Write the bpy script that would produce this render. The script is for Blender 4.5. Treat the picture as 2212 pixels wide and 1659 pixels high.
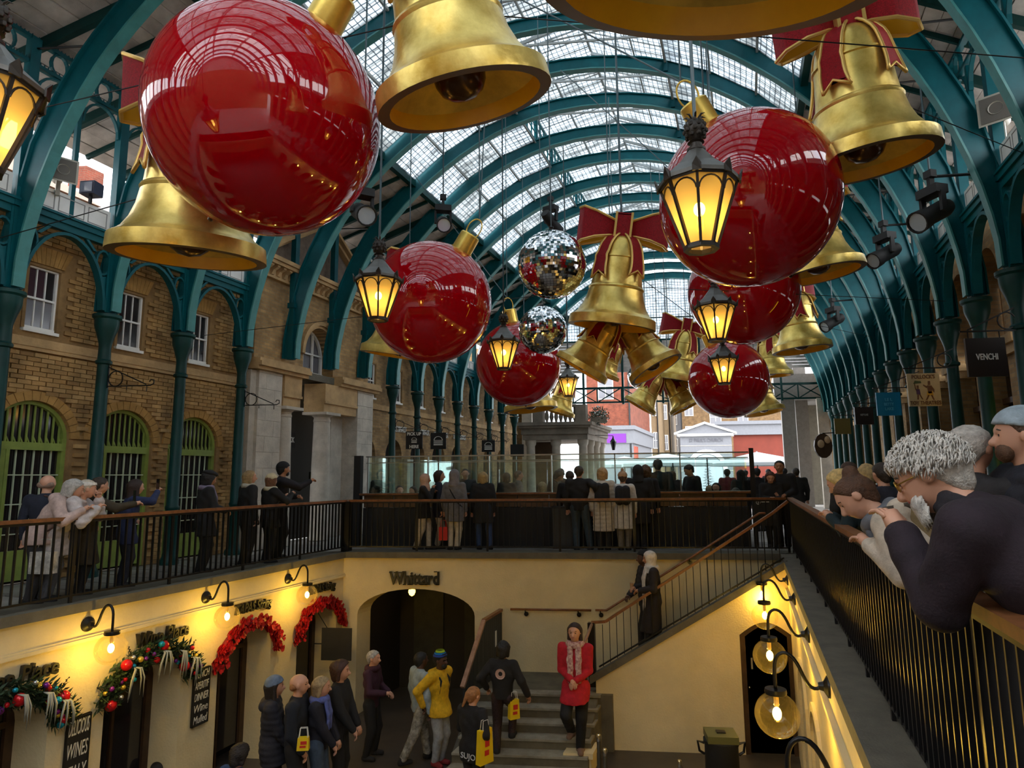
import bpy, bmesh, math, random
import numpy as np
from mathutils import Vector, Matrix
for _o in list(bpy.data.objects): bpy.data.objects.remove(_o)
random.seed(7); RNG = np.random.RandomState(3)
scene = bpy.context.scene
COL = scene.collection
PI = math.pi
# ------------------------------------------------------------------ camera
FOC = 1400.0; CX = 1106.0; CY = 829.5; EYE = 1.55
BETA = math.radians(6.4); THETA = math.radians(8.17); RHO = 0.009
K = 0.2364                       # the hall runs off at a slant: x = u + K*v, y = v
_hy = np.array([-math.sin(BETA), math.cos(BETA), 0]); _hx = np.array([math.cos(BETA), math.sin(BETA), 0]); _zz = np.array([0, 0, 1.0])
CF = math.cos(THETA)*_hy + math.sin(THETA)*_zz; _u0 = -math.sin(THETA)*_hy + math.cos(THETA)*_zz
CR = math.cos(RHO)*_hx - math.sin(RHO)*_u0; CU = math.sin(RHO)*_hx + math.cos(RHO)*_u0
cd = bpy.data.cameras.new('camera'); cam = bpy.data.objects.new('camera', cd); COL.objects.link(cam)
cd.sensor_width = 36; cd.lens = FOC*36/2212; cd.clip_start = 0.05; cd.clip_end = 400
cam.matrix_world = Matrix(((CR[0], CU[0], -CF[0], 0), (CR[1], CU[1], -CF[1], 0), (CR[2], CU[2], -CF[2], EYE), (0, 0, 0, 1)))
scene.camera = cam
# ------------------------------------------------------------------ world, exposure
wd = bpy.data.worlds.new('overcast'); scene.world = wd; wd.use_nodes = True
_nt = wd.node_tree; _bg = _nt.nodes['Background']
_tc = _nt.nodes.new('ShaderNodeTexCoord'); _nz = _nt.nodes.new('ShaderNodeTexNoise'); _nz.inputs['Scale'].default_value = 2.2; _nz.inputs['Detail'].default_value = 5
_rp = _nt.nodes.new('ShaderNodeValToRGB'); _rp.color_ramp.elements[0].position = .35; _rp.color_ramp.elements[0].color = (.76, .86, 1, 1); _rp.color_ramp.elements[1].position = .62; _rp.color_ramp.elements[1].color = (1, .985, .955, 1)
_nt.links.new(_tc.outputs['Generated'], _nz.inputs['Vector']); _nt.links.new(_nz.outputs['Fac'], _rp.inputs['Fac']); _nt.links.new(_rp.outputs['Color'], _bg.inputs['Color'])
_bg.inputs['Strength'].default_value = 1.75
vs = scene.view_settings; vs.view_transform = 'Standard'; vs.look = 'None'; vs.gamma = 1.0; vs.use_curve_mapping = False
vs.exposure = 1.8
# ------------------------------------------------------------------ coordinates
def W(u, v, z): return Vector((u + K*v, v, z))
def ray(x, y): return Vector(CF + (x-CX)/FOC*CR - (y-CY)/FOC*CU)
CAM = Vector((0, 0, EYE))
def at_v(x, y, v): r = ray(x, y); return CAM + r*(v/r.y)
def at_z(x, y, z): r = ray(x, y); return CAM + r*((z-EYE)/r.z)
def at_u(x, y, u): r = ray(x, y); return CAM + r*(u/(r.x-K*r.y))
def at_d(x, y, d): return CAM + ray(x, y)*d
WALLROT = -math.atan(K)          # turns +Y to the hall's long direction
AD = Vector((K, 1, 0)).normalized(); AN = Vector((1, -K, 0)).normalized()
# ------------------------------------------------------------------ materials
MATS = {}
def mat(name, col, rough=.6, metal=0., var=0., vscale=6., bump=0., bscale=60., coat=0., spec=.5, emit=None, estr=0., aniso=None, col2=None):
    if name in MATS: return MATS[name]
    m = bpy.data.materials.new(name); m.use_nodes = True; nt = m.node_tree; b = nt.nodes['Principled BSDF']
    b.inputs['Base Color'].default_value = (*col, 1); b.inputs['Roughness'].default_value = rough; b.inputs['Metallic'].default_value = metal
    b.inputs['Specular IOR Level'].default_value = spec
    if coat: b.inputs['Coat Weight'].default_value = coat; b.inputs['Coat Roughness'].default_value = .03
    if emit: b.inputs['Emission Color'].default_value = (*emit, 1); b.inputs['Emission Strength'].default_value = estr
    if var or col2 or bump:
        tc = nt.nodes.new('ShaderNodeTexCoord')
    if var or col2:
        n = nt.nodes.new('ShaderNodeTexNoise'); n.inputs['Scale'].default_value = vscale; n.inputs['Detail'].default_value = 6; n.inputs['Roughness'].default_value = .65
        nt.links.new(tc.outputs['Object'], n.inputs['Vector'])
        r = nt.nodes.new('ShaderNodeValToRGB'); e = r.color_ramp.elements
        e[0].position = .3; e[1].position = .7
        e[0].color = (*[c*(1-var) for c in col], 1); e[1].color = (*(col2 if col2 else [min(1, c*(1+var)) for c in col]), 1)
        nt.links.new(n.outputs['Fac'], r.inputs['Fac']); nt.links.new(r.outputs['Color'], b.inputs['Base Color'])
    if bump:
        n2 = nt.nodes.new('ShaderNodeTexNoise'); n2.inputs['Scale'].default_value = bscale; n2.inputs['Detail'].default_value = 4
        nt.links.new(tc.outputs['Object'], n2.inputs['Vector'])
        bp = nt.nodes.new('ShaderNodeBump'); bp.inputs['Strength'].default_value = bump; bp.inputs['Distance'].default_value = .02
        nt.links.new(n2.outputs['Fac'], bp.inputs['Height']); nt.links.new(bp.outputs['Normal'], b.inputs['Normal'])
    MATS[name] = m; return m
def rnd_mat(name, cols, rough=.85, bump=.5):
    """a colour per object picked from a ramp, with grain"""
    m = bpy.data.materials.new(name); m.use_nodes = True; nt = m.node_tree; b = nt.nodes['Principled BSDF']; b.inputs['Roughness'].default_value = rough
    oi = nt.nodes.new('ShaderNodeObjectInfo'); geo = nt.nodes.new('ShaderNodeNewGeometry')
    ad = nt.nodes.new('ShaderNodeMath'); ad.operation = 'FRACT'; a2 = nt.nodes.new('ShaderNodeMath'); a2.operation = 'ADD'
    nt.links.new(oi.outputs['Random'], a2.inputs[0]); nt.links.new(geo.outputs['Random Per Island'], a2.inputs[1]); nt.links.new(a2.outputs[0], ad.inputs[0])
    r = nt.nodes.new('ShaderNodeValToRGB'); e = r.color_ramp.elements
    while len(e) < len(cols): e.new(.5)
    for i, c in enumerate(cols): e[i].position = i/(len(cols)-1); e[i].color = (*c, 1)
    nt.links.new(ad.outputs[0], r.inputs['Fac'])
    n = nt.nodes.new('ShaderNodeTexNoise'); n.inputs['Scale'].default_value = 3.; n.inputs['Detail'].default_value = 8
    nt.links.new(geo.outputs['Position'], n.inputs['Vector'])
    mr = nt.nodes.new('ShaderNodeMapRange'); mr.inputs[1].default_value = .25; mr.inputs[2].default_value = .75; mr.inputs[3].default_value = .55; mr.inputs[4].default_value = 1.3
    nt.links.new(n.outputs['Fac'], mr.inputs[0])
    mx = nt.nodes.new('ShaderNodeMix'); mx.data_type = 'RGBA'; mx.blend_type = 'MULTIPLY'; mx.inputs['Factor'].default_value = 1
    nt.links.new(r.outputs['Color'], mx.inputs['A']); nt.links.new(mr.outputs[0], mx.inputs['B'])
    nt.links.new(mx.outputs['Result'], b.inputs['Base Color'])
    n2 = nt.nodes.new('ShaderNodeTexNoise'); n2.inputs['Scale'].default_value = 70; nt.links.new(geo.outputs['Position'], n2.inputs['Vector'])
    bp = nt.nodes.new('ShaderNodeBump'); bp.inputs['Strength'].default_value = bump; bp.inputs['Distance'].default_value = .01
    nt.links.new(n2.outputs['Fac'], bp.inputs['Height']); nt.links.new(bp.outputs['Normal'], b.inputs['Normal'])
    MATS[name] = m; return m
def brick_mat(name, c1, c2, mortar, bw=.22, bh=.075):
    m = bpy.data.materials.new(name); m.use_nodes = True; nt = m.node_tree; b = nt.nodes['Principled BSDF']; b.inputs['Roughness'].default_value = .9
    geo = nt.nodes.new('ShaderNodeNewGeometry'); sp = nt.nodes.new('ShaderNodeSeparateXYZ'); nt.links.new(geo.outputs['Position'], sp.inputs[0])
    ad = nt.nodes.new('ShaderNodeMath'); ad.operation = 'ADD'; nt.links.new(sp.outputs['X'], ad.inputs[0]); nt.links.new(sp.outputs['Y'], ad.inputs[1])
    cb = nt.nodes.new('ShaderNodeCombineXYZ'); nt.links.new(ad.outputs[0], cb.inputs['X']); nt.links.new(sp.outputs['Z'], cb.inputs['Y'])
    br = nt.nodes.new('ShaderNodeTexBrick'); br.inputs['Scale'].default_value = 1; br.inputs['Brick Width'].default_value = bw; br.inputs['Row Height'].default_value = bh; br.inputs['Mortar Size'].default_value = .008
    br.inputs['Color1'].default_value = (*c1, 1); br.inputs['Color2'].default_value = (*c2, 1); br.inputs['Mortar'].default_value = (*mortar, 1)
    nt.links.new(cb.outputs[0], br.inputs['Vector'])
    n = nt.nodes.new('ShaderNodeTexNoise'); n.inputs['Scale'].default_value = 2.5; n.inputs['Detail'].default_value = 8; nt.links.new(geo.outputs['Position'], n.inputs['Vector'])
    mr = nt.nodes.new('ShaderNodeMapRange'); mr.inputs[1].default_value = .25; mr.inputs[2].default_value = .75; mr.inputs[3].default_value = .55; mr.inputs[4].default_value = 1.3; nt.links.new(n.outputs['Fac'], mr.inputs[0])
    mx = nt.nodes.new('ShaderNodeMix'); mx.data_type = 'RGBA'; mx.blend_type = 'MULTIPLY'; mx.inputs['Factor'].default_value = 1
    nt.links.new(br.outputs['Color'], mx.inputs['A']); nt.links.new(mr.outputs[0], mx.inputs['B']); nt.links.new(mx.outputs['Result'], b.inputs['Base Color'])
    bp = nt.nodes.new('ShaderNodeBump'); bp.inputs['Strength'].default_value = .5; bp.inputs['Distance'].default_value = .01; bp.invert = True
    nt.links.new(br.outputs['Fac'], bp.inputs['Height']); nt.links.new(bp.outputs['Normal'], b.inputs['Normal'])
    MATS[name] = m; return m
def glass_mat(name, tint=(1, 1, 1), gloss=.12, rough=.02, transl=0., tcol=(1, 1, 1), lines=None):
    """thin pane: clear, with a share of reflection and of light scattered through it"""
    m = bpy.data.materials.new(name); m.use_nodes = True; nt = m.node_tree; nt.nodes.remove(nt.nodes['Principled BSDF']); out = nt.nodes['Material Output']
    t = nt.nodes.new('ShaderNodeBsdfTransparent'); t.inputs['Color'].default_value = (*tint, 1)
    last = t.outputs[0]
    if transl:
        tl = nt.nodes.new('ShaderNodeBsdfTranslucent'); tl.inputs['Color'].default_value = (*tcol, 1)
        df = nt.nodes.new('ShaderNodeBsdfDiffuse'); df.inputs['Color'].default_value = (*tcol, 1)
        m0 = nt.nodes.new('ShaderNodeMixShader'); m0.inputs[0].default_value = .25; nt.links.new(tl.outputs[0], m0.inputs[1]); nt.links.new(df.outputs[0], m0.inputs[2])
        m1 = nt.nodes.new('ShaderNodeMixShader'); m1.inputs[0].default_value = transl
        nt.links.new(last, m1.inputs[1]); nt.links.new(m0.outputs[0], m1.inputs[2]); last = m1.outputs[0]
        if lines:   # woven net behind the glass
            geo = nt.nodes.new('ShaderNodeTexCoord'); n = nt.nodes.new('ShaderNodeTexNoise'); n.inputs['Scale'].default_value = 1.3; n.inputs['Distortion'].default_value = 1.5
            nt.links.new(geo.outputs['Object'], n.inputs['Vector'])
            vm = nt.nodes.new('ShaderNodeMix'); vm.data_type = 'VECTOR'; vm.inputs['Factor'].default_value = .06
            nt.links.new(geo.outputs['UV'], vm.inputs['A']); nt.links.new(n.outputs['Color'], vm.inputs['B'])
            br = nt.nodes.new('ShaderNodeTexBrick'); br.offset = 0; br.inputs['Scale'].default_value = 1; br.inputs['Brick Width'].default_value = lines; br.inputs['Row Height'].default_value = lines; br.inputs['Mortar Size'].default_value = lines*.075
            br.inputs['Color1'].default_value = (*tcol, 1); br.inputs['Color2'].default_value = (*[c*.93 for c in tcol], 1); br.inputs['Mortar'].default_value = (.20, .24, .27, 1)
            nt.links.new(vm.outputs['Result'], br.inputs['Vector'])
            pt_ = nt.nodes.new('ShaderNodeTexNoise'); pt_.inputs['Scale'].default_value = 2.6; pt_.inputs['Detail'].default_value = 3; nt.links.new(geo.outputs['Object'], pt_.inputs['Vector'])
            pr_ = nt.nodes.new('ShaderNodeMapRange'); pr_.inputs[1].default_value = .42; pr_.inputs[2].default_value = .60; pr_.inputs[3].default_value = .62; pr_.inputs[4].default_value = 1.; nt.links.new(pt_.outputs['Fac'], pr_.inputs[0])
            pm_ = nt.nodes.new('ShaderNodeMix'); pm_.data_type = 'RGBA'; pm_.blend_type = 'MULTIPLY'; pm_.inputs['Factor'].default_value = 1; nt.links.new(br.outputs['Color'], pm_.inputs['A']); nt.links.new(pr_.outputs[0], pm_.inputs['B'])
            nt.links.new(pm_.outputs['Result'], tl.inputs['Color']); nt.links.new(pm_.outputs['Result'], df.inputs['Color'])
            rr = nt.nodes.new('ShaderNodeMapRange'); rr.inputs[1].default_value = .3; rr.inputs[2].default_value = .7; rr.inputs[3].default_value = transl-.15; rr.inputs[4].default_value = min(1, transl+.30)
            nt.links.new(n.outputs['Fac'], rr.inputs[0])
            mxx = nt.nodes.new('ShaderNodeMath'); mxx.operation = 'MAXIMUM'; nt.links.new(rr.outputs[0], mxx.inputs[0]); nt.links.new(br.outputs['Fac'], mxx.inputs[1])
            nt.links.new(mxx.outputs[0], m1.inputs[0])
    if gloss:
        g = nt.nodes.new('ShaderNodeBsdfGlossy'); g.inputs['Roughness'].default_value = rough
        fr = nt.nodes.new('ShaderNodeLayerWeight'); fr.inputs['Blend'].default_value = .25
        ml = nt.nodes.new('ShaderNodeMath'); ml.operation = 'MULTIPLY_ADD'; ml.inputs[1].default_value = gloss*3; ml.inputs[2].default_value = gloss*.5; ml.use_clamp = True
        nt.links.new(fr.outputs['Fresnel'], ml.inputs[0])
        m2 = nt.nodes.new('ShaderNodeMixShader'); nt.links.new(ml.outputs[0], m2.inputs[0]); nt.links.new(last, m2.inputs[1]); nt.links.new(g.outputs[0], m2.inputs[2]); last = m2.outputs[0]
    nt.links.new(last, out.inputs['Surface']); MATS[name] = m; return m
def emis(name, col, s):
    m = bpy.data.materials.new(name); m.use_nodes = True; nt = m.node_tree; b = nt.nodes['Principled BSDF']
    b.inputs['Base Color'].default_value = (*col, 1); b.inputs['Emission Color'].default_value = (*col, 1); b.inputs['Emission Strength'].default_value = s
    MATS[name] = m; return m
TEAL = mat('teal_iron', (.0015, .085, .105), .45, var=.25, vscale=2., spec=.22)
TEALD = mat('dark_green_iron', (.004, .042, .040), .42, var=.3, vscale=2., spec=.25)
TEALL = mat('pale_teal_flange', (.045, .22, .22), .45, var=.2, vscale=3.)
BLACK = mat('black_iron', (.008, .008, .009), .34, spec=.35)
BLACKM = mat('black_matt', (.010, .010, .011), .7)
WOODR = mat('brown_handrail', (.20, .075, .025), .42, var=.45, vscale=9.)
WOODD = mat('dark_wood', (.055, .028, .014), .45, var=.4, vscale=5.)
CREAM = mat('cream_stucco', (.72, .60, .35), .8, var=.10, vscale=1.3, bump=.25, bscale=30.)
STONE = mat('pale_stone', (.50, .45, .38), .85, var=.25, vscale=2.5, bump=.3, bscale=25.)
STONEB = mat('buff_stone', (.46, .30, .14), .85, var=.3, vscale=2., bump=.35, bscale=25.)
STONED = mat('grey_kerb', (.12, .108, .08), .8, var=.25, vscale=4., bump=.2)
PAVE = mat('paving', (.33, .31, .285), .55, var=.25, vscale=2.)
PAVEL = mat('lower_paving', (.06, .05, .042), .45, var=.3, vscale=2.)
WHITE = mat('white_paint', (.78, .78, .76), .45, var=.06, vscale=4.)
GREENP = mat('moss_green_paint', (.20, .27, .055), .5, var=.2, vscale=4.)
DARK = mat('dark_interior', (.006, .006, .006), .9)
DGLASS = mat('dark_window_glass', (.014, .012, .014), .08, spec=.8)
PGLASS = mat('plum_window_glass', (.045, .016, .026), .1, spec=.8)
GGLASS = mat('grey_window_glass', (.16, .16, .18), .12, spec=.6)
BRICKS = rnd_mat('buff_bricks', [(.27, .15, .052), (.43, .26, .095), (.37, .215, .075), (.48, .30, .12), (.32, .18, .06), (.41, .245, .09)])
BRICKW = brick_mat('buff_brickwork', (.46, .28, .115), (.28, .165, .07), (.30, .22, .12))
REDBR = brick_mat('red_brickwork', (.22, .045, .02), (.17, .035, .016), (.17, .08, .05))
YELBR = brick_mat('yellow_brickwork', (.21, .12, .045), (.155, .085, .03), (.18, .13, .085))
MORTAR = mat('sooty_mortar', (.25, .15, .06), .95, var=.35, vscale=3.)
PLANK = rnd_mat('roof_planks', [(.50, .46, .44), (.60, .56, .535), (.55, .51, .485), (.66, .62, .59)], rough=.7, bump=.25)
# ------------------------------------------------------------------ mesh building
class MB:
    def __init__(s): s.v = []; s.f = []; s.m = []; s.uv = None
    def add(s, vs, fs, mi=0):
        o = len(s.v); s.v += [tuple(p) for p in vs]; s.f += [tuple(i+o for i in f) for f in fs]; s.m += [mi]*len(fs); return s
    def box(s, x0, x1, y0, y1, z0, z1, mi=0):
        if x0 > x1: x0, x1 = x1, x0
        if y0 > y1: y0, y1 = y1, y0
        if z0 > z1: z0, z1 = z1, z0
        return s.add([(x0, y0, z0), (x1, y0, z0), (x1, y1, z0), (x0, y1, z0), (x0, y0, z1), (x1, y0, z1), (x1, y1, z1), (x0, y1, z1)],
              [(0, 3, 2, 1), (4, 5, 6, 7), (0, 1, 5, 4), (1, 2, 6, 5), (2, 3, 7, 6), (3, 0, 4, 7)], mi)
    def hexa(s, a, b, mi=0):
        """box between two quads a and b (same winding)"""
        return s.add(list(a)+list(b), [(0, 3, 2, 1), (4, 5, 6, 7), (0, 1, 5, 4), (1, 2, 6, 5), (2, 3, 7, 6), (3, 0, 4, 7)], mi)
    def bar(s, p, q, w, h, up=(0, 0, 1), mi=0):
        p = Vector(p); q = Vector(q); d = (q-p).normalized(); up = Vector(up)
        if abs(d.dot(up)) > .98: up = Vector((0, 1, 0))
        sx = d.cross(up).normalized()*(w/2); sz = sx.cross(d).normalized()*(h/2)
        return s.hexa([p-sx-sz, p+sx-sz, p+sx+sz, p-sx+sz], [q-sx-sz, q+sx-sz, q+sx+sz, q-sx+sz], mi)
    def tube(s, pts, r, n=8, cap=True, mi=0, closed=False):
        pts = [Vector(p) for p in pts]; N = len(pts)
        rs = [r]*N if not isinstance(r, (list, tuple)) else r
        ring = []; prev = None
        for i, p in enumerate(pts):
            if closed: d = (pts[(i+1) % N]-pts[i-1]).normalized()
            else: d = (pts[min(i+1, N-1)]-pts[max(i-1, 0)]).normalized()
            if prev is None:
                a = Vector((0, 0, 1)) if abs(d.z) < .9 else Vector((1, 0, 0)); x = d.cross(a).normalized()
            else:
                x = prev-d*prev.dot(d)
                x = x.normalized() if x.length > 1e-6 else d.orthogonal().normalized()
            prev = x; y = d.cross(x)
            ring.append([p+(x*math.cos(2*PI*k/n)+y*math.sin(2*PI*k/n))*rs[i] for k in range(n)])
        vs = [q for rg in ring for q in rg]; fs = []
        for i in range(N if closed else N-1):
            j = (i+1) % N
            for k in range(n): fs.append((i*n+k, i*n+(k+1) % n, j*n+(k+1) % n, j*n+k))
        if cap and not closed: fs.append(tuple(range(n-1, -1, -1))); fs.append(tuple((N-1)*n+k for k in range(n)))
        return s.add(vs, fs, mi)
    def lathe(s, prof, n=20, c=(0, 0, 0), mi=0, M=None, a0=0., a1=2*PI, mis=None):
        full = abs(a1-a0-2*PI) < 1e-6; nn = n if full else n+1
        vs = []; c = Vector(c)
        for r, z in prof:
            for k in range(nn):
                a = a0+(a1-a0)*k/n; p = Vector((r*math.cos(a), r*math.sin(a), z)); p = (M @ p) if M else p
                vs.append(p+c)
        o = len(s.v); s.v += [tuple(p) for p in vs]
        for i in range(len(prof)-1):
            for k in range(n):
                k2 = (k+1) % nn if full else k+1
                s.f.append((o+i*nn+k, o+i*nn+k2, o+(i+1)*nn+k2, o+(i+1)*nn+k)); s.m.append(mis[i] if mis else mi)
        return s
    def sphere(s, c, r, nu=16, nv=10, sc=(1, 1, 1), mi=0, M=None):
        prof = [(max(1e-4, math.sin(PI*i/nv)), -math.cos(PI*i/nv)) for i in range(nv+1)]
        S = Matrix.Diagonal((r*sc[0], r*sc[1], r*sc[2])).to_4x4(); S = (M @ S) if M else S
        return s.lathe(prof, nu, c, mi, S.to_3x3() if True else None)
    def prism(s, poly, fn, t0, t1, mi=0):
        """flat outline poly [(a,b)] pushed through from t0 to t1 by fn(a,b,t)->point (convex or simple outline)"""
        n = len(poly); vs = [fn(a, b, t0) for a, b in poly]+[fn(a, b, t1) for a, b in poly]
        fs = [tuple(range(n)), tuple(range(2*n-1, n-1, -1))]+[(i, i+n, (i+1) % n+n, (i+1) % n) for i in range(n)]
        return s.add(vs, fs, mi)
    def strip(s, inner, outer, fn, t0, t1, mi=0, closed=False):
        """band between two polylines, pushed through from t0 to t1"""
        n = len(inner); N = n if closed else n-1
        vs = [fn(a, b, t0) for a, b in inner]+[fn(a, b, t0) for a, b in outer]+[fn(a, b, t1) for a, b in inner]+[fn(a, b, t1) for a, b in outer]
        fs = []
        for i in range(N):
            j = (i+1) % n
            fs += [(i, j, n+j, n+i), (2*n+i, 3*n+i, 3*n+j, 2*n+j), (i, 2*n+i, 2*n+j, j), (n+i, n+j, 3*n+j, 3*n+i)]
        if not closed: fs += [(0, n, 3*n, 2*n), (n-1, 3*n-1, 4*n-1, 2*n-1)]
        return s.add(vs, fs, mi)
    def build(s, name, m, parent=None, smooth=None, sk=False, org=None, fix=True):
        vs = [(x+K*y, y, z) for x, y, z in s.v] if sk else s.v
        o0 = org if org is not None else (ROOT.get(parent.name, (0, 0, 0)) if parent else (0, 0, 0))
        me = bpy.data.meshes.new(name)
        if any(o0): vs = [(x-o0[0], y-o0[1], z-o0[2]) for x, y, z in vs]
        me.from_pydata(vs, [], s.f)
        ms = m if isinstance(m, (list, tuple)) else [m]
        for q in ms: me.materials.append(q)
        if len(ms) > 1: me.polygons.foreach_set('material_index', s.m)
        if s.uv:
            ul = me.uv_layers.new(name='UVMap')
            ul.data.foreach_set('uv', [c for l in me.loops for c in s.uv[l.vertex_index]])
        if fix:
            bm = bmesh.new(); bm.from_mesh(me); bmesh.ops.recalc_face_normals(bm, faces=bm.faces); bm.to_mesh(me); bm.free()
        if smooth:
            me.polygons.foreach_set('use_smooth', [True]*len(me.polygons))
            if smooth is not True: me.set_sharp_from_angle(angle=math.radians(smooth))
        o = bpy.data.objects.new(name, me); COL.objects.link(o)
        if parent: o.parent = parent
        ROOT[o.name] = o0
        return o
ROOT = {}
def tag(o, label=None, cat=None, group=None, kind=None):
    if label: o['label'] = label
    if cat: o['category'] = cat
    if group: o['group'] = group
    if kind: o['kind'] = kind
    return o
def thing(name, label, cat, loc=(0, 0, 0), rotz=0., group=None, kind=None):
    o = bpy.data.objects.new(name, None); COL.objects.link(o); o.location = loc; o.rotation_euler = (0, 0, rotz); o.empty_display_size = .1
    ROOT[o.name] = tuple(loc) if not rotz else (0, 0, 0)
    return tag(o, label, cat, group, kind)
def struct(name, label): return thing(name, label, None, kind='structure')
def inst(src, parent, loc=None, rot=None, mx=None, sc=None):
    c = src.copy(); COL.objects.link(c); c.parent = parent
    if loc is not None: c.location = loc
    if rot is not None: c.rotation_euler = rot
    if sc is not None: c.scale = sc
    return c
def copy_tree(o, parent=None, skip=()):
    c = o.copy(); COL.objects.link(c); c.parent = parent
    for ch in list(o.children):
        if ch.name.split('.')[0] not in skip: copy_tree(ch, c, skip)
    return c
def text_mesh(txt, size, ext=.01, shear=0., bold=0., spacing=1.):
    cu = bpy.data.curves.new('t', 'FONT'); cu.body = txt; cu.size = size; cu.extrude = ext; cu.shear = shear; cu.offset = bold; cu.space_character = spacing
    cu.align_x = 'CENTER'; cu.align_y = 'CENTER'; cu.resolution_u = 3
    o = bpy.data.objects.new('t', cu); COL.objects.link(o); bpy.context.view_layer.update()
    me = bpy.data.meshes.new_from_object(o); bpy.data.objects.remove(o); bpy.data.curves.remove(cu); return me
def text(name, txt, size, m, mx, parent=None, ext=.01, shear=0., bold=0., spacing=1., width=None):
    """lettering; mx maps text space (x right, y up, z out) to the parent's space"""
    me = text_mesh(txt, size, ext, shear, bold, spacing)
    if width:
        xs = [v.co.x for v in me.vertices]; k = width/(max(xs)-min(xs)); c = (max(xs)+min(xs))/2
        for v in me.vertices: v.co.x = (v.co.x-c)*k
    me.name = name; me.materials.clear(); me.materials.append(m)
    me.transform(mx)
    o = bpy.data.objects.new(name, me); COL.objects.link(o)
    if parent: o.parent = parent
    return o
def frame(o, x, y):
    """matrix with text-right x, text-up y, at o"""
    x = Vector(x).normalized(); y = Vector(y).normalized(); z = x.cross(y); o = Vector(o)
    return Matrix(((x.x, y.x, z.x, o.x), (x.y, y.y, z.y, o.y), (x.z, y.z, z.z, o.z), (0, 0, 0, 1)))
def arc(cx, cy, rx, ry, a0, a1, n): return [(cx+rx*math.cos(a0+(a1-a0)*i/n), cy+ry*math.sin(a0+(a1-a0)*i/n)) for i in range(n+1)]
def point(name, loc, col, w, r=.05, parent=None):
    l = bpy.data.lights.new(name, 'POINT'); l.energy = w; l.color = col; l.shadow_soft_size = r
    o = bpy.data.objects.new(name, l); COL.objects.link(o); o.location = loc
    if parent: o.parent = parent
    return o
# ================================================================== the setting
UL, UR = -10.49, 3.785                 # column lines
SP = 1.564                             # column spacing
def vl(n): return 8.463+SP*n
def vr(n): return vl(n)-.487
def vrib(n, u): return vl(n)-.487*(u-UL)/(UR-UL)
ZC, ZB = 4.40, 5.70                    # capital top, arcade beam
CWL, CWR, CWB = -8.35, .585, 13.60     # courtyard wall faces
ZLOW = -3.25
N0, N1 = -11, 15
# ---- floors
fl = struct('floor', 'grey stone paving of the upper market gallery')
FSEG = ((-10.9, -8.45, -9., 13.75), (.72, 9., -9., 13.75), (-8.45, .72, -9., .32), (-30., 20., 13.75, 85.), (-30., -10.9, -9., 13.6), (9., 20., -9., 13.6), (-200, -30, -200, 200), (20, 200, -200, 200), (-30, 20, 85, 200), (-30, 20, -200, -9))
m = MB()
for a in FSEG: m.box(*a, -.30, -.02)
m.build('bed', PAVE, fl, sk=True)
flag = MB().box(-.385, .385, -.285, .285, -.02, 0.).build('flagstone', rnd_mat('flagstones', [(.17, .16, .15), (.22, .21, .19), (.19, .18, .17), (.25, .235, .21)], .5, .2), fl)
k = 0
for (a, b, c, d) in ((.98, 4.2, 2.6, 13.5), (-10.8, -8.6, 8., 13.5), (-8.4, 2., 13.75, 16.4)):
    u = a+.4
    while u < b-.3:
        v = c+.3+(.3 if int((u-a)/.8) % 2 else 0)
        while v < d-.25:
            o = flag if k == 0 else inst(flag, fl)
            o.location = W(u, v, 0); o.rotation_euler = (0, 0, WALLROT); k += 1; v += .585
        u += .80
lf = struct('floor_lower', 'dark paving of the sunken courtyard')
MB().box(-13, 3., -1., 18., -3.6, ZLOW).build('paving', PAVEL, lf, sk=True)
# ---- arched wall helper
def arch_wall(mb, fn, s0, s1, z0, z1, ops, t0, t1, seg=14, mi=0):
    """ops: (centre, half width, springing z, rise)"""
    cur = s0
    for (c, hw, zs, rise) in sorted(ops):
        if c-hw > cur: mb.prism([(cur, z0), (c-hw, z0), (c-hw, z1), (cur, z1)], fn, t0, t1, mi)
        A = [(c-hw*math.cos(PI*i/seg), zs+rise*math.sin(PI*i/seg)) for i in range(seg+1)]
        mb.strip(A, [(a, z1) for a, _ in A], fn, t0, t1, mi)
        cur = c+hw
    if cur < s1: mb.prism([(cur, z0), (s1, z0), (s1, z1), (cur, z1)], fn, t0, t1, mi)
fnL = lambda s, z, t: (t, s, z)
fnB = lambda s, z, t: (s, t, z)
# ---- courtyard left wall
wcl = struct('wall_courtyard_left', 'cream rendered courtyard wall with arched shop openings')
ops = [(7.05-1.92*2, .60, -1.33, .42), (7.05-1.92, .60, -1.33, .42), (7.05, .60, -1.33, .42), (8.97, .60, -1.33, .42), (10.88, .60, -1.33, .42), (12.78, .60, -1.33, .42)]
m = MB(); arch_wall(m, fnL, -1., 13.6, ZLOW, -.10, ops, CWL, CWL-.55); m.build('render', CREAM, wcl, sk=True)
MB().box(CWL-.3, CWL+.05, -1, 13.62, -.49, -.445).box(CWL-.3, CWL+.03, -1, 13.62, -.445, -.42).build('string_course', CREAM, wcl, sk=True)
MB().box(CWL-.6, CWL+.09, -1, 13.63, -.10, .02).build('kerb', STONED, wcl, sk=True)
MB().box(-10.5, CWL-.9, -1, 13.6, ZLOW, -.3).build('shop_interior', DARK, wcl, sk=True)
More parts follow.
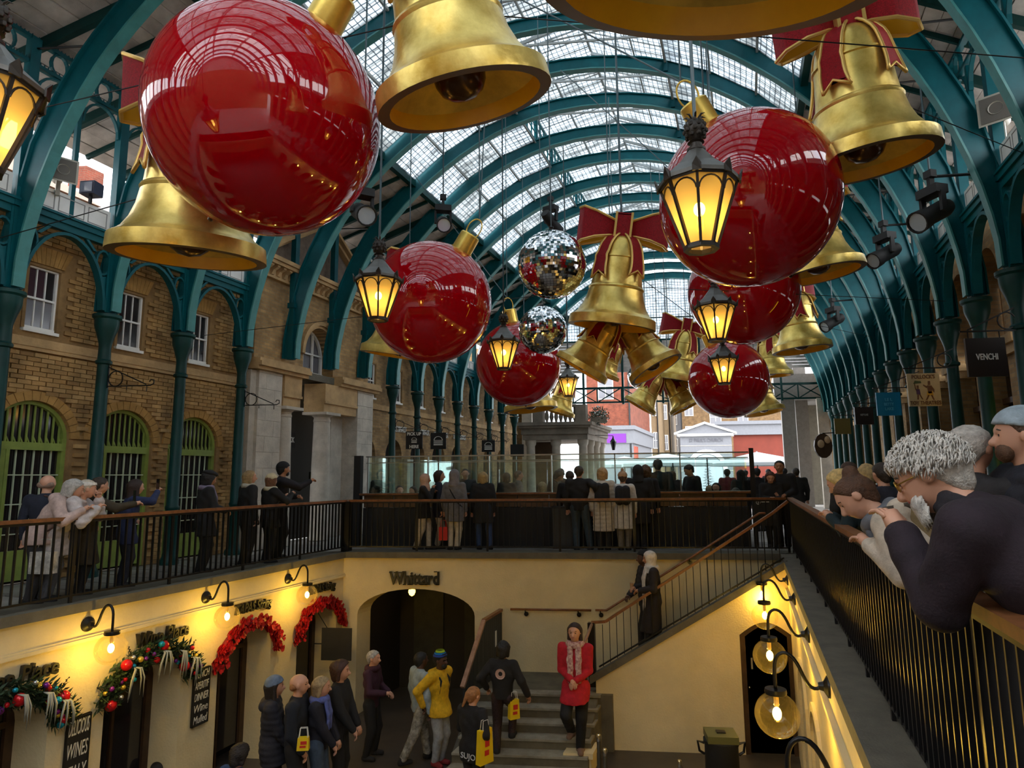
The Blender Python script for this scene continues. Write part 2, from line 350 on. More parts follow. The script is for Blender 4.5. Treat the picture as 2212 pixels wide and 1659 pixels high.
for (c, hw, zs, r) in ops[2:]:     # dark timber shop doors set back in the arches
    d = MB(); d.box(CWL-.50, CWL-.44, c-.60, c-.54, ZLOW, zs+.25).box(CWL-.50, CWL-.44, c+.50, c+.60, ZLOW, zs+.25).box(CWL-.50, CWL-.45, c-.02, c+.02, ZLOW, zs+.3).box(CWL-.5, CWL-.44, c-.6, c+.6, zs-.05, zs+.02)
    d.build('door_frame', WOODD, wcl, sk=True)
    MB().box(CWL-.50, CWL-.48, c-.55, c+.55, ZLOW+.3, zs+.35).build('door_glass', DGLASS, wcl, sk=True)
# ---- courtyard right wall
wcr = struct('wall_courtyard_right', 'cream rendered courtyard wall below the right hand railing')
opr = [(2.3+1.92*i, .55, -1.6, .45) for i in range(5)]
m = MB(); arch_wall(m, fnL, -1., 13.6, ZLOW, -.10, opr, CWR, CWR+.5); m.build('render', CREAM, wcr, sk=True)
MB().box(CWR-.05, CWR+.3, -1, 12.4, -.49, -.445).build('string_course', CREAM, wcr, sk=True)
MB().box(CWR-.045, CWR+.62, -1, 13.63, -.10, .02).build('kerb', STONED, wcr, sk=True)
MB().box(CWR+.45, CWR+1.2, -1, 13.6, ZLOW, -.3).build('shop_interior', WOODD, wcr, sk=True)
for (c, hw, zs, r) in opr:
    A = [(c-(hw+.03)*math.cos(PI*i/14), zs+(r+.03)*math.sin(PI*i/14)) for i in range(15)]; B = [(c-(hw+.13)*math.cos(PI*i/14), zs+(r+.13)*math.sin(PI*i/14)) for i in range(15)]
    MB().strip(A, B, fnL, CWR-.035, CWR+.01).prism([(c-hw-.13, ZLOW), (c-hw-.03, ZLOW), (c-hw-.03, zs), (c-hw-.13, zs)], fnL, CWR-.035, CWR+.01).prism([(c+hw+.03, ZLOW), (c+hw+.13, ZLOW), (c+hw+.13, zs), (c+hw+.03, zs)], fnL, CWR-.035, CWR+.01).build('architrave', CREAM, wcr, sk=True)
# ---- courtyard back wall
wcb = struct('wall_courtyard_back', 'cream rendered end wall of the courtyard with one wide arch')
m = MB(); arch_wall(m, fnB, CWL-.5, 1.2, ZLOW, -.10, [(-6.79, 1.24, -1.26, .53)], CWB, CWB+.5, 20); m.build('render', CREAM, wcb, sk=True)
MB().box(CWL-.1, 1.1, CWB-.09, CWB+.45, -.10, .02).build('kerb', STONED, wcb, sk=True)
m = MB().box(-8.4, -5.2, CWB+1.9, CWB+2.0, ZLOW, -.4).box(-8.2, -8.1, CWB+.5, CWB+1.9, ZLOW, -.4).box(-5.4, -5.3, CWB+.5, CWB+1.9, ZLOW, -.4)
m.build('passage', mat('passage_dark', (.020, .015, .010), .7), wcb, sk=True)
for (a, b) in ((-7.75, -7.05), (-6.55, -5.95)): MB().box(a, b, CWB+1.86, CWB+1.9, ZLOW, -.85).build('passage_door', mat('passage_door', (.035, .03, .015), .5, var=.3), wcb, sk=True)
MB().lathe([(.0001, -.10), (.05, -.07), (.075, -.01), (.07, .03), (.0001, .03)], 14, W(-6.93, CWB+.12, -.80)).build('arch_lamp', emis('arch_lamp_glow', (1, .62, .06), 3.5), wcb, smooth=True)
wcn = struct('wall_courtyard_near', 'cream courtyard wall below the viewer')
MB().box(-9., 1.2, -.9, -.6, ZLOW-.1, -.02).box(-9., 1.2, -.9, .34, -.3, -.02).build('render', CREAM, wcn, sk=True)
# ---- stairs: landing, upper flight along the back wall, lower flight to the courtyard
ZLD = -2.31
st = struct('stairs', 'stone staircase with landing between the courtyard and the gallery')
MB().box(-4.98, -2.55, 12.3, 13.6, ZLOW, ZLD).build('landing', mat('stair_stone', (.12, .105, .07), .75, var=.3, vscale=3.), st, sk=True)
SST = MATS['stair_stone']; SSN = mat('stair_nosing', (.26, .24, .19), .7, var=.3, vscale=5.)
for i in range(1, 7):
    z = ZLD-.157*i
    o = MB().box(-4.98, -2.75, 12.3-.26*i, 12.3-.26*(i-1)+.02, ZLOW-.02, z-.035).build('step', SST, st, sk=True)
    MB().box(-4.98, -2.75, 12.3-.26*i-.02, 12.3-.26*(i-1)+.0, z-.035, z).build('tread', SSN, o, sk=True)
MB().box(-4.98, -2.75, 12.27, 12.5, ZLD-.035, ZLD+.004).build('landing_nosing', SSN, st, sk=True)
for i in range(14):
    u0 = -2.75+.265*i
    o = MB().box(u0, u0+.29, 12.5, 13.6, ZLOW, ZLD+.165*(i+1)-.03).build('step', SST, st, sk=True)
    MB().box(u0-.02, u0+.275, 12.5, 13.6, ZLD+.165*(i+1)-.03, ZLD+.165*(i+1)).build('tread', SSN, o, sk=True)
# spandrel wall with the sloping cap
wst = struct('wall_stair', 'cream spandrel wall under the upper stair flight with a dark arched door')
def capz(u): return -1.97+.579*(u+2.87)
du0, du1, dzs, dzr = -.30, .60, -1.26, .22
m = MB()
m.prism([(-2.85, ZLOW), (du0, ZLOW), (du0, capz(du0)-.13), (-2.85, capz(-2.85)-.13)], fnB, 12.40, 12.55)
A = [(du0+(du1-du0)*i/10, dzs+dzr*math.sin(PI*i/10)) for i in range(11)]
m.strip(A, [(a, capz(a)-.13) for a, _ in A], fnB, 12.40, 12.55)
m.prism([(du1, ZLOW), (.75, ZLOW), (.75, .0), (du1, capz(du1)-.13)], fnB, 12.40, 12.55)
m.build('render', CREAM, wst, sk=True)
MB().prism([(-2.95, capz(-2.95)-.13), (.60, capz(.60)-.13), (.60, capz(.60)), (-2.95, capz(-2.95))], fnB, 12.34, 12.58).build('sloping_cap', STONED, wst, sk=True)
m = MB(); m.prism([(du0, ZLOW), (du1, ZLOW)]+[p for p in reversed(A)], fnB, 12.50, 12.54)
dr = m.build('door', mat('dark_door', (.030, .018, .010), .45, var=.4, vscale=5.), wst, sk=True)
B = [(du0+.09+(du1-du0-.18)*i/10, dzs-.03+(dzr-.04)*math.sin(PI*i/10)) for i in range(11)]
MB().strip(B, A, fnB, 12.42, 12.50).prism([(du0, ZLOW), (du0+.09, ZLOW), (du0+.09, dzs-.03), (du0, dzs)], fnB, 12.42, 12.50).prism([(du1-.09, ZLOW), (du1, ZLOW), (du1, dzs), (du1-.09, dzs-.03)], fnB, 12.42, 12.50).build('door_surround', WOODD, dr, sk=True)
MB().box(du0+.17, du0+.20, 12.46, 12.50, -1.85, -1.66).build('handle', mat('chrome', (.7, .7, .7), .15, 1.), dr, sk=True)
MB().sphere(W(du0+.12, 12.47, -2.16), .018, 8, 6).build('lock', MATS['chrome'], dr, smooth=True)
# cheek wall of the lower flight with its plinth
MB().prism([(13.6-.02, ZLOW), (11.6, ZLOW), (11.6, ZLD-.45), (12.35, ZLD-.02), (13.58, ZLD-.02)], lambda s, z, t: (t, s, z), -2.98, -2.80).build('cheek_wall', STONED, wst, sk=True)
MB().box(-3.12, -2.72, 11.35, 11.75, ZLOW, -2.99).box(-3.16, -2.68, 11.31, 11.79, -2.99, -2.90).build('plinth', CREAM, wst, sk=True)
MB().prism([(13.6, ZLOW), (11.6, ZLOW), (11.6, ZLD-.75), (12.35, ZLD-.15), (13.58, ZLD-.15)], lambda s, z, t: (t, s, z), -5.12, -4.96).build('cheek_wall', STONED, wst, sk=True)
# ---- gallery facade on the left, near bays laid in single bricks
UW = -10.85
wl = struct('wall_left', 'buff brick market building along the left gallery')
WN = [(vl(n)+SP/2+.03, .245, 3.95, 4.98) for n in range(-1, 3)]          # sash windows: centre, half width, sill, head
AW = [(vl(n)+SP/2+.05, .60, 2.24, .58) for n in range(-1, 3)]            # green arched windows
m = MB()
zst = 3.62
arch_wall(m, fnL, 6.6, 13.78, 0., zst, AW, UW-.02, UW-.4)
cur = 6.6
for (c, hw, z0, z1) in WN:
    m.prism([(cur, zst), (c-hw-.05, zst), (c-hw-.05, ZB+.4), (cur, ZB+.4)], fnL, UW-.02, UW-.4)
    m.prism([(c-hw-.05, zst), (c+hw+.05, zst), (c+hw+.05, z0-.04), (c-hw-.05, z0-.04)], fnL, UW-.02, UW-.4)
    m.prism([(c-hw-.05, z1+.04), (c+hw+.05, z1+.04), (c+hw+.05, ZB+.4), (c-hw-.05, ZB+.4)], fnL, UW-.02, UW-.4); cur = c+hw+.05
m.prism([(cur, zst), (13.78, zst), (13.78, ZB+.4), (cur, ZB+.4)], fnL, UW-.02, UW-.4)
m.build('mortar_bed', MORTAR, wl, sk=True)
bl, bh_ = .205/1.0276, .064
bk = MB().box(-.022, .022, -.1025, .1025, -.032, .032).build('brick', BRICKS, wl)
rest = MB(); kk = 0; cand = []
rowi = 0; z = .04
while z < ZB+.3:
    v = 6.62+(.108 if rowi % 2 else 0)
    while v < 13.70:
        ok = True
        for (c, hw, zs, rise) in AW:
            if abs(v-c) < hw+.10 and z < zs: ok = False
            elif z >= zs and ((v-c)/(hw+.16))**2+((z-zs)/(rise+.14))**2 < 1: ok = False
        for (c, hw, z0, z1) in WN:
            if abs(v-c) < hw+.15 and z0-.07 < z < z1+.06: ok = False
            if abs(v-c) < hw+.26 and z1+.05 <= z < z1+.36: ok = False
        if 3.58 < z < 3.84: ok = False
        if ok: cand.append((v, z))
        v += .216
    z += .0745; rowi += 1
best = sorted(cand, key=lambda a: (a[0]-8.9)**2*.6+(a[1]-4.3)**2 if a[0] > 8.5 else 99)[:300]; bs = set(best)
for (v, z) in cand:
    off = random.uniform(-.006, .008)
    if (v, z) in bs:
        o = bk if kk == 0 else inst(bk, wl); o.location = W(UW-.01+off, v, z); o.rotation_euler = (0, 0, WALLROT); kk += 1
    else: rest.box(UW-.03, UW+.012+off, v-bl/2, v+bl/2, z-bh_/2, z+bh_/2)
rest.build('brickwork', BRICKS, wl, sk=True)['kind'] = 'stuff'
MB().box(UW-.02, UW+.06, 6.6, 13.78, 3.66, 3.80).box(UW-.02, UW+.045, 6.6, 13.78, 3.60, 3.66).build('string_course', STONEB, wl, sk=True)
for (c, hw, z0, z1) in WN:             # flat gauged lintels of single voussoirs
    for i in range(-4, 5):
        a0, a1 = c+(i-.5)*.062, c+(i+.5)*.062; b0, b1 = c+(i-.5)*.088, c+(i+.5)*.088
        MB().prism([(a0+.003, z1+.05), (a1-.003, z1+.05), (b1-.003, z1+.34), (b0+.003, z1+.34)], fnL, UW+.016, UW-.05).build('lintel_brick', mat('gauged_brick', (.36, .20, .055), .85, var=.25, vscale=5.), wl, sk=True)
for (c, hw, zs, rise) in AW:           # arch rings of single voussoirs
    nv_ = 17
    for i in range(nv_):
        a0, a1 = PI*(i+.04)/nv_, PI*(i+.96)/nv_
        q = lambda a, e: (c-(hw+e)*math.cos(a), zs+(rise+e)*math.sin(a))
        MB().prism([q(a0, 0), q(a1, 0), q(a1, .15), q(a0, .15)], fnL, UW+.014, UW-.06).build('arch_brick', MATS['gauged_brick'], wl, sk=True)
# sash windows
widx = [0]
def sash(c, hw, z0, z1, uw, dark=(DGLASS,)*6, label=None, sillw=.03):
    widx[0] += 1
    w = struct('window_%d' % widx[0], label or 'white six pane sash window in the brick facade')
    f = MB(); s = .030
    f.box(uw-.11, uw-.05, c-hw, c-hw+s, z0, z1).box(uw-.11, uw-.05, c+hw-s, c+hw, z0, z1).box(uw-.11, uw-.05, c-hw, c+hw, z1-s, z1).box(uw-.11, uw-.04, c-hw, c+hw, z0, z0+.05)
    f.box(uw-.10, uw-.05, c-hw, c+hw, (z0+z1)/2-.016, (z0+z1)/2+.016)
    f.build('frame', WHITE, w, sk=True)
    MB().box(uw-.12, uw+.02, c-hw-sillw, c+hw+sillw, z0-.05, z0).build('sill', WHITE, w, sk=True)
    zm = (z0+z1)/2; pw = (2*hw-2*s)/3
    for r in range(2):
        za, zb = (z0+.05, zm-.016) if r == 0 else (zm+.016, z1-s)
        for i in range(3):
            a = c-hw+s+pw*i
            MB().box(uw-.095, uw-.088, a, a+pw, za, zb).build('pane', dark[r*3+i], w, sk=True)
            if i: MB().box(uw-.098, uw-.068, a-.008, a+.008, za, zb).build('glazing_bar', WHITE, w, sk=True)
    MB().box(uw-.14, uw-.125, c-hw, c+hw, z0, z1).build('backing', DARK, w, sk=True)
    # brick reveals
    MB().box(uw-.2, uw-.005, c+hw, c+hw+.05, z0, z1+.04).box(uw-.2, uw-.005, c-hw-.05, c-hw, z0, z1+.04).box(uw-.2, uw-.005, c-hw-.05, c+hw+.05, z1, z1+.045).build('reveal', MORTAR, w, sk=True)
    return w
P6 = (GGLASS, GGLASS, GGLASS, PGLASS, PGLASS, DGLASS)
sash(*WN[1], UW, P6, 'white sash window with plum and grey panes beside the leftmost column')
sash(*WN[2], UW, (DGLASS,)*6, 'white sash window between the two nearest left columns'); sash(*WN[3], UW, (DGLASS,)*6, 'white sash window nearest the stone portico on the left')
sash(*WN[0], UW)
def green_window(c, hw, zs, rise, uw, nth):
    widx[0] += 1
    w = struct('window_%d' % widx[0], 'green painted arched shopfront window, '+nth)
    A = lambda e: [(c-(hw-e)*math.cos(PI*i/18), zs+(rise-e)*math.sin(PI*i/18)) for i in range(19)]
    f = MB(); f.strip(A(.06), A(0), fnL, uw-.14, uw-.06)
    for s_ in (-1, 1): f.box(uw-.14, uw-.06, c+s_*hw, c+s_*(hw-.07), 0, zs)
    f.build('frame', GREENP, w, sk=True)
    zt = 2.10
    MB().box(uw-.15, uw-.04, c-hw+.05, c+hw-.05, zt-.06, zt+.06).build('transom', GREENP, w, sk=True)
    MB().box(uw-.12, uw-.05, c-hw+.07, c-hw+.30, .05, zt-.06).build('side_panel', GREENP, w, sk=True)
    MB().box(uw-.14, uw-.04, c-hw+.29, c-hw+.34, .05, zt-.06).build('mullion', GREENP, w, sk=True)
    n = 11
    for i in range(n):                 # fanlight bars with pointed feet
        s_ = c-hw+.10+(2*hw-.20)*i/(n-1); top = zs+(rise-.05)*math.sqrt(max(0, 1-((s_-c)/(hw-.05))**2))
        if top > zt+.12: MB().bar((uw-.10, s_, zt+.05), (uw-.10, s_, top), .022, .02, (1, 0, 0)).bar((uw-.10, s_, zt+.16), (uw-.10, s_+.05, zt+.05), .018, .018, (1, 0, 0)).build('fanlight_bar', GREENP, w, sk=True)
    g = mat('pale_green_bars', (.40, .46, .33), .5)
    a0, a1 = c-hw+.34, c+hw-.07
    for i in range(1, 6): MB().box(uw-.105, uw-.085, a0+(a1-a0)*i/6-.009, a0+(a1-a0)*i/6+.009, .5, zt-.06).build('glazing_bar', g, w, sk=True)
    for z in (.75, 1.2, 1.65): MB().box(uw-.10, uw-.08, a0, a1, z-.009, z+.009).build('glazing_bar', g, w, sk=True)
    MB().box(uw-.14, uw-.05, a0, a1, .05, .5).build('stall_board', GREENP, w, sk=True)
    MB().box(uw-.135, uw-.125, c-hw+.03, c+hw-.03, .3, zs+rise*.9).build('pane', DGLASS, w, sk=True)
    MB().box(uw-.3, uw-.16, c-hw-.05, c+hw+.05, 0, zs+rise+.05).build('backing', DARK, w, sk=True)
for a, t in zip(AW, ('beyond the left edge of the view', 'nearest the camera', 'between the first two left columns', 'beside the stone portico')): green_window(*a, UW, t)
# facade beyond the portico
m = MB()
AF = [(vl(n)+SP/2, .50, 2.2, .58) for n in range(6, 14)]
arch_wall(m, fnL, 18.4, 31.9, 0, zst, AF, UW, UW-.4)
m.box(UW-.4, UW, 18.4, 31.9, zst, ZB+.4); m.build('far_brickwork', BRICKW, wl, sk=True)
MB().box(UW-.02, UW+.06, 18.4, 31.9, 3.62, 3.78).build('string_course', STONEB, wl, sk=True)
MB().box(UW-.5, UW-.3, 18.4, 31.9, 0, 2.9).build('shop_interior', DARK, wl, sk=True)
for n in range(6, 14): sash(vl(n)+SP/2+.0, .235, 3.95, 4.98, UW+.115, (DGLASS,)*6, 'distant white sash window beyond the portico, bay %d from it' % (n-5))
# wall continues behind the camera (seen in reflections)
MB().box(UW-.4, UW, -9., 6.6, 0, ZB+.4).build('near_brickwork', BRICKW, wl, sk=True)
# ---- stone portico on the left gallery
pt = struct('wall_portico', 'stone and brick portico with arched window, two columns and pediment')
UP = -10.62
m = MB()
for (a, b) in ((13.77, 14.54), (17.66, 18.44)):
    z = 0.; r = 0
    while z < 3.98:
        h = .36
        cuts = [a, (a+b)/2+(.14 if r % 2 else -.14), b]
        for s0, s1 in zip(cuts[:-1], cuts[1:]):
            MB().box(UP-.5, UP+.06, s0+.003, s1-.003, z+.003, min(z+h, 4.02)-.003).build('ashlar_block', STONE, pt, sk=True)
        z += h; r += 1
m.box(UP-.6, UP-.01, 13.6, 14.5, 0, 4.0).box(UP-.6, UP-.01, 17.7, 18.4, 0, 4.0).build('core', STONE, pt, sk=True)
for (a, b) in ((13.60, 15.35), (16.70, 18.60)):
    MB().box(UP-.5, UP+.16, a, b, 4.02, 4.10).box(UP-.5, UP+.24, a, b, 4.10, 4.20).box(UP-.5, UP+.20, a, b, 4.20, 4.28).build('cornice', STONEB, pt, sk=True)
MB().box(UP-.9, UP-.04, 15.2, 16.9, 4.06, 4.24).build('cornice', STONED, pt, sk=True)
for (a, b, vcol) in ((14.60, 15.22, 14.86), (16.15, 17.6, 16.38)):
    MB().box(UP-.5, UP+.08, a, b, 3.55, 4.02).box(UP-.5, UP+.10, a-.01, b+.01, 3.50, 3.56).box(UP-.5, UP+.05, a, b, 3.27, 3.50).build('entablature', STONEB, pt, sk=True)
    c = W(UP-.14, vcol, 0)
    MB().lathe([(.27, 0), (.27, .1), (.245, .14), (.245, 1.2), (.21, 3.02), (.22, 3.03), (.22, 3.08), (.21, 3.09), (.21, 3.14), (.28, 3.2), (.28, 3.21)], 24, c).build('stone_column', STONE, pt, smooth=40)
    MB().box(UP-.48, UP+.18, vcol-.31, vcol+.31, 3.20, 3.27).build('abacus', STONE, pt, sk=True)
MB().box(UP-.5, UP-.28, 17.0, 17.5, 0, 3.27).build('pilaster', STONE, pt, sk=True)
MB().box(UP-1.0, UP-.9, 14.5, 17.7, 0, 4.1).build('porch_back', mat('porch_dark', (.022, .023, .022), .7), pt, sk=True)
MB().box(UP-.9, UP-.85, 15.2, 16.2, 0, 2.35).build('porch_door', DGLASS, pt, sk=True)
MB().box(UP-.85, UP-.82, 15.2, 15.24, 0, 2.35).box(UP-.85, UP-.82, 16.16, 16.2, 0, 2.35).box(UP-.85, UP-.82, 15.66, 15.7, 0, 2.35).box(UP-.86, UP-.8, 15.1, 16.3, 2.35, 2.75).build('porch_door_frame', BLACKM, pt, sk=True)
for i in range(9): MB().box(UP-.86, UP-.83, 15.0+.13*i, 15.04+.13*i, 2.78, 3.3).build('grille_bar', BLACKM, pt, sk=True)
t = text('porch_lettering', 'SHAKE SHACK', .20, mat('sign_white', (.75, .75, .72), .5), frame(W(UP-.76, 15.72, 2.55), AD, (0, 0, 1)), pt, width=1.0)
m = MB(); arch_wall(m, fnL, 13.78, 18.42, 4.26, 6.45, [(16.10, .62, 4.70, .78)], UP-.10, UP-.6, 18); m.build('upper_brickwork', BRICKW, pt, sk=True)
MB().prism([(13.78, 6.4), (18.42, 6.4), (18.42, 6.75), (16.1, 8.3), (13.78, 6.75)], fnL, UP-.12, UP-.6).build('gable', mat('gable_render', (.16, .12, .09), .9, var=.3), pt, sk=True)
for e0, e1, pr in ((0, .07, .05), (.07, .17, .10)):
    A = lambda e: [(16.10-(.62+e)*math.cos(PI*i/20), 4.70+(.78+e)*math.sin(PI*i/20)) for i in range(21)]
    MB().strip(A(e0), A(e1), fnL, UP-.10+pr, UP-.4).build('archivolt', STONEB, pt, sk=True)
A = lambda e: [(16.10-(.60-e)*math.cos(PI*i/16), 4.70+(.76-e)*math.sin(PI*i/16)) for i in range(17)]
widx[0] += 1; w = struct('window_%d' % widx[0], 'white arched window above the stone portico')
f = MB(); f.strip(A(.06), A(0), fnL, UP-.46, UP-.40); f.box(UP-.46, UP-.4, 15.5, 15.56, 4.26, 4.7).box(UP-.46, UP-.4, 16.64, 16.7, 4.26, 4.7).box(UP-.46, UP-.38, 15.5, 16.7, 4.26, 4.34)
for s_ in (15.90, 16.30): f.box(UP-.45, UP-.40, s_-.02, s_+.02, 4.3, 5.35)
f.box(UP-.45, UP-.40, 15.5, 16.7, 4.80, 4.84).build('frame', WHITE, w, sk=True)
MB().box(UP-.50, UP-.47, 15.45, 16.75, 4.26, 5.5).build('pane', GGLASS, w, sk=True)
for (a, b) in ((13.75, 15.28), (15.42, 18.45)):
    MB().box(UP-.3, UP+.02, a, b, 6.28, 6.34).box(UP-.3, UP+.24, a, b, 6.56, 6.64).box(UP-.3, UP+.30, a, b, 6.64, 6.74).box(UP-.3, UP-.02, a, b, 6.34, 6.56).build('bracket_cornice', STONEB, pt, sk=True)
    s_ = a+.14
    while s_ < b-.1:
        MB().prism([(0, 6.56), (.20, 6.56), (.20, 6.52), (.10, 6.46), (.05, 6.36), (0, 6.34)], lambda q, z, t: (UP-.02+q, t, z), s_-.045, s_+.045).build('cornice_bracket', STONEB, pt, sk=True); s_ += .21
for sg, (a, b) in ((1, (13.7, 16.1)), (-1, (18.5, 16.1))):
    for dz, pr, hh in ((0, .14, .09), (.09, .26, .09)):
        MB().prism([(a, 6.72+dz), (b, 8.28+dz), (b, 8.28+dz+hh), (a, 6.72+dz+hh)], fnL, UP-.3, UP-.1+pr).build('raking_cornice', STONEB, pt, sk=True)
# ---- right hand building
wr = struct('wall_right', 'brick shop building along the right gallery')
UWR = 4.28
m = MB()
for n in range(-9, 16):
    v0, v1 = vr(n)+SP*.5-.40, vr(n)+SP*.5+.40
    A = [(v0-.0+ (SP-.8)*0, 0)]
arR = [(vr(n)+SP/2, .50, 4.85, .62) for n in range(-8, 14)]
arch_wall(m, fnL, -9., 31.9, 3.75, ZB+.4, arR, UWR, UWR+.4)
m.build('upper_brickwork', BRICKW, wr, sk=True)
for n in range(-8, 15):
    c = vr(n)
    MB().box(UWR-.02, UWR+.4, c-.26, c+.26, 0, 3.45).build('brick_pier', BRICKW, wr, sk=True)
    MB().box(UWR-.10, UWR+.4, c-.30, c+.30, 3.45, 3.60).box(UWR-.16, UWR+.4, c-.34, c+.34, 3.60, 3.75).build('pier_capital', STONEB, wr, sk=True)
    MB().box(UWR+.30, UWR+.4, c+.26, c+SP-.26, 0, 3.75).build('shopfront', DGLASS, wr, sk=True)
    MB().box(UWR+.2, UWR+.3, c+.26, c+SP-.26, 2.75, 2.85).box(UWR+.2, UWR+.3, c+SP/2-.03, c+SP/2+.03, 0, 2.75).build('shopfront_frame', WOODD, wr, sk=True)
    MB().box(UWR+.35, UWR+.4, c+.3, c+SP-.3, 3.9, ZB).build('arch_infill', mat('ochre_infill', (.22, .12, .035), .8, var=.3), wr, sk=True)
for v in (9.42, 9.92, 10.98): MB().box(UWR+.22, UWR+.30, v, v+.09, .2, 2.72).build('lit_shop_window', emis('shop_glow', (1, .55, .02), 1.6), wr, sk=True)
# near end and outer ends of the hall behind the camera
wn = struct('wall_near', 'brick end wall of the hall behind the viewer')
MB().box(-13.5, 7, -9.4, -9.1, 0, 8.2).build('brickwork', BRICKW, wn, sk=True)
# ================================================================== iron arcade
colL = struct('trim_1', 'teal iron columns and arcade along the left gallery'); colR = struct('trim_2', 'teal iron columns and arcade along the right gallery')
PROF = [(.17, 0), (.17, .08), (.13, .14), (.115, .25), (.112, 1.0), (.125, 1.02), (.125, 1.06), (.11, 1.08), (.095, 3.50), (.125, 3.52), (.13, 3.56), (.10, 3.59), (.095, 3.80), (.10, 3.86), (.135, 4.0), (.175, 4.12), (.185, 4.17), (.19, 4.28), (.225, 4.31), (.225, 4.36), (.0001, 4.36)]
cm = MB().lathe(PROF, 16).build('column', TEALD, colL, smooth=40)
first = True
for side, par, uc in ((0, colL, UL), (1, colR, UR)):
    for n in range(-6, N1):
        v = (vl, vr)[side](n)
        if side == 0 and n in (4, 5, 6): continue
        o = cm if first else inst(cm, par); first = False
        o.location = W(uc, v, 0)
    # arcade arches, one mesh shared along the row
    hw, rise, zs = SP/2-.085, 1.12, ZC+.02
    A = lambda e: [(-(hw-e)*math.cos(PI*i/20), zs+(rise-e)*math.sin(PI*i/20)) for i in range(21)]
    ab = MB(); f2 = lambda s, z, t: (t, s, z)
    ab.strip(A(.05), A(0), f2, -.07, .07)
    ab.box(-.05, .05, -SP/2, SP/2, ZB-.14, ZB-.03); ab.box(-.09, .09, -SP/2, SP/2, ZB-.03, ZB+.06); ab.box(-.12, .12, -SP/2, SP/2, ZB+.06, ZB+.10)
    for sg in (-1, 1):
        ring = [(sg*(SP/2-.17)+.105*math.cos(2*PI*i/14), ZB-.46+.19*math.sin(2*PI*i/14)) for i in range(14)]; ring2 = [(sg*(SP/2-.17)+.135*math.cos(2*PI*i/14), ZB-.46+.225*math.sin(2*PI*i/14)) for i in range(14)]
        ab.strip(ring, ring2, f2, -.05, .05, closed=True)
        ab.prism([(sg*.28, ZB-.14), (sg*.34, ZB-.14), (sg*(hw-.20), ZB-.30), (sg*(hw-.26), ZB-.30)], f2, -.03, .03)
        ab.box(-.06, .06, sg*SP/2, sg*(SP/2-.09), ZC, ZB)
        ab.prism([(sg*(SP/2-.09), ZC+.2), (sg*(SP/2-.115), ZC+.2), (sg*(SP/2-.24), ZB-.72), (sg*(SP/2-.09), ZB-.68)], f2, -.03, .03)
    am = ab.build('arcade_arch', TEAL, par)
    pb = MB().box(-.03, .03, -SP/2+.1, SP/2-.1, ZB+.10, ZB+.47)
    pm = pb.build('clerestory_panel', WHITE, par)
    pr = MB()
    for c0, c1 in ((-SP/2+.16, -.28), (-.22, .22), (.28, SP/2-.16)):
        pr.box(-.036, .036, c0, c1, ZB+.15, ZB+.165).box(-.036, .036, c0, c1, ZB+.40, ZB+.415).box(-.036, .036, c0, c0+.015, ZB+.15, ZB+.415).box(-.036, .036, c1-.015, c1, ZB+.15, ZB+.415)
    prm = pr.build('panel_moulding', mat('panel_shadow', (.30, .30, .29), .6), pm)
    pst = MB().box(-.07, .07, -.075, .075, ZC, 8.48).box(-.10, .10, -.10, .10, ZB-.03, ZB+.10).build('post', TEAL, par)
    mul = MB().box(-.035, .035, -.035, .035, ZB+.1, 8.0).build('mullion', TEAL, par)
    gd = MB()                          # lattice girder at the eaves
    for zc in (8.05, 8.46): gd.box(-.05, .05, -SP/2, SP/2, zc-.03, zc+.03)
    for c0 in (-SP/4, SP/4):
        ring = [(c0+.12*math.cos(2*PI*i/14), 8.255+.175*math.sin(2*PI*i/14)) for i in range(14)]; r2 = [(c0+.15*math.cos(2*PI*i/14), 8.255+.205*math.sin(2*PI*i/14)) for i in range(14)]
        gd.strip(ring, r2, f2, -.03, .03, closed=True)
        B = lambda e: [(c0-(SP/4-.04-e)*math.cos(PI*i/10), 7.55+(.47-e)*math.sin(PI*i/10)) for i in range(11)]
        gd.strip(B(.035), B(0), f2, -.03, .03)
    for i in range(26):
        s_ = -SP/2+.03+SP*i/26
        for zc in (8.08, 8.49): gd.add([(-.008, s_, zc), (-.008, s_+.03, zc), (-.008, s_+.012, zc+.065), (.008, s_, zc), (.008, s_+.03, zc), (.008, s_+.012, zc+.065)], [(0, 1, 2), (3, 5, 4), (0, 3, 4, 1), (1, 4, 5, 2), (2, 5, 3, 0)])
    gm = gd.build('eaves_girder', TEAL, par)
    k = 0
    for n in range(-6, N1):
        v = (vl, vr)[side](n)
        po = W(uc, v, 0); mo = W(uc, v+SP/2, 0)
        skip = side == 0 and n in (3, 4, 5, 6)
        for src in (am, pm, mul, gm, pst):
            if src in (am, pm, mul) and skip: continue
            if src is gm and side == 0 and n in (4, 5): continue
            o = src if k == 0 else inst(src, par)
            o.location = po if src is pst else mo; o.rotation_euler = (0, 0, WALLROT)
            if src is pm and k: inst(prm, o)
        k += 1
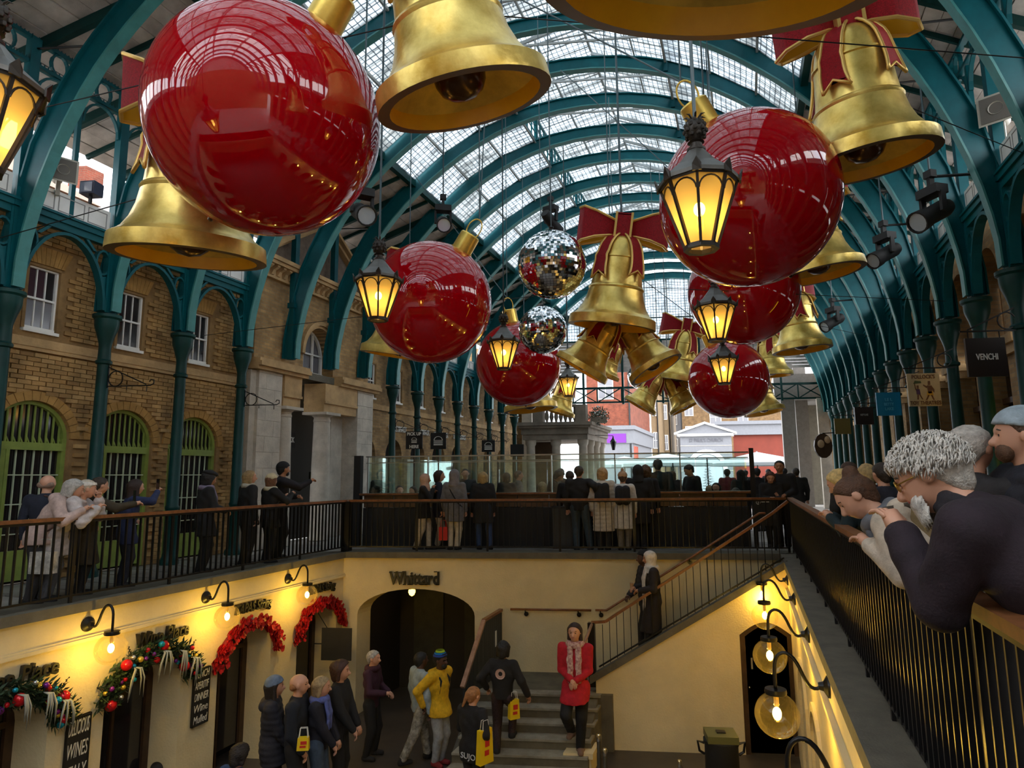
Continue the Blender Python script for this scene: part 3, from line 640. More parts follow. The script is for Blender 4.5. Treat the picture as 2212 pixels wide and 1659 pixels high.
# ================================================================== roof
ce = struct('ceiling', 'barrel roof of teal ribs, glazing and boarded slopes')
CU_ = (UL+UR)/2
INNER = [(-7.0, 4.42), (-6.99, 4.95), (-6.81, 5.84), (-6.50, 6.75), (-6.05, 7.68), (-5.60, 8.33), (-4.98, 9.02), (-4.27, 9.65), (-3.40, 10.28), (-2.40, 10.80), (-1.25, 11.14), (0, 11.26)]
INNER = INNER+[(-a, b) for a, b in reversed(INNER[:-1])]
def offset(poly, d):
    out = []
    for i, (a, b) in enumerate(poly):
        p, q = poly[max(0, i-1)], poly[min(len(poly)-1, i+1)]; dx, dz = q[0]-p[0], q[1]-p[1]; L = math.hypot(dx, dz)
        dd = d if not callable(d) else d(i)
        out.append((a-dz/L*dd, b+dx/L*dd))
    return out
def smooth_poly(p, it=2):
    for _ in range(it):
        q = [p[0]]
        for a, b in zip(p[:-1], p[1:]): q += [(a[0]*.75+b[0]*.25, a[1]*.75+b[1]*.25), (a[0]*.25+b[0]*.75, a[1]*.25+b[1]*.75)]
        p = q+[p[-1]]
    return p
INN = smooth_poly(INNER, 1)
def dep(i): a = abs(INN[i][0]); return .26+.10*min(1, a/5.) if a < 6.6 else .30
OUT = offset(INN, dep)
rb = MB(); fr_ = lambda s, z, t: (CU_+s, -.487*(s+7.14)/14.28+t, z)
rb.strip(INN, OUT, fr_, -.03, .03)
rib = rb.build('rib', TEAL, ce, sk=True)
fb = MB(); fb.strip(offset(INN, -.03), INN, fr_, -.085, .085); fl_ = fb.build('lower_flange', TEALL, rib, sk=True)
fb = MB(); fb.strip(OUT, offset(OUT, .03), fr_, -.08, .08); fu_ = fb.build('upper_flange', TEAL, rib, sk=True)
for i, n in enumerate(range(N0, N1+1)):
    o = rib if i == 0 else inst(rib, ce)
    if i: inst(fl_, o); inst(fu_, o)
    o.location = (K*vl(n), vl(n), 0)
# boarded slopes
EW, EZ = 4.92, 9.44                    # edge of the glazing
def slope(w): return EZ-(w-EW)*.405
for sg in (-1, 1):
    nb = 15; wd_ = 3.9/nb
    pk = None
    for seg in range(6):
        v0 = -.4+seg*5.4; v1 = v0+5.4
        for j in range(nb):
            w0, w1 = EW+.02+wd_*j, EW+.02+wd_*(j+1)-.014
            dz = .012*(j % 2)
            q = lambda w, v, t: (CU_+sg*w, v, slope(w)+dz+t)
            pl = MB().hexa([q(w0, v0, .0), q(w1, v0, .0), q(w1, v0, .04), q(w0, v0, .04)], [q(w0, v1-.01, .0), q(w1, v1-.01, .0), q(w1, v1-.01, .04), q(w0, v1-.01, .04)])
            pl.build('roof_plank', PLANK, ce, sk=True)
    MB().hexa([(CU_+sg*EW, -.4, slope(EW)+.06), (CU_+sg*8.86, -.4, slope(8.86)+.06), (CU_+sg*8.86, -.4, slope(8.86)+.1), (CU_+sg*EW, -.4, slope(EW)+.1)], [(CU_+sg*EW, 32.2, slope(EW)+.06), (CU_+sg*8.86, 32.2, slope(8.86)+.06), (CU_+sg*8.86, 32.2, slope(8.86)+.1), (CU_+sg*EW, 32.2, slope(EW)+.1)]).build('roof_slates', mat('slate', (.1, .09, .085), .8), ce, sk=True)
    MB().bar((CU_+sg*EW, -9, EZ-.02), (CU_+sg*EW, 32, EZ-.02), .14, .20).build('valley_beam', TEALD, ce, sk=True)
    for n in range(N0, N1+1):
        v = vl(n)-.487*(.5+sg*.5)
        MB().bar((CU_+sg*(EW+.1), v+.12, slope(EW+.1)-.09), (CU_+sg*8.8, v+.12, slope(8.8)-.09), .09, .17).build('rafter', TEALD, ce, sk=True)
        MB().bar((CU_+sg*(EW+.1), v+.12+SP/2, slope(EW+.1)-.05), (CU_+sg*8.8, v+.12+SP/2, slope(8.8)-.05), .05, .09).build('rafter', TEALD, ce, sk=True)
        # tie rods below the boards
        if n >= 0: MB().tube([(CU_+sg*7.1, v, 8.3), (CU_+sg*5.75, v, 8.25)], .018, 6).build('tie_rod', BLACK, ce, sk=True)
# glazing
NET = glass_mat('netted_glass', (.72, .78, .82), .0, transl=.55, tcol=(.74, .77, .78), lines=.13)
NET2 = glass_mat('netted_glass_dusty', (.64, .69, .72), .0, transl=.70, tcol=(.66, .68, .67), lines=.13)
CLEARFILL = glass_mat('clear_fill_glass', (.97, .98, 1.), .0)  # net-free glass added to the unseen roof behind the camera for more light
SIDE = [(-EW, EZ), (-4.05, 10.22), (-3.05, 10.84), (-2.05, 11.22)]
ZM0, ZM1, ZR = 11.26, 11.95, 12.75
def pane(pts, m_, name, par):
    mb = MB(); a, b, c, d = [Vector(p) for p in pts]; n_ = (b-a).cross(d-a).normalized()*.012
    mb.add([a, b, c, d, a+n_, b+n_, c+n_, d+n_], [(0, 3, 2, 1), (4, 5, 6, 7), (0, 1, 5, 4), (1, 2, 6, 5), (2, 3, 7, 6), (3, 0, 4, 7)])
    L1 = (b-a).length; L2 = (d-a).length
    mb.uv = [(0, 0), (L1, 0), (L1, L2), (0, L2)]*2
    return mb.build(name, m_, par, sk=True, fix=False)
BARM = mat('glazing_bar_grey', (.42, .44, .44), .5)
for n in range(N0, N1):
    gb = MB()
    for sg in (-1, 1):
        v0 = vl(n)+.05-.487*(.5+sg*.22); v1 = v0+SP-.10
        for i in range(3):
            (a0, b0), (a1, b1) = SIDE[i], SIDE[i+1]
            p = [(CU_-sg*a0, v0, b0), (CU_-sg*a0, v1, b0), (CU_-sg*a1, v1, b1), (CU_-sg*a1, v0, b1)] if sg < 0 else [(CU_-a0, v0, b0), (CU_-a1, v0, b1), (CU_-a1, v1, b1), (CU_-a0, v1, b0)]
            p = [(CU_+sg*abs(a0), v0, b0), (CU_+sg*abs(a0), v1, b0), (CU_+sg*abs(a1), v1, b1), (CU_+sg*abs(a1), v0, b1)]
            pane(p, CLEARFILL if n < -6 else NET if (n+i) % 3 else NET2, 'skylight_pane', ce)  # clear panes only out of view, added to brighten the hall
            gb.bar((CU_+sg*abs(a1), v0, b1-.03), (CU_+sg*abs(a1), v1, b1-.03), .05, .07)
        for k in range(1, 5):
            vv = v0+(v1-v0)*k/5
            for i in range(3): gb.bar((CU_+sg*abs(SIDE[i][0]), vv, SIDE[i][1]+.03), (CU_+sg*abs(SIDE[i+1][0]), vv, SIDE[i+1][1]+.03), .022, .04)
        if n < -6: pane([(CU_+sg*EW, v0, EZ), (CU_+sg*EW, v1, EZ), (CU_+sg*10.4, v1, slope(10.4)), (CU_+sg*10.4, v0, slope(10.4))], CLEARFILL, 'skylight_pane', ce)  # unseen slope glazed instead of boarded, to let in extra daylight
        # raised monitor: upright lights and a little pitched roof
        um = CU_+sg*2.05
        mb = MB().box(um-.03, um+.03, v0-.1, v1+.1, ZM0-.08, ZM0).box(um-.03, um+.03, v0-.1, v1+.1, ZM1, ZM1+.07)
        for k in range(5): mb.box(um-.02, um+.02, v0+(v1-v0)*k/4-.018, v0+(v1-v0)*k/4+.018, ZM0, ZM1)
        for k in (1, 2): mb.box(um-.015, um+.015, v0, v1, ZM0+(ZM1-ZM0)*k/3-.012, ZM0+(ZM1-ZM0)*k/3+.012)
        mb.bar((um, v0-.05, ZM0-.3), (um+sg*.0, v0-.05, ZM1), .07, .10, (1, 0, 0))
        mb.build('monitor_light', TEAL, ce, sk=True)
        pane([(CU_+sg*2.35, v0-.05, ZM1+.05), (CU_+sg*2.35, v1+.05, ZM1+.05), (CU_, v1+.05, ZR), (CU_, v0-.05, ZR)], CLEARFILL if n < -6 else NET2 if n % 2 else NET, 'monitor_pane', ce)
        gb.bar((CU_+sg*2.05, v0, ZM1), (CU_, v0, ZR-.06), .05, .08); gb.bar((CU_+sg*2.05, v0, ZM1+.02), (CU_-sg*.8, v0, ZM1+.45), .03, .03); gb.bar((CU_+sg*1.1, v0, ZM1), (CU_+sg*1.1, v0, ZM1+.42), .03, .03)
        for k in (1, 2, 3): gb.bar((CU_+sg*2.2, v0+(v1-v0)*k/4, ZM1+.12), (CU_, v0+(v1-v0)*k/4, ZR), .03, .04)
        gb.bar((CU_+sg*1.15, v0, ZM1+.39), (CU_+sg*1.15, v1, ZM1+.39), .04, .06)
    gb.bar((CU_, v0, ZR-.04), (CU_, v1, ZR-.04), .06, .08)
    gb.bar((CU_-2.05, v0, ZM1), (CU_+2.05, v0, ZM1), .04, .05)
    gb.build('glazing_bars', BARM, ce, sk=True)
# ================================================================== far end screen
we = struct('wall_far', 'glazed and boarded gable screen with cross braced girder at the far end')
VE = 31.8
outl = [(a, b) for a, b in OUT if b > 8.1]
def gz(u_):                            # arch height over the hall at u
    s = u_-CU_
    for (a, b), (c, d) in zip(OUT[:-1], OUT[1:]):
        if a <= s <= c: return b+(d-b)*(s-a)/max(1e-6, c-a)
    return 4.5
nn = 10
for i in range(nn):
    u0, u1 = CU_-5.4+10.8*i/nn, CU_-5.4+10.8*(i+1)/nn
    for z0, z1 in ((8.2, 9.25), (9.3, 12.2)):
        t0, t1 = min(z1, gz(u0)), min(z1, gz(u1))
        if t0 > z0+.05 or t1 > z0+.05: pane([(u0+.03, VE, z0), (u1-.03, VE, z0), (u1-.03, VE, max(z0, t1)), (u0+.03, VE, max(z0, t0))], NET, 'gable_pane', we)
    MB().box(u1-.03, u1+.03, VE-.03, VE+.03, 8.1, max(8.15, min(12.6, gz(u1)))).build('gable_bar', BARM, we, sk=True)
MB().box(CU_-6.2, CU_+6.2, VE-.05, VE+.05, 8.05, 8.2).box(CU_-5.5, CU_+5.5, VE-.03, VE+.03, 9.25, 9.3).build('gable_rail', TEALD, we, sk=True)
for i in range(14):                    # grey boards of the hipped apron
    z0 = 6.0+.15*i
    MB().hexa([(CU_-7.1, VE+.1-.02*i, z0), (CU_+7.1, VE+.1-.02*i, z0), (CU_+7.1, VE+.14-.02*i, z0), (CU_-7.1, VE+.14-.02*i, z0)], [(CU_-7.1, VE+.08-.02*i, z0+.14), (CU_+7.1, VE+.08-.02*i, z0+.14), (CU_+7.1, VE+.12-.02*i, z0+.14), (CU_-7.1, VE+.12-.02*i, z0+.14)]).build('apron_board', PLANK, we, sk=True) if i > 3 else None
for u_ in (-5.6, -3.7, -1.9, -.1, 1.8, 3.6, -7.5, -9.2): MB().box(u_-.05, u_+.05, VE-.22, VE-.1, 5.0, 8.1).build('end_post', TEALD, we, sk=True)
gd = MB().box(UL, UR, VE-.06, VE+.06, 5.77, 5.87).box(UL, UR, VE-.06, VE+.06, 5.08, 5.16); gd.build('girder_chords', TEALD, we, sk=True)
i = 0; u_ = UL+.1
while u_ < UR-.5:
    MB().bar((u_, VE, 5.14), (u_+1.1, VE, 5.80), .05, .05).bar((u_, VE, 5.80), (u_+1.1, VE, 5.14), .05, .05).box(u_+1.12, u_+1.18, VE-.04, VE+.04, 5.1, 5.85).build('girder_brace', TEALD, we, sk=True); u_ += 1.18
MB().tube([W(-1.0, VE-.1, 5.1), W(-1.0, VE-.1, 5.0)], .02, 6).sphere(W(-1.0, VE-.1, 4.92), .09, 10, 8).build('pendant_lamp', WHITE, we)
for u_ in (-10.3, 3.6): MB().box(u_-.25, u_+.25, VE-.2, VE+.25, 0, 5.1).build('end_pier', STONE, we, sk=True)
MB().box(-14, UL, VE, VE+.3, 0, 8).box(UR, 8, VE, VE+.3, 0, 8).build('end_brickwork', BRICKW, we, sk=True)

for i in range(28):                    # boarded gable at the near end, behind the viewer
    z0 = 8.2+.15*i; hw_ = 0
    for a_, b_ in OUT:
        if b_ >= z0: hw_ = max(hw_, abs(a_))
    if hw_ > .3: MB().box(CU_-hw_, CU_+hw_, -9.3, -9.2, z0, z0+.145).build('gable_board', PLANK, wn, sk=True)
# ================================================================== hanging decorations
GOLD = mat('gold_leaf', (.92, .56, .065), .30, .66, var=.42, vscale=2.0, bump=.22, bscale=6., col2=(1., .78, .24))
GOLDR = mat('gold_band', (.85, .56, .12), .28, .75, var=.25, vscale=3.)
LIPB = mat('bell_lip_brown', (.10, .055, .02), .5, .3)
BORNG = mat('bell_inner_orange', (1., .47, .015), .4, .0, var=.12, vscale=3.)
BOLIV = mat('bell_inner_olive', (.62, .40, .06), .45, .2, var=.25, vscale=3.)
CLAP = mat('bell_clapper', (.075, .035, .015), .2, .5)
RIB = mat('red_ribbon', (.30, .001, .008), .5, .0, var=.5, vscale=45., bump=.6, bscale=160., spec=.25)
RIBG = mat('ribbon_gold_edge', (.72, .46, .13), .35, .6)
REDG = mat('red_lacquer', (.36, .0, .004), .035, 0., spec=.75)
CABLE = mat('steel_cable', (.09, .12, .13), .4, .6)
BP = [(0, 2.16), (.12, 2.145), (.28, 2.08), (.40, 1.97), (.475, 1.83), (.51, 1.66), (.525, 1.58), (.555, 1.575), (.56, 1.545), (.53, 1.53), (.545, 1.35), (.565, 1.12), (.59, .93), (.62, .91), (.635, .88), (.625, .85), (.62, .84), (.665, .64), (.74, .45), (.84, .30), (.93, .23), (.965, .215), (.985, .20), (1.0, .04), (1.0, .0)]
def bell_outer_r(z):
    for (r0, z0), (r1, z1) in zip(BP[:-1], BP[1:]):
        if z1 <= z <= z0: return r0+(r1-r0)*(z0-z)/max(1e-6, z0-z1)
    return 0
def ribbon(path, wid, side, thick=.02):
    """band along path (points), width vectors side[i]*wid[i]; returns red band and gold edge tubes"""
    n = len(path); a = [Vector(p)-Vector(s)*w/2 for p, s, w in zip(path, side, wid)]; b = [Vector(p)+Vector(s)*w/2 for p, s, w in zip(path, side, wid)]
    return a, b
def make_bell(bow=True, tails=3):
    root = thing('christmas_bell', None, None)
    MB().lathe(BP, 40).build('shell', GOLD, root, smooth=35)
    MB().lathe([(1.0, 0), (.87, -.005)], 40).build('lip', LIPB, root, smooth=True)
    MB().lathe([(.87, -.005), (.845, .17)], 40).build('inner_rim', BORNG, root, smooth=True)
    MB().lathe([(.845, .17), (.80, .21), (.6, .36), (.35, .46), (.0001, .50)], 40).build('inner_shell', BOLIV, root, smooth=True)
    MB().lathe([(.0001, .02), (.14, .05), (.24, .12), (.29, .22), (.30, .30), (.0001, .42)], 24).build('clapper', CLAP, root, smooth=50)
    if bow:
        bw = MB(); ed = MB(); inn = MB(); zb = 2.24
        for sg in (-1, 1):
            P = [(.08, -.10, .30, 0), (.30, -.22, .40, .02), (.62, -.27, .58, .05), (.92, -.20, .78, .06), (1.04, 0, .84, .04), (.92, .18, .76, .03), (.62, .22, .54, .0), (.30, .17, .38, 0), (.08, .08, .30, 0)]
            P2 = []
            for p, q in zip(P[:-1], P[1:]):
                for t in (0, .5): P2.append(tuple(p[i]*(1-t)+q[i]*t for i in range(4)))
            P2.append(P[-1])
            top = [Vector((sg*p[0], p[1], zb+p[3]+p[2]/2)) for p in P2]; bot = [Vector((sg*p[0], p[1], zb+p[3]-p[2]/2)) for p in P2]
            n = len(P2); c = Vector((sg*.5, 0, zb))
            ti = [q+(c-q)*.045 for q in top]; bi = [q+(c-q)*.045 for q in bot]
            bw.add(top+bot, [(i, i+1, n+i+1, n+i) for i in range(n-1)]); inn.add(ti+bi, [(i, n+i, n+i+1, i+1) for i in range(n-1)])
            ed.add(top+ti, [(i, n+i, n+i+1, i+1) for i in range(n-1)]); ed.add(bot+bi, [(i, i+1, n+i+1, n+i) for i in range(n-1)])
            ed.tube(top, .03, 6); ed.tube(bot, .03, 6)
        b_ = bw.build('bow', RIB, root, smooth=True); ed.build('bow_edge', RIBG, b_, smooth=40); inn.build('bow_lining', mat('bow_lining', (.70, .42, .03), .4, .3), b_, smooth=True)
        k = MB().box(-.16, .16, -.32, -.27, zb-.28, zb+.30).box(-.16, .16, .2, .25, zb-.24, zb+.30).box(-.16, .16, -.32, .25, zb+.28, zb+.33).build('knot', RIB, root)
        MB().box(-.20, -.15, -.34, .27, zb-.29, zb+.34).box(.15, .20, -.34, .27, zb-.29, zb+.34).build('knot_edge', RIBG, k)
        for (an, zend, spin) in [(-PI/2-.62, 1.02, -.25), (-PI/2+.62, 1.10, .25), (PI/2-.75, .95, .2), (PI/2+.75, .95, -.2)][:tails+1]:
            zz_ = [2.16-.04*i for i in range(5)]+[1.98-(1.98-zend)*i/9 for i in range(1, 10)]
            pa = []; sd = []; wd2 = []
            for i, z in enumerate(zz_):
                t = i/(len(zz_)-1); r = bell_outer_r(max(z, .0))+.035+.22*max(0, t-.62)**1.2
                a_ = an+spin*math.sin(t*3.0)*t
                pa.append(Vector((r*math.cos(a_), r*math.sin(a_), z))); sd.append(Vector((-math.sin(a_), math.cos(a_), 0))); wd2.append(.24+.16*t)
            A_, B_ = ribbon(pa, wd2, sd)
            tip = pa[-1]+(pa[-1]-pa[-2])*(-1.6)
            n = len(pa)
            off = [Vector((q.x, q.y, 0)).normalized()*.02 for q in pa]
            tl = MB(); tl.add(A_+B_+[tip]+[q-o for q, o in zip(A_+B_+[tip], off+off+[off[-1]])],
                [(i, i+1, n+i+1, n+i) for i in range(n-2)]+[(n-2, n-1, 2*n), (n-2, 2*n, 2*n-2), (2*n, 2*n-1, 2*n-2)]+[tuple(2*n+1+j for j in (i, n+i, n+i+1, i+1)) for i in range(n-2)]+[tuple(2*n+1+j for j in f) for f in ((n-2, 2*n, n-1), (n-2, 2*n-2, 2*n), (2*n, 2*n-2, 2*n-1))])
            to = tl.build('ribbon_tail', RIB, root, smooth=True, fix=False)
            MB().tube(A_, .026, 6).tube(B_, .026, 6).tube([A_[-1], tip, B_[-1]], .024, 6).build('tail_edge', RIBG, to, smooth=True)
    return root
def axis_matrix(px, py, d, phi, rho, R, spin=0.):
    r = ray(px, py); c = CAM+r*d; rd = r.normalized()
    er = Vector(CR); er = (er-rd*er.dot(rd)).normalized(); eu = er.cross(rd).normalized()
    ph = math.radians(phi); a = (er*(-math.sin(ph))+eu*math.cos(ph))*math.sqrt(1-rho*rho)+rd*rho
    x = er-a*er.dot(a); x.normalize(); y = a.cross(x)
    if spin:
        cs, sn = math.cos(spin), math.sin(spin); x, y = x*cs+y*sn, y*cs-x*sn
    M = Matrix(((x.x, y.x, a.x, 0), (x.y, y.y, a.y, 0), (x.z, y.z, a.z, 0), (0, 0, 0, 1)))
    return Matrix.Translation(c) @ M @ Matrix.Scale(R, 4), c, a
def roof_z(p):
    s = p.x-K*p.y-CU_
    for (a, b), (c, d) in zip(OUT[:-1], OUT[1:]):
        if a <= s <= c: return b+(d-b)*(s-a)/max(1e-6, c-a)
    return 9.
def hang(root, p, r=.012, n=1):
    """suspension cable from the thing up to the roof (in world space, so it stays plumb)"""
    inv = root.matrix_world.inverted() if root.matrix_world != Matrix.Identity(4) else root.matrix_basis.inverted()
    q = Vector((p.x, p.y, max(p.z+.3, roof_z(p)-.15)))
    mb = MB(); mb.tube([inv @ p, inv @ q], r/root.matrix_basis.to_scale()[0], 6); return mb.build('cable', CABLE, root, org=(0, 0, 0))
def guy(root, p, q, r=.006):
    inv = root.matrix_basis.inverted(); mb = MB(); mb.tube([inv @ Vector(p), inv @ Vector(q)], r/root.matrix_basis.to_scale()[0], 5); return mb.build('guy_wire', BLACK, root, org=(0, 0, 0))
bell0 = make_bell(); bell_plain = None
# px, py, mouth width px, lean, openness, radius, label
BELLS = [
 (1005, 222, 380, 11.7, .30, .75, 0, 'large gold bell hanging between the biggest red bauble and the cropped bell'),
 (1535, -28, 752, 2.0, .33, .75, 0, 'largest gold bell cut off by the top edge, orange rim seen from below'),
 (1873, 354, 284, 17.3, .26, .75, .25, 'gold bell with red bow hanging at the upper right'),
 (408, 558, 315, -7.2, .15, .75, -.5, 'gold bell half hidden behind the biggest red bauble'),
 (1321, 707, 188, -6.0, .11, .75, 0, 'gold bell with wide red bow at the centre, topmost of its cluster'),
 (1254, 799, 124, -31, .06, .52, .4, 'tilted gold bell at lower left of the central bell cluster'),
 (1418, 799, 124, 32, .20, .52, -.4, 'tilted gold bell at lower right of the central bell cluster'),
 (1303, 812, 70, -22, .05, .40, .9, 'small gold bell behind the lower left bell of the central cluster'),
 (1462, 826, 108, -10, .12, .75, 0, 'gold bell with red bow topping the far bell cluster'),
 (1381, 879, 76, -31, .08, .52, .4, 'small tilted gold bell at lower left of the far cluster'),
 (1482, 882, 74, 28, .10, .52, -.4, 'small tilted gold bell at lower right of the far cluster'),
 (1772, 594, 182, 15, .20, .75, .3, 'gold bell just behind the right hand red bauble with the lantern'),
 (1733, 757, 122, 9.5, .15, .75, .9, 'gold bell with red tail in front of the right ribs, below the bauble'),
 (1668, 812, 86, 4, .11, .75, .7, 'gold bell behind the smallest right bauble, upper of two'),
 (1652, 892, 86, 12, .14, .75, 1.2, 'gold bell low behind the smallest right bauble, lower of two'),
 (858, 770, 160, -9, .05, .75, 1.0, 'gold bell almost hidden behind the left bauble with the lantern'),
 (1147, 886, 117, 6.6, .12, .75, 1.0, 'gold bell whose rim shows under the third left bauble'),
 (1205, 893, 74, -17, .06, .52, .5, 'small gold bell beside the distant lantern over the stone loggia'),
]
bell_objs = []
for i, (px, py, w_, ph, rho, R, spin, lab) in enumerate(BELLS):
    b = bell0 if i == 0 else copy_tree(bell0, skip=('bow', 'knot') if R < .7 else ())
    d = FOC*2*R/w_
    M, c, a = axis_matrix(px, py, d, ph, rho, R, spin); b.matrix_basis = M
    tag(b, lab, 'bell', 'gold christmas bells'); bell_objs.append((b, c, a, R, d))
for i, (b, c, a, R, d) in enumerate(bell_objs):
    hang(b, c+a*(2.16*R), .012)
    if i in (0, 2, 4, 12): guy(b, c+a*(.9*R)+Vector((.62*R, 0, 0)), W(3.6, c.y+1.0, c.z+.5))
    if i in (0, 3, 4): guy(b, c+a*(.9*R)-Vector((.62*R, 0, 0)), W(-10.3, c.y+.8, c.z+.3))
# ---- red baubles
def make_bauble():
    root = thing('red_bauble', None, None)
    MB().sphere((0, 0, 0), 1, 64, 40).build('ball', REDG, root, smooth=True)
    c = MB().lathe([(.17, .96), (.17, 1.0), (.165, 1.27), (.15, 1.29), (.0001, 1.29)], 28).lathe([(.185, .97), (.185, 1.0), (.17, 1.0)], 28).build('cap', GOLDR, root, smooth=35)
    MB().tube([(.11*math.cos(t), 0, 1.40+.17*math.sin(t)) for t in [PI*2*i/20 for i in range(20)]], .012, 6, closed=True).build('loop', GOLDR, c, smooth=True)
    MB().lathe([(.0001, -1.03), (.02, -1.02), (.025, -.99)], 8).build('bottom_stud', CLAP, root)
    return root
bau0 = make_bauble()
BAU = [(576, 264, 241, -36, .10, 'biggest glossy red bauble at the upper left'), (931, 654, 131, -31, .0, 'red bauble behind the lantern left of the mirror balls'), (1120, 786, 92, 10, .0, 'red bauble partly covered by the small mirror ball'),
       (1615, 433, 187, 33, .05, 'large red bauble at the right behind the biggest lantern'), (1605, 629, 116, 20, .0, 'red bauble tucked under the large right hand bauble'), (1573, 820, 84, 24, 0, 'smallest red bauble at the right with a lantern in front')]
for i, (px, py, r_, ph, rho, lab) in enumerate(BAU):
    b = bau0 if i == 0 else copy_tree(bau0)
    d = FOC*1.0/r_
    M, c, a = axis_matrix(px, py, d*1.0, ph, rho, 1.0); b.matrix_basis = M; tag(b, lab, 'bauble', 'red baubles'); hang(b, c+a*1.57, .010)
# ---- mirror balls
MIR = mat('mirror_tile', (.86, .87, .90), .04, 1.)
def make_mirror():
    root = thing('mirror_ball', None, None); nu, nv = 70, 40
    MB().sphere((0, 0, 0), .985, 32, 20).build('core', BLACKM, root, smooth=True)
    t = MB()
    for j in range(nv):
        t0, t1 = PI*(j+.04)/nv, PI*(j+.96)/nv; k = max(6, int(nu*math.sin((t0+t1)/2)))
        for i in range(k):
            a0, a1 = 2*PI*(i+.04)/k, 2*PI*(i+.96)/k; ja = (random.gauss(0, .008), random.gauss(0, .008))
            q = [Vector((math.sin(t)*math.cos(a), math.sin(t)*math.sin(a), -math.cos(t))) for t, a in ((t0, a0), (t0, a1), (t1, a1), (t1, a0))]
            c = sum(q, Vector())/4; nrm = c.normalized(); ex = (q[1]-q[0]).normalized(); ey = nrm.cross(ex)
            q = [p+nrm*((p-c).dot(ex)*ja[0]*4+(p-c).dot(ey)*ja[1]*4) for p in q]; t.add([p*1.0 for p in q], [(0, 1, 2, 3)])
    o = t.build('mirror_tiles', MIR, root, fix=False); o['kind'] = 'stuff'
    MB().lathe([(.09, .97), (.09, 1.06), (.05, 1.08), (.0001, 1.08)], 14).tube([(.06*math.cos(2*PI*i/12), 0, 1.13+.06*math.sin(2*PI*i/12)) for i in range(12)], .012, 5, closed=True).build('hanger', BLACK, root)
    return root
mir0 = make_mirror()
for i, (px, py, r_, R, lab) in enumerate([(1192, 572, 74, .58, 'larger mirror ball left of the central bow'), (1172, 713, 52, .48, 'smaller mirror ball in front of the third red bauble'), (1386, 812, 30, .58, 'mirror ball hidden behind the lower right bell of the central cluster')]):
    b = mir0 if i == 0 else copy_tree(mir0)
    c = at_d(px, py, FOC*R/r_); b.matrix_basis = Matrix.Translation(c) @ Matrix.Scale(R, 4); tag(b, lab, 'mirror ball', 'mirror balls'); hang(b, c+Vector((0, 0, R*1.15)), .010)
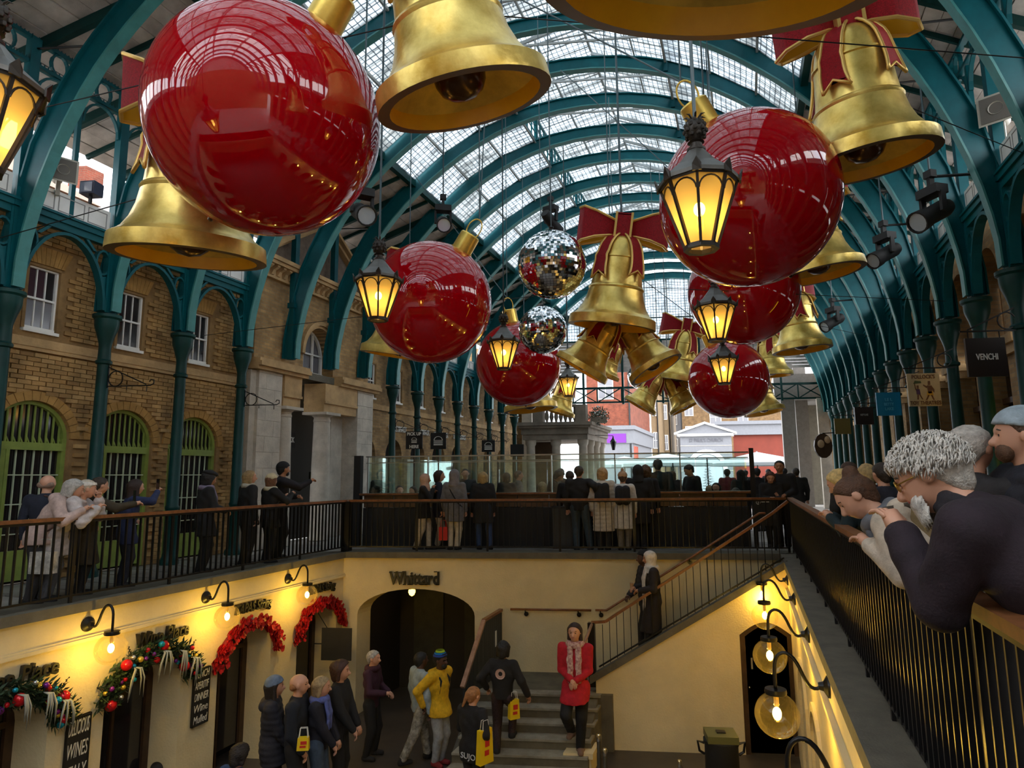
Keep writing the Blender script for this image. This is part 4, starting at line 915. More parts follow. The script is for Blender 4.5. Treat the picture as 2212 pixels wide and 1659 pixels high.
# ---- street lanterns hung from the roof
LIRON = mat('lantern_iron', (.035, .028, .022), .45, .3, var=.3); LROOF = mat('lantern_roof', (.10, .095, .085), .4, .5, var=.25, vscale=4.)
AMB = glass_mat('amber_glass', (.95, .80, .50), .05, transl=.5, tcol=(.95, .74, .36))
BULB = emis('warm_bulb', (1, .66, .16), 9.)
def make_lantern():
    root = thing('hanging_lantern', None, None); n = 8; R1, R0, H = .48, .20, .84
    oc = lambda r, z, k, e=0: Vector((r*math.cos(2*PI*(k+.5+e)/n), r*math.sin(2*PI*(k+.5+e)/n), z))
    MB().lathe([(R1*1.10, H), (R1*1.10, H+.05), (.30, H+.25), (.115, H+.48), (.10, H+.50)], n, M=Matrix.Rotation(PI/n, 3, 'Z')).lathe([(R1*1.10, H), (R1*.95, H)], n, M=Matrix.Rotation(PI/n, 3, 'Z')).build('roof', LROOF, root)
    for k in range(n):
        a, b = oc(R1*1.10, H-.02, k), oc(R1*1.16, H+.15, k); t = Vector((-math.sin(2*PI*(k+.5)/n), math.cos(2*PI*(k+.5)/n), 0))*.055
        o_ = Vector((a.x, a.y, 0)).normalized()*.02
        MB().add([a-t, a+t, a+t+Vector((0, 0, .09)), b, a-t+Vector((0, 0, .09)), a-t-o_, a+t-o_, a+t-o_+Vector((0, 0, .09)), b-o_, a-t-o_+Vector((0, 0, .09))], [(0, 1, 2, 3, 4), (9, 8, 7, 6, 5), (0, 5, 6, 1), (1, 6, 7, 2), (2, 7, 8, 3), (3, 8, 9, 4), (4, 9, 5, 0)]).build('roof_leaf', LIRON, root)
        MB().bar(oc(R0, 0, k), oc(R1, H, k), .035, .035, (0, 0, 1)).build('corner_bar', LIRON, root)
        # arched head of each light
        p0, p1 = oc(R1*.97, H-.02, k), oc(R1*.97, H-.02, k+1); m0, m1 = oc(R1*.90, H-.20, k), oc(R1*.90, H-.20, k+1)
        c = (m0+m1)/2; ex = (m1-m0)/2*.90; up = ((p0+p1)/2-c)
        MB().tube([c-ex*math.cos(PI*i/10)+up*.88*math.sin(PI*i/10) for i in range(11)], .012, 5).build('arched_head', LIRON, root)
        q = [oc(R0*.96, .01, k), oc(R0*.96, .01, k+1), oc(R1*.96, H-.01, k+1), oc(R1*.96, H-.01, k)]
        MB().add(q, [(0, 1, 2, 3)]).build('pane', AMB, root, fix=False)
    MB().lathe([(R0*1.12, -.03), (R0*1.12, .03), (R0*.8, .03), (R0*.8, -.03), (R0*1.12, -.03)], n, M=Matrix.Rotation(PI/n, 3, 'Z')).build('bottom_ring', LIRON, root)
    MB().lathe([(R1*1.03, H-.03), (R1*1.06, H+.01), (R1*.92, H+.01), (R1*.92, H-.03)], n, M=Matrix.Rotation(PI/n, 3, 'Z')).build('top_ring', LIRON, root)
    f = MB().lathe([(.12, H+.48), (.12, H+.51), (.08, H+.53), (.08, H+.58), (.11, H+.60), (.07, H+.63), (.09, H+.66), (.125, H+.72), (.135, H+.80), (.11, H+.88), (.06, H+.92), (.0001, H+.93)], 14)
    for j in range(4):
        for i in range(8):
            a = 2*PI*(i+.5*(j % 2))/8; rr = (.115, .135, .125, .09)[j]; f.sphere((rr*math.cos(a), rr*math.sin(a), H+.69+.065*j), .034, 6, 4)
    for i in range(7):
        a = 2*PI*i/7; f.tube([(.04*math.cos(a), .04*math.sin(a), H+.91), (.10*math.cos(a), .10*math.sin(a), H+.97), (.15*math.cos(a), .15*math.sin(a), H+.96)], [.018, .014, .003], 5)
    f.build('pineapple_finial', LIRON, root, smooth=40)
    MB().sphere((0, 0, H*.62), .075, 12, 10, (1, 1, 1.25)).build('bulb', BULB, root, smooth=True)
    h = MB().lathe([(.045, .04), (.045, .22), (.03, .24), (.0001, .24)], 12)
    for i in range(6): h.tube([(.04*math.cos(i), .04*math.sin(i), .24), (.04*math.cos(i), .04*math.sin(i), H*.55)], .006, 4)
    h.build('lamp_holder', mat('brass_lamp', (.8, .5, .1), .35, .6), root)
    l = point('lantern_light', (0, 0, H*.44), (1, .60, .16), 1.6, .05, root)
    return root
lan0 = make_lantern()
LAN = [(1508, 402, 163, 'biggest complete hanging lantern, in front of the large right bauble'), (818, 608, 98, 'hanging lantern in front of the left red bauble'), (1088, 740, 67, 'hanging lantern in front of the third left bauble'), (1545, 664, 85, 'hanging lantern under the large right bauble'), (1562, 777, 61, 'hanging lantern in front of the smallest right bauble'), (1227, 818, 44, 'smallest hanging lantern near the stone loggia'), (-32, 190, 215, 'hanging lantern cut off by the left edge')]
for i, (px, py, w_, lab) in enumerate(LAN):
    b = lan0 if i == 0 else copy_tree(lan0)
    s_ = .58; d = FOC*s_*.98/w_
    c = at_d(px, py, d)-Vector((0, 0, .84*s_)); b.matrix_basis = Matrix.Translation(c) @ Matrix.Rotation(.2+.5*i, 4, 'Z') @ Matrix.Scale(s_, 4); tag(b, lab, 'lantern', 'hanging street lanterns'); hang(b, c+Vector((0, 0, 1.75*s_)), .014)
# ---- theatre spotlights
def make_spot():
    root = thing('stage_spotlight', None, None)
    MB().box(-.16, .16, -.10, .10, .30, .42).build('head_base', BLACKM, root)
    [MB().bar((s_*.15, 0, .32), (s_*.15, 0, .05), .04, .08, (0, 1, 0)).build('yoke_arm', BLACKM, root) for s_ in (-1, 1)]
    bd = MB().lathe([(.0001, -.28), (.10, -.28), (.125, -.2), (.12, .12), (.14, .2), (.15, .34), (.13, .34), (.12, .30)], 16, c=(0, 0, .06), M=Matrix.Rotation(math.radians(118), 3, 'X')).build('lamp_body', BLACKM, root, smooth=40)
    MB().lathe([(.0001, .315), (.125, .315)], 16, c=(0, 0, .06), M=Matrix.Rotation(math.radians(118), 3, 'X')).build('lens', mat('spot_lens', (.6, .7, .8), .08, .3), bd)
    MB().bar((0, 0, .42), (0, 0, .62), .05, .08).box(-.06, .06, -.05, .05, .56, .66).build('clamp', BLACKM, root)
    return root
sp0 = make_spot()
for i, (px, py, d, rz, sc_, lab) in enumerate([(782, 440, 9.5, .6, 1., 'black stage spotlight beside the biggest bauble'), (957, 468, 13., .3, 1., 'black stage spotlight under the left glazing edge'), (1190, 466, 13.5, 2.6, .9, 'black stage spotlight above the larger mirror ball'), (2015, 440, 9.5, -1.2, 1.1, 'black stage spotlight on the right ribs, nearest'), (1912, 532, 12.5, -1.2, 1.1, 'black stage spotlight on the right ribs, in the middle'), (1800, 683, 18.5, -1.2, 1.15, 'black stage spotlight on the right ribs, farthest')]):
    b = sp0 if i == 0 else copy_tree(sp0); c = at_d(px, py, d); b.matrix_basis = Matrix.Translation(c-Vector((0, 0, .2*sc_))) @ Matrix.Rotation(rz, 4, 'Z') @ Matrix.Scale(sc_, 4); tag(b, lab, 'spotlight', 'stage spotlights')
    if i < 3: hang(b, c+Vector((0, 0, .42)), .014)
    else:
        inv = b.matrix_basis.inverted(); q = c+Vector((0, 0, .38*sc_)); MB().tube([inv @ q, inv @ (q+Vector((.65, .1, .05)))], .02, 6).build('bracket', BLACKM, b, org=(0, 0, 0))
# ---- horn loudspeakers and a floodlight on the clerestory
def make_horn():
    root = thing('horn_loudspeaker', None, None); HG = mat('horn_grey', (.42, .40, .34), .5)
    mb = MB()
    for i in range(6):
        t0, t1 = i/6, (i+1)/6; s0, s1 = .06+.14*t0**1.5, .06+.14*t1**1.5
        mb.hexa([(-s0, -.30*t0, -s0), (s0, -.30*t0, -s0), (s0, -.30*t0, s0), (-s0, -.30*t0, s0)], [(-s1, -.30*t1, -s1), (s1, -.30*t1, -s1), (s1, -.30*t1, s1), (-s1, -.30*t1, s1)])
    mb.build('horn', HG, root)
    MB().box(-.17, .17, -.31, -.296, -.17, .17).build('mouth', mat('horn_dark', (.12, .11, .095), .7), root)
    MB().lathe([(.0001, -.05), (.05, -.04), (.085, 0)], 14, c=(0, -.32, 0), M=Matrix.Rotation(PI/2, 3, 'X')).build('phase_plug', HG, root, smooth=True)
    MB().lathe([(.0001, 0), (.08, 0), (.08, .18), (.0001, .2)], 14, M=Matrix.Rotation(-PI/2, 3, 'X')).build('driver', HG, root, smooth=40)
    MB().box(-.03, .03, .0, .06, -.32, 0).build('bracket', HG, root)
    return root
h0 = make_horn(); M0 = at_u(128, 380, UL+.1)
h0.matrix_basis = Matrix.Translation(M0) @ Matrix.Rotation(.9, 4, 'Z'); tag(h0, 'grey horn loudspeaker on the left clerestory panel', 'loudspeaker', 'horn loudspeakers')
h1 = copy_tree(h0); h1.matrix_basis = Matrix.Translation(at_d(2162, 252, 9.4)) @ Matrix.Rotation(-.7, 4, 'Z') @ Matrix.Scale(1.1, 4); tag(h1, 'cream horn loudspeaker fixed to the right ribs', 'loudspeaker', 'horn loudspeakers')
fl0 = thing('floodlight', 'dark floodlight standing on the left clerestory panel', 'floodlight', at_u(196, 420, UL+.12))
p = Vector(ROOT[fl0.name])
MB().box(p.x-.13, p.x+.13, p.y-.1, p.y+.12, p.z-.02, p.z+.2).build('housing', mat('flood_blue', (.03, .035, .07), .5), fl0); MB().box(p.x-.10, p.x+.10, p.y-.115, p.y-.10, p.z+.0, p.z+.17).build('lens', mat('flood_lens', (.3, .33, .42), .1), fl0); MB().box(p.x-.02, p.x+.02, p.y-.02, p.y+.02, p.z-.16, p.z).build('stem', BLACKM, fl0)
# ================================================================== railings
RZ = 1.075
balm = None
def make_railing(name, label, p0, p1, rail_w=.06, spacing=.112, zb=.02, bar_r=.009, post_every=1.45, sk_=True):
    """railing in plan coords p=(u,v); balusters are single parts"""
    root = thing(name, label, 'railing')
    a, b = W(*p0, 0), W(*p1, 0); d = (b-a); L = d.length; d.normalize()
    MB().bar(a+Vector((0, 0, RZ)), b+Vector((0, 0, RZ)), rail_w, .045).build('handrail', WOODR, root)
    MB().bar(a+Vector((0, 0, RZ-.04)), b+Vector((0, 0, RZ-.04)), rail_w*.55, .03).build('top_rail', BLACK, root)
    MB().bar(a+Vector((0, 0, zb+.09)), b+Vector((0, 0, zb+.09)), .03, .025).build('bottom_rail', BLACK, root)
    pm_ = MB().box(-.022, .022, -.012, .012, zb, RZ-.02).build('post', BLACK, root); k = 0; n = max(1, round(L/post_every))
    for i in range(n+1):
        o = pm_ if i == 0 else inst(pm_, root); o.location = a+d*(L*i/n); o.rotation_euler = (0, 0, math.atan2(d.y, d.x))
    bm_ = MB().box(-bar_r*.75, bar_r*.75, -bar_r*2, bar_r*2, zb+.09, RZ-.04).build('baluster', BLACK, root); n = int(L/spacing)
    for i in range(n):
        o = bm_ if i == 0 else inst(bm_, root); o.location = a+d*(spacing*(i+.5)); o.rotation_euler = (0, 0, math.atan2(d.y, d.x))
    return root
make_railing('gallery_railing', 'black railing with brown handrail along the left gallery', (-8.40, 4.9), (-8.40, 13.72))
make_railing('gallery_railing', 'black railing along the far end of the courtyard', (-8.35, 13.72), (.72, 13.72), spacing=.118, bar_r=.008)
rr_ = make_railing('gallery_railing', 'black railing with broad polished handrail at the right, nearest the camera', (.80, .9), (.80, 13.72), rail_w=.10, spacing=.105, bar_r=.010, post_every=.95)
MB().box(-.75+.0, -.55, 0, 0, 0, 0) if False else None
# corner newel
MB().box(-8.46, -8.30, 13.66, 13.80, 0, 1.06).build('corner_post', BLACK, bpy.data.objects['gallery_railing'], sk=True)
# stair railing
sr = thing('stair_railing', 'black stair railing with sloping brown handrail above the cream spandrel wall', 'railing')
def srz(u): return -1.05+.632*(u+2.62)
VS = 12.46
pts = [W(-2.92, VS, -1.10), W(-2.66, VS, -1.08)]+[W(u, VS, srz(u)) for u in (-2.5, -1., .4)]+[W(.68, VS, 1.07)]
for a, b in zip(pts[:-1], pts[1:]): MB().bar(a, b, .055, .045).build('handrail', WOODR, sr)
MB().bar(W(-2.80, VS, capz(-2.80)+.06), W(.55, VS, capz(.55)+.06), .03, .025).build('bottom_rail', BLACK, sr)
MB().box(-2.98, -2.86, VS-.05, VS+.05, ZLD+.1, -1.10).build('newel', BLACK, sr, sk=True)
u_ = -2.72; i = 0
while u_ < .5:
    r_ = .011 if i % 8 == 7 else .007
    MB().tube([W(u_, VS, capz(u_)+.02), W(u_, VS, srz(u_)-.02)], r_, 6).build('baluster', BLACK, sr); u_ += .128; i += 1
MB().tube([W(-2.90, VS, -1.10), W(-2.97, 12.05, -1.40), W(-2.97, 11.7, -1.72)], .028, 8).build('lower_handrail', mat('pale_wood', (.36, .20, .12), .4, var=.3, vscale=8.), sr, smooth=True)
wr_ = thing('wall_handrail', 'thin brown handrail on brackets along the back wall beside the stair', 'handrail')
MB().tube([W(-4.78, 13.5, -1.09), W(-3.16, 13.5, -1.09)], .022, 8).tube([W(-3.08, 13.5, -1.085), W(-2.86, 13.5, -1.085), W(-.97, 13.5, .07), W(.19, 13.5, .80), W(.30, 13.5, .80)], .022, 8).build('rail', WOODR, wr_, smooth=True)
for (u_, z_) in ((-4.48, -1.16), (-3.42, -1.16), (-2.98, -1.16), (-1.2, -.13)):
    MB().lathe([(.0001, -.02), (.045, -.02), (.045, .02), (.0001, .02)], 12, W(u_, 13.57, z_-.03), M=Matrix.Rotation(PI/2, 3, 'X')).tube([W(u_, 13.57, z_-.03), W(u_, 13.5, z_), W(u_, 13.5, z_+.06)], .012, 6).build('bracket', BLACK, wr_)
sp_ = thing('stair_side_screen', 'dark boarded stair screen with brown handrail left of the landing', 'screen')
US = -5.0
for i in range(9):
    v0, v1 = 12.68+i*.10, 12.68+(i+1)*.10-.006
    MB().box(US-.02, US+.02, v0, v1, ZLD-.05, -1.17).build('board', mat('screen_black', (.018, .021, .025), .5, var=.3), sp_, sk=True)
for i in range(5):
    v0, v1 = 11.78+i*.18, 11.78+(i+1)*.18-.008
    q = lambda v: -2.02+(v-11.74)*.95
    MB().prism([(v0, ZLOW), (v1, ZLOW), (v1, q(v1)-.03), (v0, q(v0)-.03)], fnL, US-.02, US+.02).build('board', MATS['screen_black'], sp_, sk=True)
MB().bar(W(US, 12.68, -1.14), W(US, 13.58, -1.12), .08, .05).build('handrail', WOODR, sp_)
MB().bar(W(US, 11.72, -2.06), W(US, 12.68, -1.14), .08, .05).build('sloping_handrail', MATS['pale_wood'], sp_)
MB().box(US+.02, US+.026, 13.2, 13.27, -1.75, -1.45).build('notice', WHITE, sp_, sk=True)
# ================================================================== swan neck globe lamps
GLOBE = glass_mat('globe_glass', (1, .96, .86), .07, transl=.010, tcol=(1, .8, .4))
GB = emis('globe_bulb', (1, .64, .12), 16.)
def make_globe():
    root = thing('globe_wall_lamp', None, None)
    MB().lathe([(.0001, 0), (.095, 0), (.09, .02), (.04, .05), (.03, .09), (.0001, .09)], 16, M=Matrix.Rotation(PI/2, 3, 'Y')).build('wall_rose', BLACK, root, smooth=40)
    P = [(.06, 0), (.11, -.03), (.16, -.01), (.20, .06), (.24, .16), (.29, .235), (.35, .262), (.405, .235), (.435, .17), (.44, .08), (.44, -.06)]
    MB().tube([(a, 0, b) for a, b in smooth_poly(P, 1)], .016, 8).build('swan_neck', BLACK, root, smooth=True)
    MB().lathe([(.0001, -.05), (.09, -.055), (.095, -.085), (.09, -.10), (.0001, -.10)], 18, (.44, 0, 0)).build('gallery_cap', BLACK, root, smooth=40)
    MB().sphere((.44, 0, -.275), .19, 28, 18).build('globe', GLOBE, root, smooth=True, fix=False)
    MB().lathe([(.0001, -.10), (.022, -.10), (.022, -.20), (.0001, -.20)], 8, (.44, 0, 0)).build('lamp_holder', mat('brass_holder', (.6, .42, .15), .4, .5), root)
    MB().sphere((.44, 0, -.265), .038, 12, 10, (1, 1, 1.45)).build('bulb', GB, root, smooth=True)
    point('globe_light', (.44, 0, -.38), (1, .64, .09), 4.5, .03, root)
    return root
g0 = make_globe(); first = True
for (u, v, rz, lab) in [(CWL, 8.05, 0, 'globe lamp on the left courtyard wall between the two Wine Place signs'), (CWL, 9.96, 0, 'globe lamp on the left courtyard wall above the nearer red garland'), (CWL, 11.86, 0, 'globe lamp on the left courtyard wall nearest the corner'), (CWL, 6.1, 0, 'globe lamp on the left courtyard wall outside the view'),
                        (CWR, 12.2, PI, 'globe lamp on the right courtyard wall, farthest, at the stair top'), (CWR, 10.4, PI, 'globe lamp on the right courtyard wall, second farthest'), (CWR, 8.15, PI, 'globe lamp on the right courtyard wall, third from the stair'), (CWR, 6.22, PI, 'globe lamp on the right courtyard wall with the largest globe'), (CWR, 4.25, PI, 'globe lamp on the right courtyard wall cut off at the bottom edge')]:
    if v < 6.15 and u < 0: continue
    o = g0 if first else copy_tree(g0); first = False
    o.location = W(u, v, -.28); o.rotation_euler = (0, 0, WALLROT+rz); tag(o, lab, 'wall lamp', 'swan neck globe lamps')
# ================================================================== lettering on the courtyard walls
LET = mat('black_lettering', (.008, .008, .008), .4)
def wall_sign(name, label, txt, u, v, z, size, width, sh=0., bold=.012):
    o = text(name, txt, size, LET, frame((0, 0, 0), AD if u < 0 else -AD, (0, 0, 1)), None, ext=.03, shear=sh, bold=bold, width=width)
    o.location = W(u+.05, v, z); return tag(o, label, 'sign', 'raised black lettering')
wall_sign('shop_lettering', 'black Wine Place letters cut off by the left edge', 'Wine Place', CWL, 7.18, -.685, .27, 1.0, .1, .004)
wall_sign('shop_lettering', 'black Wine Place letters above the foliage garland', 'Wine Place', CWL, 9.16, -.665, .27, .88, .1, .004)
wall_sign('shop_lettering', 'black Tapas String letters over the nearer red garland', 'TAPAS String', CWL, 10.95, -.60, .22, .86, .3, .004)
wall_sign('shop_lettering', 'black Tapas String letters over the red garland by the corner', 'TAPAS String', CWL, 12.82, -.60, .22, .86, .3, .004)
o = text('shop_lettering', 'Whittard', .36, LET, frame((0, 0, 0), (1, 0, 0), (0, 0, 1)), None, ext=.02, bold=.010, width=1.06); o.location = W(-6.80, CWB-.05, -.52); tag(o, 'black Whittard letters above the wide arch', 'sign', 'raised black lettering')
sv = MB()
for xs_, zs2 in ((-.50, .125), (-.40, .125), (-.30, .125), (-.215, .145), (-.205, -.115), (-.105, -.115), (-.055, -.115), (-.06, .06), (.17, -.115), (.255, -.115), (.255, .06), (.45, .145), (.49, -.115)): sv.box(xs_-.032, xs_+.032, -.02, .02, zs2-.008, zs2+.008)
sv.build('serifs', LET, o, org=(0, 0, 0))
# chalk boards
CHB = mat('chalkboard', (.012, .012, .013), .6, var=.3); CHALK = mat('chalk', (.62, .62, .60), .9)
def chalkboard(label, u, v, z0, z1, hw, lines):
    r = thing('chalkboard', label, 'chalkboard', W(u+.03, v, z0), WALLROT, 'chalkboards on the left wall')
    MB().box(-.015, .015, -hw, hw, 0, z1-z0).build('board', CHB, r); f = MB(); H = z1-z0
    f.box(-.02, .025, -hw, -hw+.015, 0, H).box(-.02, .025, hw-.015, hw, 0, H).box(-.02, .025, -hw, hw, H-.015, H).box(-.02, .025, -hw, hw, 0, .015).build('frame', BLACKM, r)
    for i, t in enumerate(lines):
        if t: text('chalk_lettering', t, H/len(lines)*.95, CHALK, frame((.018, 0, H-(i+.5)*H/len(lines)), (0, 1, 0), (0, 0, 1)), r, ext=.002, shear=.2, width=hw*1.75)
chalkboard('chalkboard listing wines of Italy beside the foliage garland', CWL, 8.01, -2.45, -1.38, .155, ('DELICIOUS', 'WINES', 'ITALY', 'Tapas'))
chalkboard('chalkboard listing lunch and dinner beside the red garland', CWL, 9.93, -2.15, -1.33, .155, ('LUNCH', 'APERITIF', 'DINNER', 'Wine', 'Mulled'))
r = thing('hanging_board', 'blank black board hanging near the courtyard corner', 'board', W(-7.9, 12.7, -1.93)); q = Vector(ROOT[r.name])
MB().box(q.x-.30, q.x+.30, q.y-.015, q.y+.015, q.z, q.z+.60).build('panel', CHB, r); MB().tube([(q.x-.2, q.y, q.z+.6), (q.x-.42, q.y+.02, q.z+.9)], .008, 5).tube([(q.x-.28, q.y, q.z+.3), (q.x-.46, q.y, q.z+.3)], .012, 5).build('bracket', BLACK, r)
# ================================================================== garlands over the shop arches
def arch_pt(c, t, e=0.):               # t 0..1 along the opening's arch, left to right
    a = PI*t; return (c-(.66+e)*math.cos(a), -1.38+(.50+e)*math.sin(a))
REDF = rnd_mat('red_flowers', [(.42, .006, .012), (.60, .012, .02), (.50, .004, .01), (.34, .0, .012)], .6, .3)
def red_garland(c, label):
    r = thing('red_garland', label, 'garland', group='red flower garlands'); mb = MB()
    for i in range(190):
        t = -.04+1.08*random.random(); rad = random.uniform(-.10, .12); s_, z_ = arch_pt(c, t, rad); pr = random.uniform(.02, .16)*(1-abs(rad)*4)
        cc = W(CWL+.03+max(0.02, pr), s_, z_); R = random.uniform(.035, .062)
        for k in range(5):             # a rosette of petals
            a = 2*PI*k/5+random.random(); n_ = Vector((1, .2*math.cos(a), .2*math.sin(a))); e = Vector((0, math.cos(a), math.sin(a)))
            f_ = e.cross(Vector((1, 0, 0))); p0 = cc; p1 = cc+e*R+f_*R*.55+Vector((.02, 0, 0)); p2 = cc+e*R*1.25+Vector((R*.5, 0, 0)); p3 = cc+e*R-f_*R*.55+Vector((.02, 0, 0)); mb.add([p0, p1, p2, p3, cc-Vector((.03, 0, 0))], [(0, 1, 2, 3), (4, 2, 1), (4, 3, 2)])
    o = mb.build('petals', REDF, r, fix=False); o['kind'] = 'stuff'
    MB().tube([W(CWL+.05, *arch_pt(c, i/16)) for i in range(17)], .05, 8).build('wire_core', mat('garland_core', (.18, .004, .008), .8), r)
red_garland(10.88, 'red flower garland over the arch below the nearer Tapas lettering'); red_garland(12.78, 'red flower garland over the arch beside the courtyard corner')
LEAF = rnd_mat('fir_green', [(.012, .035, .012), (.03, .07, .02), (.018, .045, .02), (.05, .085, .03)], .7, .2)
BCOL = [mat('bauble_red', (.55, .01, .015), .15, .3), mat('bauble_gold', (.75, .50, .06), .2, .6), mat('bauble_blue', (.01, .30, .42), .15, .4), mat('bauble_purple', (.20, .02, .26), .2, .4), mat('bauble_silver', (.6, .6, .58), .15, .8)]
SILV = mat('white_frond', (.36, .37, .32), .7)
def fir_garland(c, label, t0=0., t1=1.):
    r = thing('foliage_garland', label, 'garland', group='foliage garlands'); mb = MB()
    for i in range(1700):
        t = t0+(t1-t0)*random.random(); s_, z_ = arch_pt(c, t, random.uniform(-.10, .16)); cc = W(CWL+random.uniform(.02, .16), s_, z_)
        d = Vector((random.uniform(.1, 1), random.uniform(-1, 1), random.uniform(-1, 1))).normalized()*random.uniform(.07, .15); w_ = d.cross(Vector((random.random(), random.random(), random.random()))).normalized()*.016
        mb.add([cc, cc+d*.5+w_, cc+d, cc+d*.5-w_], [(0, 1, 2, 3)])
    o = mb.build('fir_needles', LEAF, r, fix=False); o['kind'] = 'stuff'
    MB().tube([W(CWL+.06, *arch_pt(c, t0+(t1-t0)*i/16)) for i in range(17)], .07, 8).build('wire_core', mat('fir_core', (.012, .022, .01), .9), r)
    k = 0
    for i in range(34):
        t = t0+(t1-t0)*(i+.5)/34; s_, z_ = arch_pt(c, t, random.uniform(-.12, .14)); rad = random.choice((.028, .035, .045, .03)) if i % 9 else .075
        MB().sphere(W(CWL+.14+random.uniform(0, .06), s_, z_), rad, 10, 7).build('bauble', BCOL[(i*7+i//5) % 5] if i % 9 else BCOL[0], r, smooth=True)
    for t in (.30, .52, .66, .80):
        s_, z_ = arch_pt(c, t, .04)
        for j in range(5):
            a = random.uniform(-.10, .10); MB().tube([W(CWL+.20, s_, z_), W(CWL+.27, s_+a*.5, z_-.02), W(CWL+.27, s_+a, z_-.15), W(CWL+.25, s_+a*1.2, z_-.30-random.random()*.12)], [.006, .013, .012, .002], 5).build('white_frond', SILV, r, smooth=True)
    for t in (.12, .35, .60, .78, .9):
        s_, z_ = arch_pt(c, t, .10); a = PI*(1-t)+random.uniform(-.2, .2); d = Vector((.1, math.cos(a)*.9, math.sin(a))); p0 = W(CWL+.1, s_, z_)
        tw = MB().tube([p0, p0+d*.22], .005, 4)
        for j in range(7): tw.sphere(p0+d*(.06+.025*j)+Vector((.0, .012*(-1)**j, .0)), .010, 5, 4)
        tw.build('berry_twig', mat('dark_twig', (.03, .025, .012), .8), r)
fir_garland(7.05, 'foliage garland with coloured baubles at the left edge'); fir_garland(8.97, 'foliage garland with coloured baubles and white fronds below Wine Place')
# ================================================================== glass fronted food counter on the gallery
CG = glass_mat('counter_glass', (.90, .97, .95), .10)
VCN, VCF = 14.95, 19.6
ct = thing('food_counter', 'long glass fronted food counter behind the far railing', 'counter')
MB().box(-8.75, .0, VCN, VCN+.10, 0, .86).build('plinth', BLACKM, ct, sk=True)
for i in range(12):
    u0 = -8.72+.725*i
    MB().box(u0, u0+.70, VCN-.02, VCN, .88, 1.14).build('timber_panel', mat('counter_wood', (.085, .042, .018), .45, var=.4, vscale=6.), ct, sk=True)
MB().box(-8.78, .05, VCN-.10, VCN+.35, 1.14, 1.20).build('bar_top', WOODD, ct, sk=True)
MB().box(-8.78, .05, VCN-.12, VCN-.10, 1.165, 1.20).build('bar_edge', WOODR, ct, sk=True)
for i in range(6):
    u0 = -8.70+1.45*i
    MB().box(u0+.01, u0+1.44, VCN+.10, VCN+.112, 1.20, 2.04).build('glass_pane', CG, ct, sk=True)
    MB().box(u0-.012, u0+.012, VCN+.08, VCN+.13, 1.20, 2.06).build('glazing_post', mat('steel_trim', (.35, .37, .37), .3, .7), ct, sk=True)
MB().box(-8.75, .05, VCN+.08, VCN+.13, 2.04, 2.07).box(-8.75, .05, VCN+.085, VCN+.125, 1.90, 1.915).build('top_trim', MATS['steel_trim'], ct, sk=True)
for i in range(6):
    u0 = -8.70+1.45*i; MB().box(u0+.01, u0+1.44, VCF, VCF+.012, .9, 2.04).build('rear_pane', CG, ct, sk=True)
MB().box(-8.75, .05, VCF-.02, VCF+.03, 2.04, 2.07).box(-8.75, .05, VCF-.02, VCF+.03, .84, .9).build('rear_trim', MATS['steel_trim'], ct, sk=True)
MB().box(-8.75, .05, VCF, VCF+.1, 0, .85).build('rear_plinth', BLACKM, ct, sk=True)
for i in range(4):
    v0 = VCN+.1+1.14*i; MB().box(-8.72, -8.708, v0, v0+1.12, 1.0, 2.04).build('side_pane', CG, ct, sk=True)
MB().box(-8.75, -8.68, VCN+.1, VCF, 0, 1.0).build('side_plinth', BLACKM, ct, sk=True)
MB().box(-8.96, -8.80, VCN-.06, VCN+.06, 0, 2.08).build('end_post', BLACKM, ct, sk=True); MB().box(.06, .16, VCN-.06, VCN+.06, 0, 2.14).build('end_post', BLACKM, ct, sk=True)
for i in range(3):                     # tables inside the glass enclosure
    t = thing('cafe_table', 'dark cafe table inside the glass counter, %s' % ('left', 'middle', 'right')[i], 'table', W(-7.2+2.7*i, 17.4, 0), 0, 'cafe tables')
    q = Vector(ROOT[t.name]); MB().box(q.x-.7, q.x+.7, q.y-.4, q.y+.4, .72, .76).build('table_top', WOODD, t); MB().lathe([(.25, 0), (.25, .03), (.04, .05), (.04, .72)], 14, q).build('pedestal', BLACKM, t)
bin_ = thing('waste_bin', 'dark grey litter bin against the glass counter', 'bin', W(-3.95, 14.62, 0)); q = Vector(ROOT[bin_.name]); MB().box(q.x-.26, q.x+.26, q.y-.22, q.y+.22, 0, .86).build('body', mat('bin_grey', (.022, .026, .03), .5), bin_); MB().box(q.x-.28, q.x+.28, q.y-.24, q.y+.24, .86, .90).build('lid', BLACKM, bin_)
# information stand at the right end of the railing
ist = thing('information_stand', 'black information stand with a white circle sign near the stair head', 'sign', W(.30, 14.3, 0)); q = Vector(ROOT[ist.name])
MB().box(q.x-.22, q.x+.22, q.y-.03, q.y+.03, .5, 1.06).build('panel', BLACKM, ist); MB().lathe([(.035, 0), (.045, 0)], 16, (q.x-.12, q.y-.035, .98), M=Matrix.Rotation(PI/2, 3, 'X')).box(q.x-.125, q.x-.115, q.y-.038, q.y-.034, .955, 1.005).box(q.x-.06, q.x+.1, q.y-.036, q.y-.034, .98, .995).build('emblem', WHITE, ist); MB().box(q.x-.2, q.x-.17, q.y-.02, q.y+.02, 0, .5).box(q.x+.17, q.x+.2, q.y-.02, q.y+.02, 0, .5).build('leg', BLACKM, ist)
